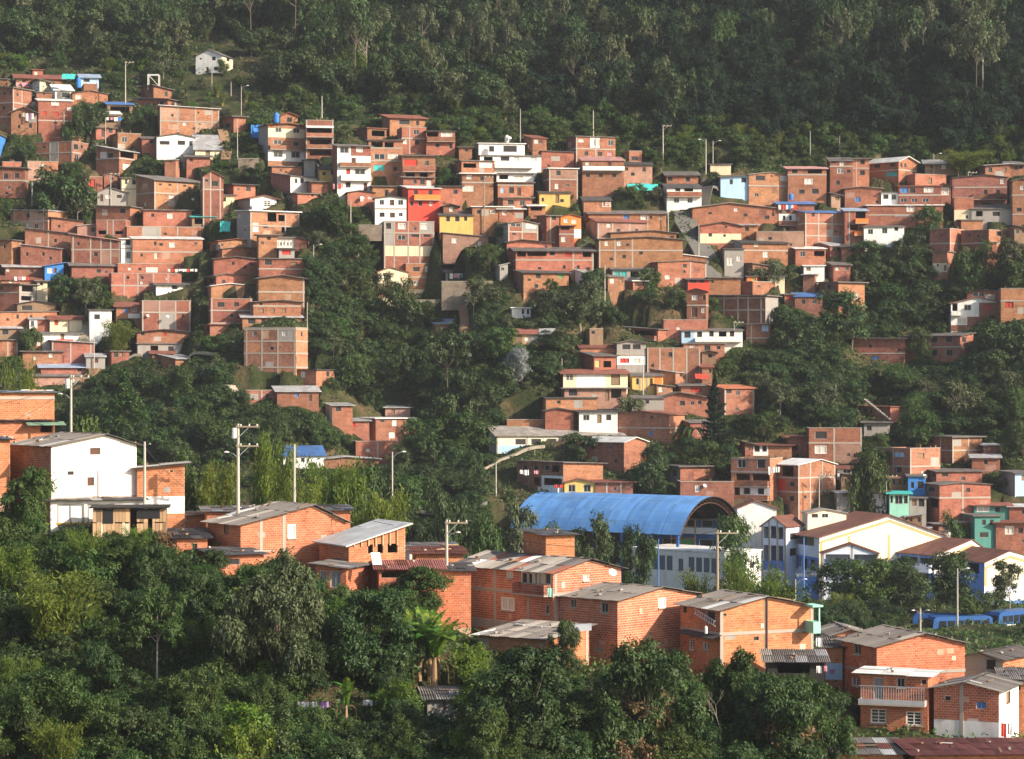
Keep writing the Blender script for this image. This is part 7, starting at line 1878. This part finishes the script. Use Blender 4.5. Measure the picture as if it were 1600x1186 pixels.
clothes(464, 520, 1096, hit(490, 1116, NEAR), ['wh', 'wh', 'purple', 'wh'], 'white and lilac washing on line left of young banana', 12)
clothes(566, 602, 1093, hit(584, 1112, NEAR), ['wh', 'lb', 'rd', 'rd'], 'white and red washing right of young banana', 9)
clothes(702, 735, 427, hz(715, 430) - .7, ['wh', 'pk', 'wh', 'wh', 'lb'], 'row of white washing under dark roofed open shelter', 9)
clothes(812, 828, 734, hz(820, 745) - 1, ['wh', 'wh', 'rd'], 'white towels on left part of white balcony house', 8)
clothes(834, 842, 735, hz(840, 745) - 1, ['pk'], 'single pink towel above white balcony', 7); clothes(866, 880, 757, hz(870, 760) - 1.2, ['rd'], 'two crimson towels on white balcony', 7)
clothes(166, 192, 183, hz(170, 190) - .8, ['wh', 'pk', 'wh', 'bl'], 'mixed washing under open wooden shelter', 6)
clothes(262, 308, 420, hz(280, 425) - .6, ['wh', 'rd', 'wh', 'wh'], 'washing spread on the orange rubble terrace', 5)
clothes(1563, 1582, 1130, 185.5, ['rd', 'wh', 'black', 'bl', 'rd'], 'colourful washing at white corner wall lower right', 22)
clothes(855, 864, 918, 200.5, ['mt', 'wh', 'lb'], 'pale towels hanging from patchwork roof house balcony', 18)
clothes(1216, 1246, 320, hz(1230, 325) - .7, ['wh', 'rd', 'wh', 'bl'], 'washing on terrace of blue sheet roof house', 7)
clothes(520, 536, 287, hz(522, 275) - 1, ['pk', 'black', 'rd'], 'pink and dark washing below small yellow house', 8)
clothes(40, 54, 177, hz(42, 185) - .7, ['wh', 'purple', 'wh', 'rd'], 'washing on shaded brick gabled house at top left', 12)
clothes(1200, 1220, 729, hz(1215, 735) - 1, ['wh', 'wh'], 'white sheets at corner of four level brick house', 12)
clothes(22, 46, 432, hz(30, 440) - .6, ['wh', 'pk', 'wh', 'rd'], 'washing on rusty red roof house at left edge', 7)
clothes(1275, 1292, 1040, 191.5, ['wh', 'pk', 'bl', 'bl'], 'pink white and blue washing beside narrow brick house', 12)
clothes(1274, 1285, 996, 195.5, ['wh', 'purple', 'wh'], 'white washing under mint box', 16)
def tarp(u0, u1, v0, v1, Y, mat, label, drop=0.6):
    s_ = FPX / Y; o_ = pt(u0, v1, Y); W, H = (u1 - u0) / s_, (v1 - v0) / s_
    V, n, m_ = [], 10, 5; rng = np.random.default_rng(int(u0))
    g_ = rng.normal(size=(n + 1, m_ + 1)) * .12
    f = lambda i, j: (W * i / n, drop * (1 - j / m_) * -1 + g_[i, j] + .4 * j / m_, H * j / m_ + g_[i, j] * .6)
    for i in range(n):
        for j in range(m_): V.append([f(i, j), f(i+1, j), f(i+1, j+1), f(i, j+1)])
    mb = MB()
    for q_ in V: mb.face(q_, 0)
    o = link('tarpaulin', mb.mesh('tarpaulin', [MATS[mat]], True), None, o_); set_label(o, label, 'tarpaulin', 'tarpaulins and netting')
tarp(980, 1028, 287, 298, hit(1004, 297, FAR) - .4, 'tq', 'turquoise netting lying on the green bank', 1.0)
tarp(344, 360, 346, 362, hit(352, 362, FAR) - .5, 'tq', 'turquoise netting hanging beside grass plot', .6)
tarp(392, 410, 195, 216, hit(400, 216, FAR) - .5, 'bl', 'blue plastic sheet beside cream banded house', .4)
tarp(97, 118, 115, 124, hz(100, 128) - .3, 'tq', 'turquoise striped awning above top left cluster', 1.0)
tarp(1086, 1106, 584, 592, hz(1090, 575) - 2, 'rd', 'crimson sheet roof scrap above orange roof house', 1.2)
# painted letters on the orange hut
d = next(q_ for q_ in HOUSES if q_.get('name') == 'painted_house')
xl, xc, xr, yt, yb = d['n']
cu = bpy.data.curves.new('letters', 'FONT'); cu.body = 'LES'; cu.size = 1.25; cu.extrude = .01
tmp = bpy.data.objects.new('tmp', cu); COL.objects.link(tmp); bpy.context.view_layer.update()
me = bpy.data.meshes.new_from_object(tmp.evaluated_get(bpy.context.evaluated_depsgraph_get())); bpy.data.objects.remove(tmp)
me.materials.clear(); me.materials.append(MATS['wh'])
link('painted_letters', me, d['root'], ((942 - xc) / (xr - xc) * d['Wm'] - .2, -.03, (yb - 323) / d['s']), (rad(90), 0, 0))
# graffiti strokes on the white wall hut
d = next(q_ for q_ in HOUSES if q_.get('name') == 'graffiti_house'); rng = random.Random(3)
for k in range(9):
    x = .25 + k * .31; mb = MB(); mb.tube([(x, -.01, .4), (x + rng.uniform(-.2, .3), -.012, 1.0), (x + rng.uniform(-.1, .4), -.01, rng.uniform(1.2, 1.5))], [.05, .07, .03], 4)
    link('graffiti_stroke', mb.mesh('graffiti_stroke', [MATS[rng.choice(['dark', 'gy', 'steel', 'dark'])]]), d['root'])
# wooden frame on the roof of the top storey room
hd = next(q_ for q_ in HOUSES if q_['label'].startswith('top storey brick room'))
o_ = pt(231, 136, hd['Yd'] + 1.2); s_ = FPX / hd['Yd']; r = empty('roof_frame', o_); set_label(r, 'bare timber frame standing on brick room roof', 'frame')
w_, h_ = 17 / s_, 20 / s_
for x in (0, w_):
    for y in (0, 1.6): boxpart('post', 'frame_white', r, x - .06, x + .06, y - .06, y + .06, -.6, h_)
boxpart('rail', 'frame_white', r, -.06, w_ + .06, -.06, .06, h_ - .1, h_ + .02); boxpart('rail', 'frame_white', r, -.06, w_ + .06, 1.54, 1.66, h_ - .1, h_ + .02)
mb = MB(); mb.tube([(0, 0, h_), (w_, 0, .2)], [.05, .05], 4); link('diagonal', mb.mesh('diagonal', [MATS['frame_white']]), r)
# ------------------------------------------------------------------ wooden shack on the ridge, board by board
Y = 206.0; s_ = FPX / Y; o_ = pt(145, 838, Y)
r = empty('wooden_shack', o_, rad(6)); set_label(r, 'ramshackle wooden shack of boards on ridge before white house', 'shack')
W, H = 113 / s_, 44 / s_; rng = random.Random(9); x = 0.0
while x < W - .1:
    w = rng.uniform(.22, .42)
    if 2.9 < x < 3.4 or 4.1 < x < 4.5: x += w; continue
    up = rng.random() < .5
    mt = rng.choice(['board', 'board', 'board', 'wd', 'cr'])
    boxpart('board', mt, r, x, min(x + w - .03, W), -.03 - rng.uniform(0, .03), .03, -1.0 + rng.uniform(0, .2), H * rng.uniform(.44, .5))
    boxpart('board', rng.choice(['board', 'board', 'wd']), r, x, min(x + w - .03, W), -.02 - rng.uniform(0, .03), .03, H * .5, H * rng.uniform(.93, 1.0))
    x += w
boxpart('black_sheet', 'black', r, W * .60, W * .92, -.09, -.07, H * .62, H * .97); boxpart('black_sheet', 'black', r, W * .14, W * .28, -.09, -.07, H * .45, H * .97)  # flat black sheets set on the board front
boxpart('side_wall', 'wd', r, 0, .06, .05, 4.0, -1.0, H * .96); boxpart('side_wall', 'wd', r, W - .06, W, .05, 4.0, -1.0, H * .96); boxpart('back_wall', 'wd', r, 0, W, 4.0, 4.06, -1.0, H * .96)
o = boxpart('roof', 'dark', r, -.3, W + .3, -.4, 4.3, H, H + .08)
for x in (.1, W * .5, W - .1): boxpart('post', 'wd', r, x - .07, x + .07, .05, .19, -3.0, H)
# retaining wall and yard below the white house
Y = 211; o_ = pt(20, 850, Y); r = empty('retaining_wall', o_); set_label(r, 'ochre concrete retaining wall below tall white house', 'wall'); boxpart('wall', 'co', r, 0, 7.0, 0, .4, -2.5, 1.6); boxpart('cap', 'ye', r, -.1, 7.1, -.1, .5, 1.6, 1.75)
for u0, u1, vt, vb, lab in [(690, 770, 440, 472, 'stone retaining wall under dark roofed open shelter'), (634, 700, 469, 482, 'cream stone wall below orange house with cream base'), (372, 404, 248, 262, 'sandy retaining wall left of banded three storey house'), (560, 596, 352, 364, 'pale retaining wall left of cream based house'), (930, 1006, 660, 700, 'x')]:
    if lab == 'x': continue
    Yw = hit((u0 + u1) / 2, vb, FAR) - .6; sw = FPX / Yw; r = empty('retaining_wall', pt(u0, vb, Yw)); set_label(r, lab, 'wall')
    mb = MB(); mb.box(0, (u1 - u0) / sw, 0, .5, -1.5, (vb - vt) / sw); link('wall', mb.mesh('stone_wall', [MATS['stone']]), r); boxpart('cap', 'co', r, -.05, (u1 - u0) / sw + .05, -.06, .56, (vb - vt) / sw, (vb - vt) / sw + .1)
# mint box room hanging on the wide orange gable, drain pipes, ladder, ledge
Y = 199; s_ = FPX / Y; r = empty('mint_closet', pt(1271, 990, Y), rad(20)); set_label(r, 'mint green box closet hung on end of orange gabled house', 'closet')
boxpart('cabin', 'mt', r, 0, .62, 0, 1.6, 0, .9); boxpart('canopy', 'mt', r, -.1, .8, -.1, 1.7, 2.05, 2.2); boxpart('post', 'mt', r, .5, .6, .05, .15, .9, 2.05)
hd = next(q_ for q_ in HOUSES if q_['label'].startswith('wide orange gabled'))
R_ = hd['root']; W, D, H, s_ = hd['Wm'], hd['Dm'], hd['H'], hd['s']
boxpart('drain_pipe', 'brown', R_, W * .485, W * .485 + .1, -.16, -.05, 0, H + .8)
zl = (hd['n'][4] - 994) / s_
mb = MB(); mb.face([(-.9, -.3, zl - .15), (-.9, D * .9, zl - .15), (0, D * .9, zl + .1), (0, -.3, zl + .1)], 0); mb.face([(-.9, -.3, zl - .19), (0, -.3, zl + .06), (0, D * .9, zl + .06), (-.9, D * .9, zl - .19)], 0); link('ledge_roof', mb.mesh('ledge_roof', [MATS['r_dk']]), R_)
r = empty('ladder', R_.location + Vector((R_.matrix_basis.to_3x3() @ Vector((-.25, .3, zl + .75)))), R_.rotation_euler.z + rad(90)); set_label(r, 'wooden ladder hung sideways on shaded brick wall', 'ladder')
for z in (0, .38):
    mb = MB(); mb.tube([(0, 0, z), (3.2, 0, z + .75)], [.035, .035], 5); link('rail', mb.mesh('rail', [MATS['frame_white']]), r)
for k in range(9): boxpart('rung', 'frame_white', r, .2 + k * .34, .24 + k * .34, -.025, .025, .75 * (.2 + k * .34) / 3.2, .75 * (.2 + k * .34) / 3.2 + .38)
# balcony railings on the terrace house at lower right
hd = next(q_ for q_ in HOUSES if q_['label'].startswith('terrace brick house')); R_ = hd['root']; zb = (hd['n'][4] - 1094) / hd['s']
for k in range(26): boxpart('baluster', 'steel', R_, -.80, -.77, .15 + k * hd['Dm'] / 27, .18 + k * hd['Dm'] / 27, zb, zb + .95)
boxpart('handrail', 'steel', R_, -.82, -.75, .1, hd['Dm'] - .05, zb + .95, zb + 1.0)
# posts under the loft of the white tilted roof
hd = next(q_ for q_ in HOUSES if q_['label'].startswith('house with large tilted')); R_ = hd['root']
for k in range(7): boxpart('post', 'board', R_, .4 + k * .62, .52 + k * .62, -.12, -.02, hd['H'] - .2, hd['H'] + hd['rise'] / hd['s'] * (.4 + k * .62) / hd['Wm'])
# leaning board on the roof below it, curled sheet on the lean to
r = link('leaning_board', ubox('wh'), None, pt(588, 873, 198.5), (rad(-35), 0, rad(20)), (.75, .05, 1.1)); set_label(r, 'white board leaning on roof below white tilted roof', 'board')
hd = next(q_ for q_ in HOUSES if q_['label'].startswith('lower brick lean to')); p = pt(900, 984, hd['Yd'] + 2)
mb = MB()
for k in range(8):
    a0, a1 = k / 8 * 1.2, (k + 1) / 8 * 1.2
    mb.face([(0, a0 * .6, .5 * math.sin(a0)), (2.4, a0 * .6, .5 * math.sin(a0) + .15), (2.4, a1 * .6, .5 * math.sin(a1) + .15), (0, a1 * .6, .5 * math.sin(a1))], 0)
o = link('curled_sheet', mb.mesh('curled_sheet', [MATS['steel']], True), None, p - Vector((1.2, 0, .2))); set_label(o, 'curled grey metal sheet lying on lower lean to roof', 'sheet metal')
# stilts of the timber hut in the ravine
Yh = hit(840, 556, FAR); s_ = FPX / Yh; r = empty('stilt_hut', pt(797, 538, Yh)); set_label(r, 'timber stilt hut with rusty roof in the ravine', 'hut')
W = 75 / s_; 
for k in range(20): boxpart('board', random.choice(['wd', 'wd', 'board', 'gy', 'wd']), r, k * W / 20, (k + 1) * W / 20 - .02, -.04, .04, 0, 16 / s_)
boxpart('floor', 'wd', r, 0, W, -.1, 4, -.15, 0); boxpart('side_wall', 'wd', r, W - .05, W, .05, 4, 0, 16 / s_); boxpart('side_wall', 'wd', r, 0, .05, .05, 4, 0, 16 / s_); boxpart('window', 'frame_white', r, W * .3, W * .37, -.08, -.04, .6, 1.1)
mb = MB(); mb.face([(-.3, -.5, 16 / s_ - .05), (W * .6, -.5, 16 / s_ - .05), (W * .6, 4.2, 16 / s_ + 1.1), (-.3, 4.2, 16 / s_ + 1.1)], 0, [(0, 0), (5, 0), (5, 4), (0, 4)]); mb.face([(W * .6, -.5, 16 / s_ - .05), (W + .3, -.5, 16 / s_ - .05), (W + .3, 4.2, 16 / s_ + 1.1), (W * .6, 4.2, 16 / s_ + 1.1)], 1, [(0, 0), (4, 0), (4, 4), (0, 4)]); link('roof', mb.mesh('hut_roof', [MATS['r_rd'], MATS['r_zn']]), r)
for k in range(8): boxpart('stilt', 'wd', r, k * W / 7.6, k * W / 7.6 + .13, (k % 2) * 1.5, (k % 2) * 1.5 + .13, -3.6, -.15)
# long cream hall of the lower hillside
# a parked white car and a cyclist free road end here: small vehicles
def car(u, v, Y, rz, mat, label):
    r = empty('parked_car', pt(u, v, Y), rz); set_label(r, label, 'car')
    prof = [(0, .35), (0, .8), (.15, .95), (1.0, 1.0), (1.6, 1.48), (3.0, 1.5), (3.7, 1.0), (4.1, .95), (4.2, .75), (4.2, .35)]; mb = MB()
    for s2 in (-.85, .85): mb.face([(x, s2, z) for x, z in (prof if s2 < 0 else prof[::-1])], 0)
    for i in range(len(prof)):
        a2, b2 = prof[i], prof[(i + 1) % len(prof)]; mb.face([(a2[0], -.85, a2[1]), (a2[0], .85, a2[1]), (b2[0], .85, b2[1]), (b2[0], -.85, b2[1])], 0)
    link('body', mb.mesh('car_body', [MATS[mat]]), r)
    for s2 in (-.86, .84): 
        mb = MB(); mb.face([(1.15, s2, 1.0), (3.5, s2, 1.0), (2.95, s2, 1.42), (1.7, s2, 1.42)], 0); mb.face([(1.15, s2 + .02, 1.0), (1.7, s2 + .02, 1.42), (2.95, s2 + .02, 1.42), (3.5, s2 + .02, 1.0)], 0); link('window', mb.mesh('car_window', [MATS['pane']]), r)
        for x in (.8, 3.3):
            mb = MB(); mb.tube([(x, s2 - .1, .32), (x, s2 + .12, .32)], [.32, .32], 12); link('wheel', mb.mesh('car_wheel', [MATS['rubber']]), r)
Yc = hit(45, 1180, NEAR); car(30, 1180, Yc, .2, 'frame_white', 'white car half hidden by leaves at bottom left corner')
# ------------------------------------------------------------------ the air
mb = MB(); mb.box(-760, 760, -40, 1060, -48, 235)
hz_m = bpy.data.materials.new('haze_air'); hz_m.use_nodes = True; nt = hz_m.node_tree
for n in list(nt.nodes):
    if n.type == 'BSDF_PRINCIPLED': nt.nodes.remove(n)
pv = N(nt, 'ShaderNodeVolumePrincipled'); pv.inputs['Color'].default_value = (0.86, 0.91, 1.0, 1); pv.inputs['Density'].default_value = HAZE; pv.inputs['Anisotropy'].default_value = 0.1
nt.links.new(pv.outputs[0], nt.nodes['Material Output'].inputs['Volume'])
o = link('haze', mb.mesh('haze', [hz_m])); tag(o, 'thin pale haze hanging over the whole valley', 'haze', kind='stuff')
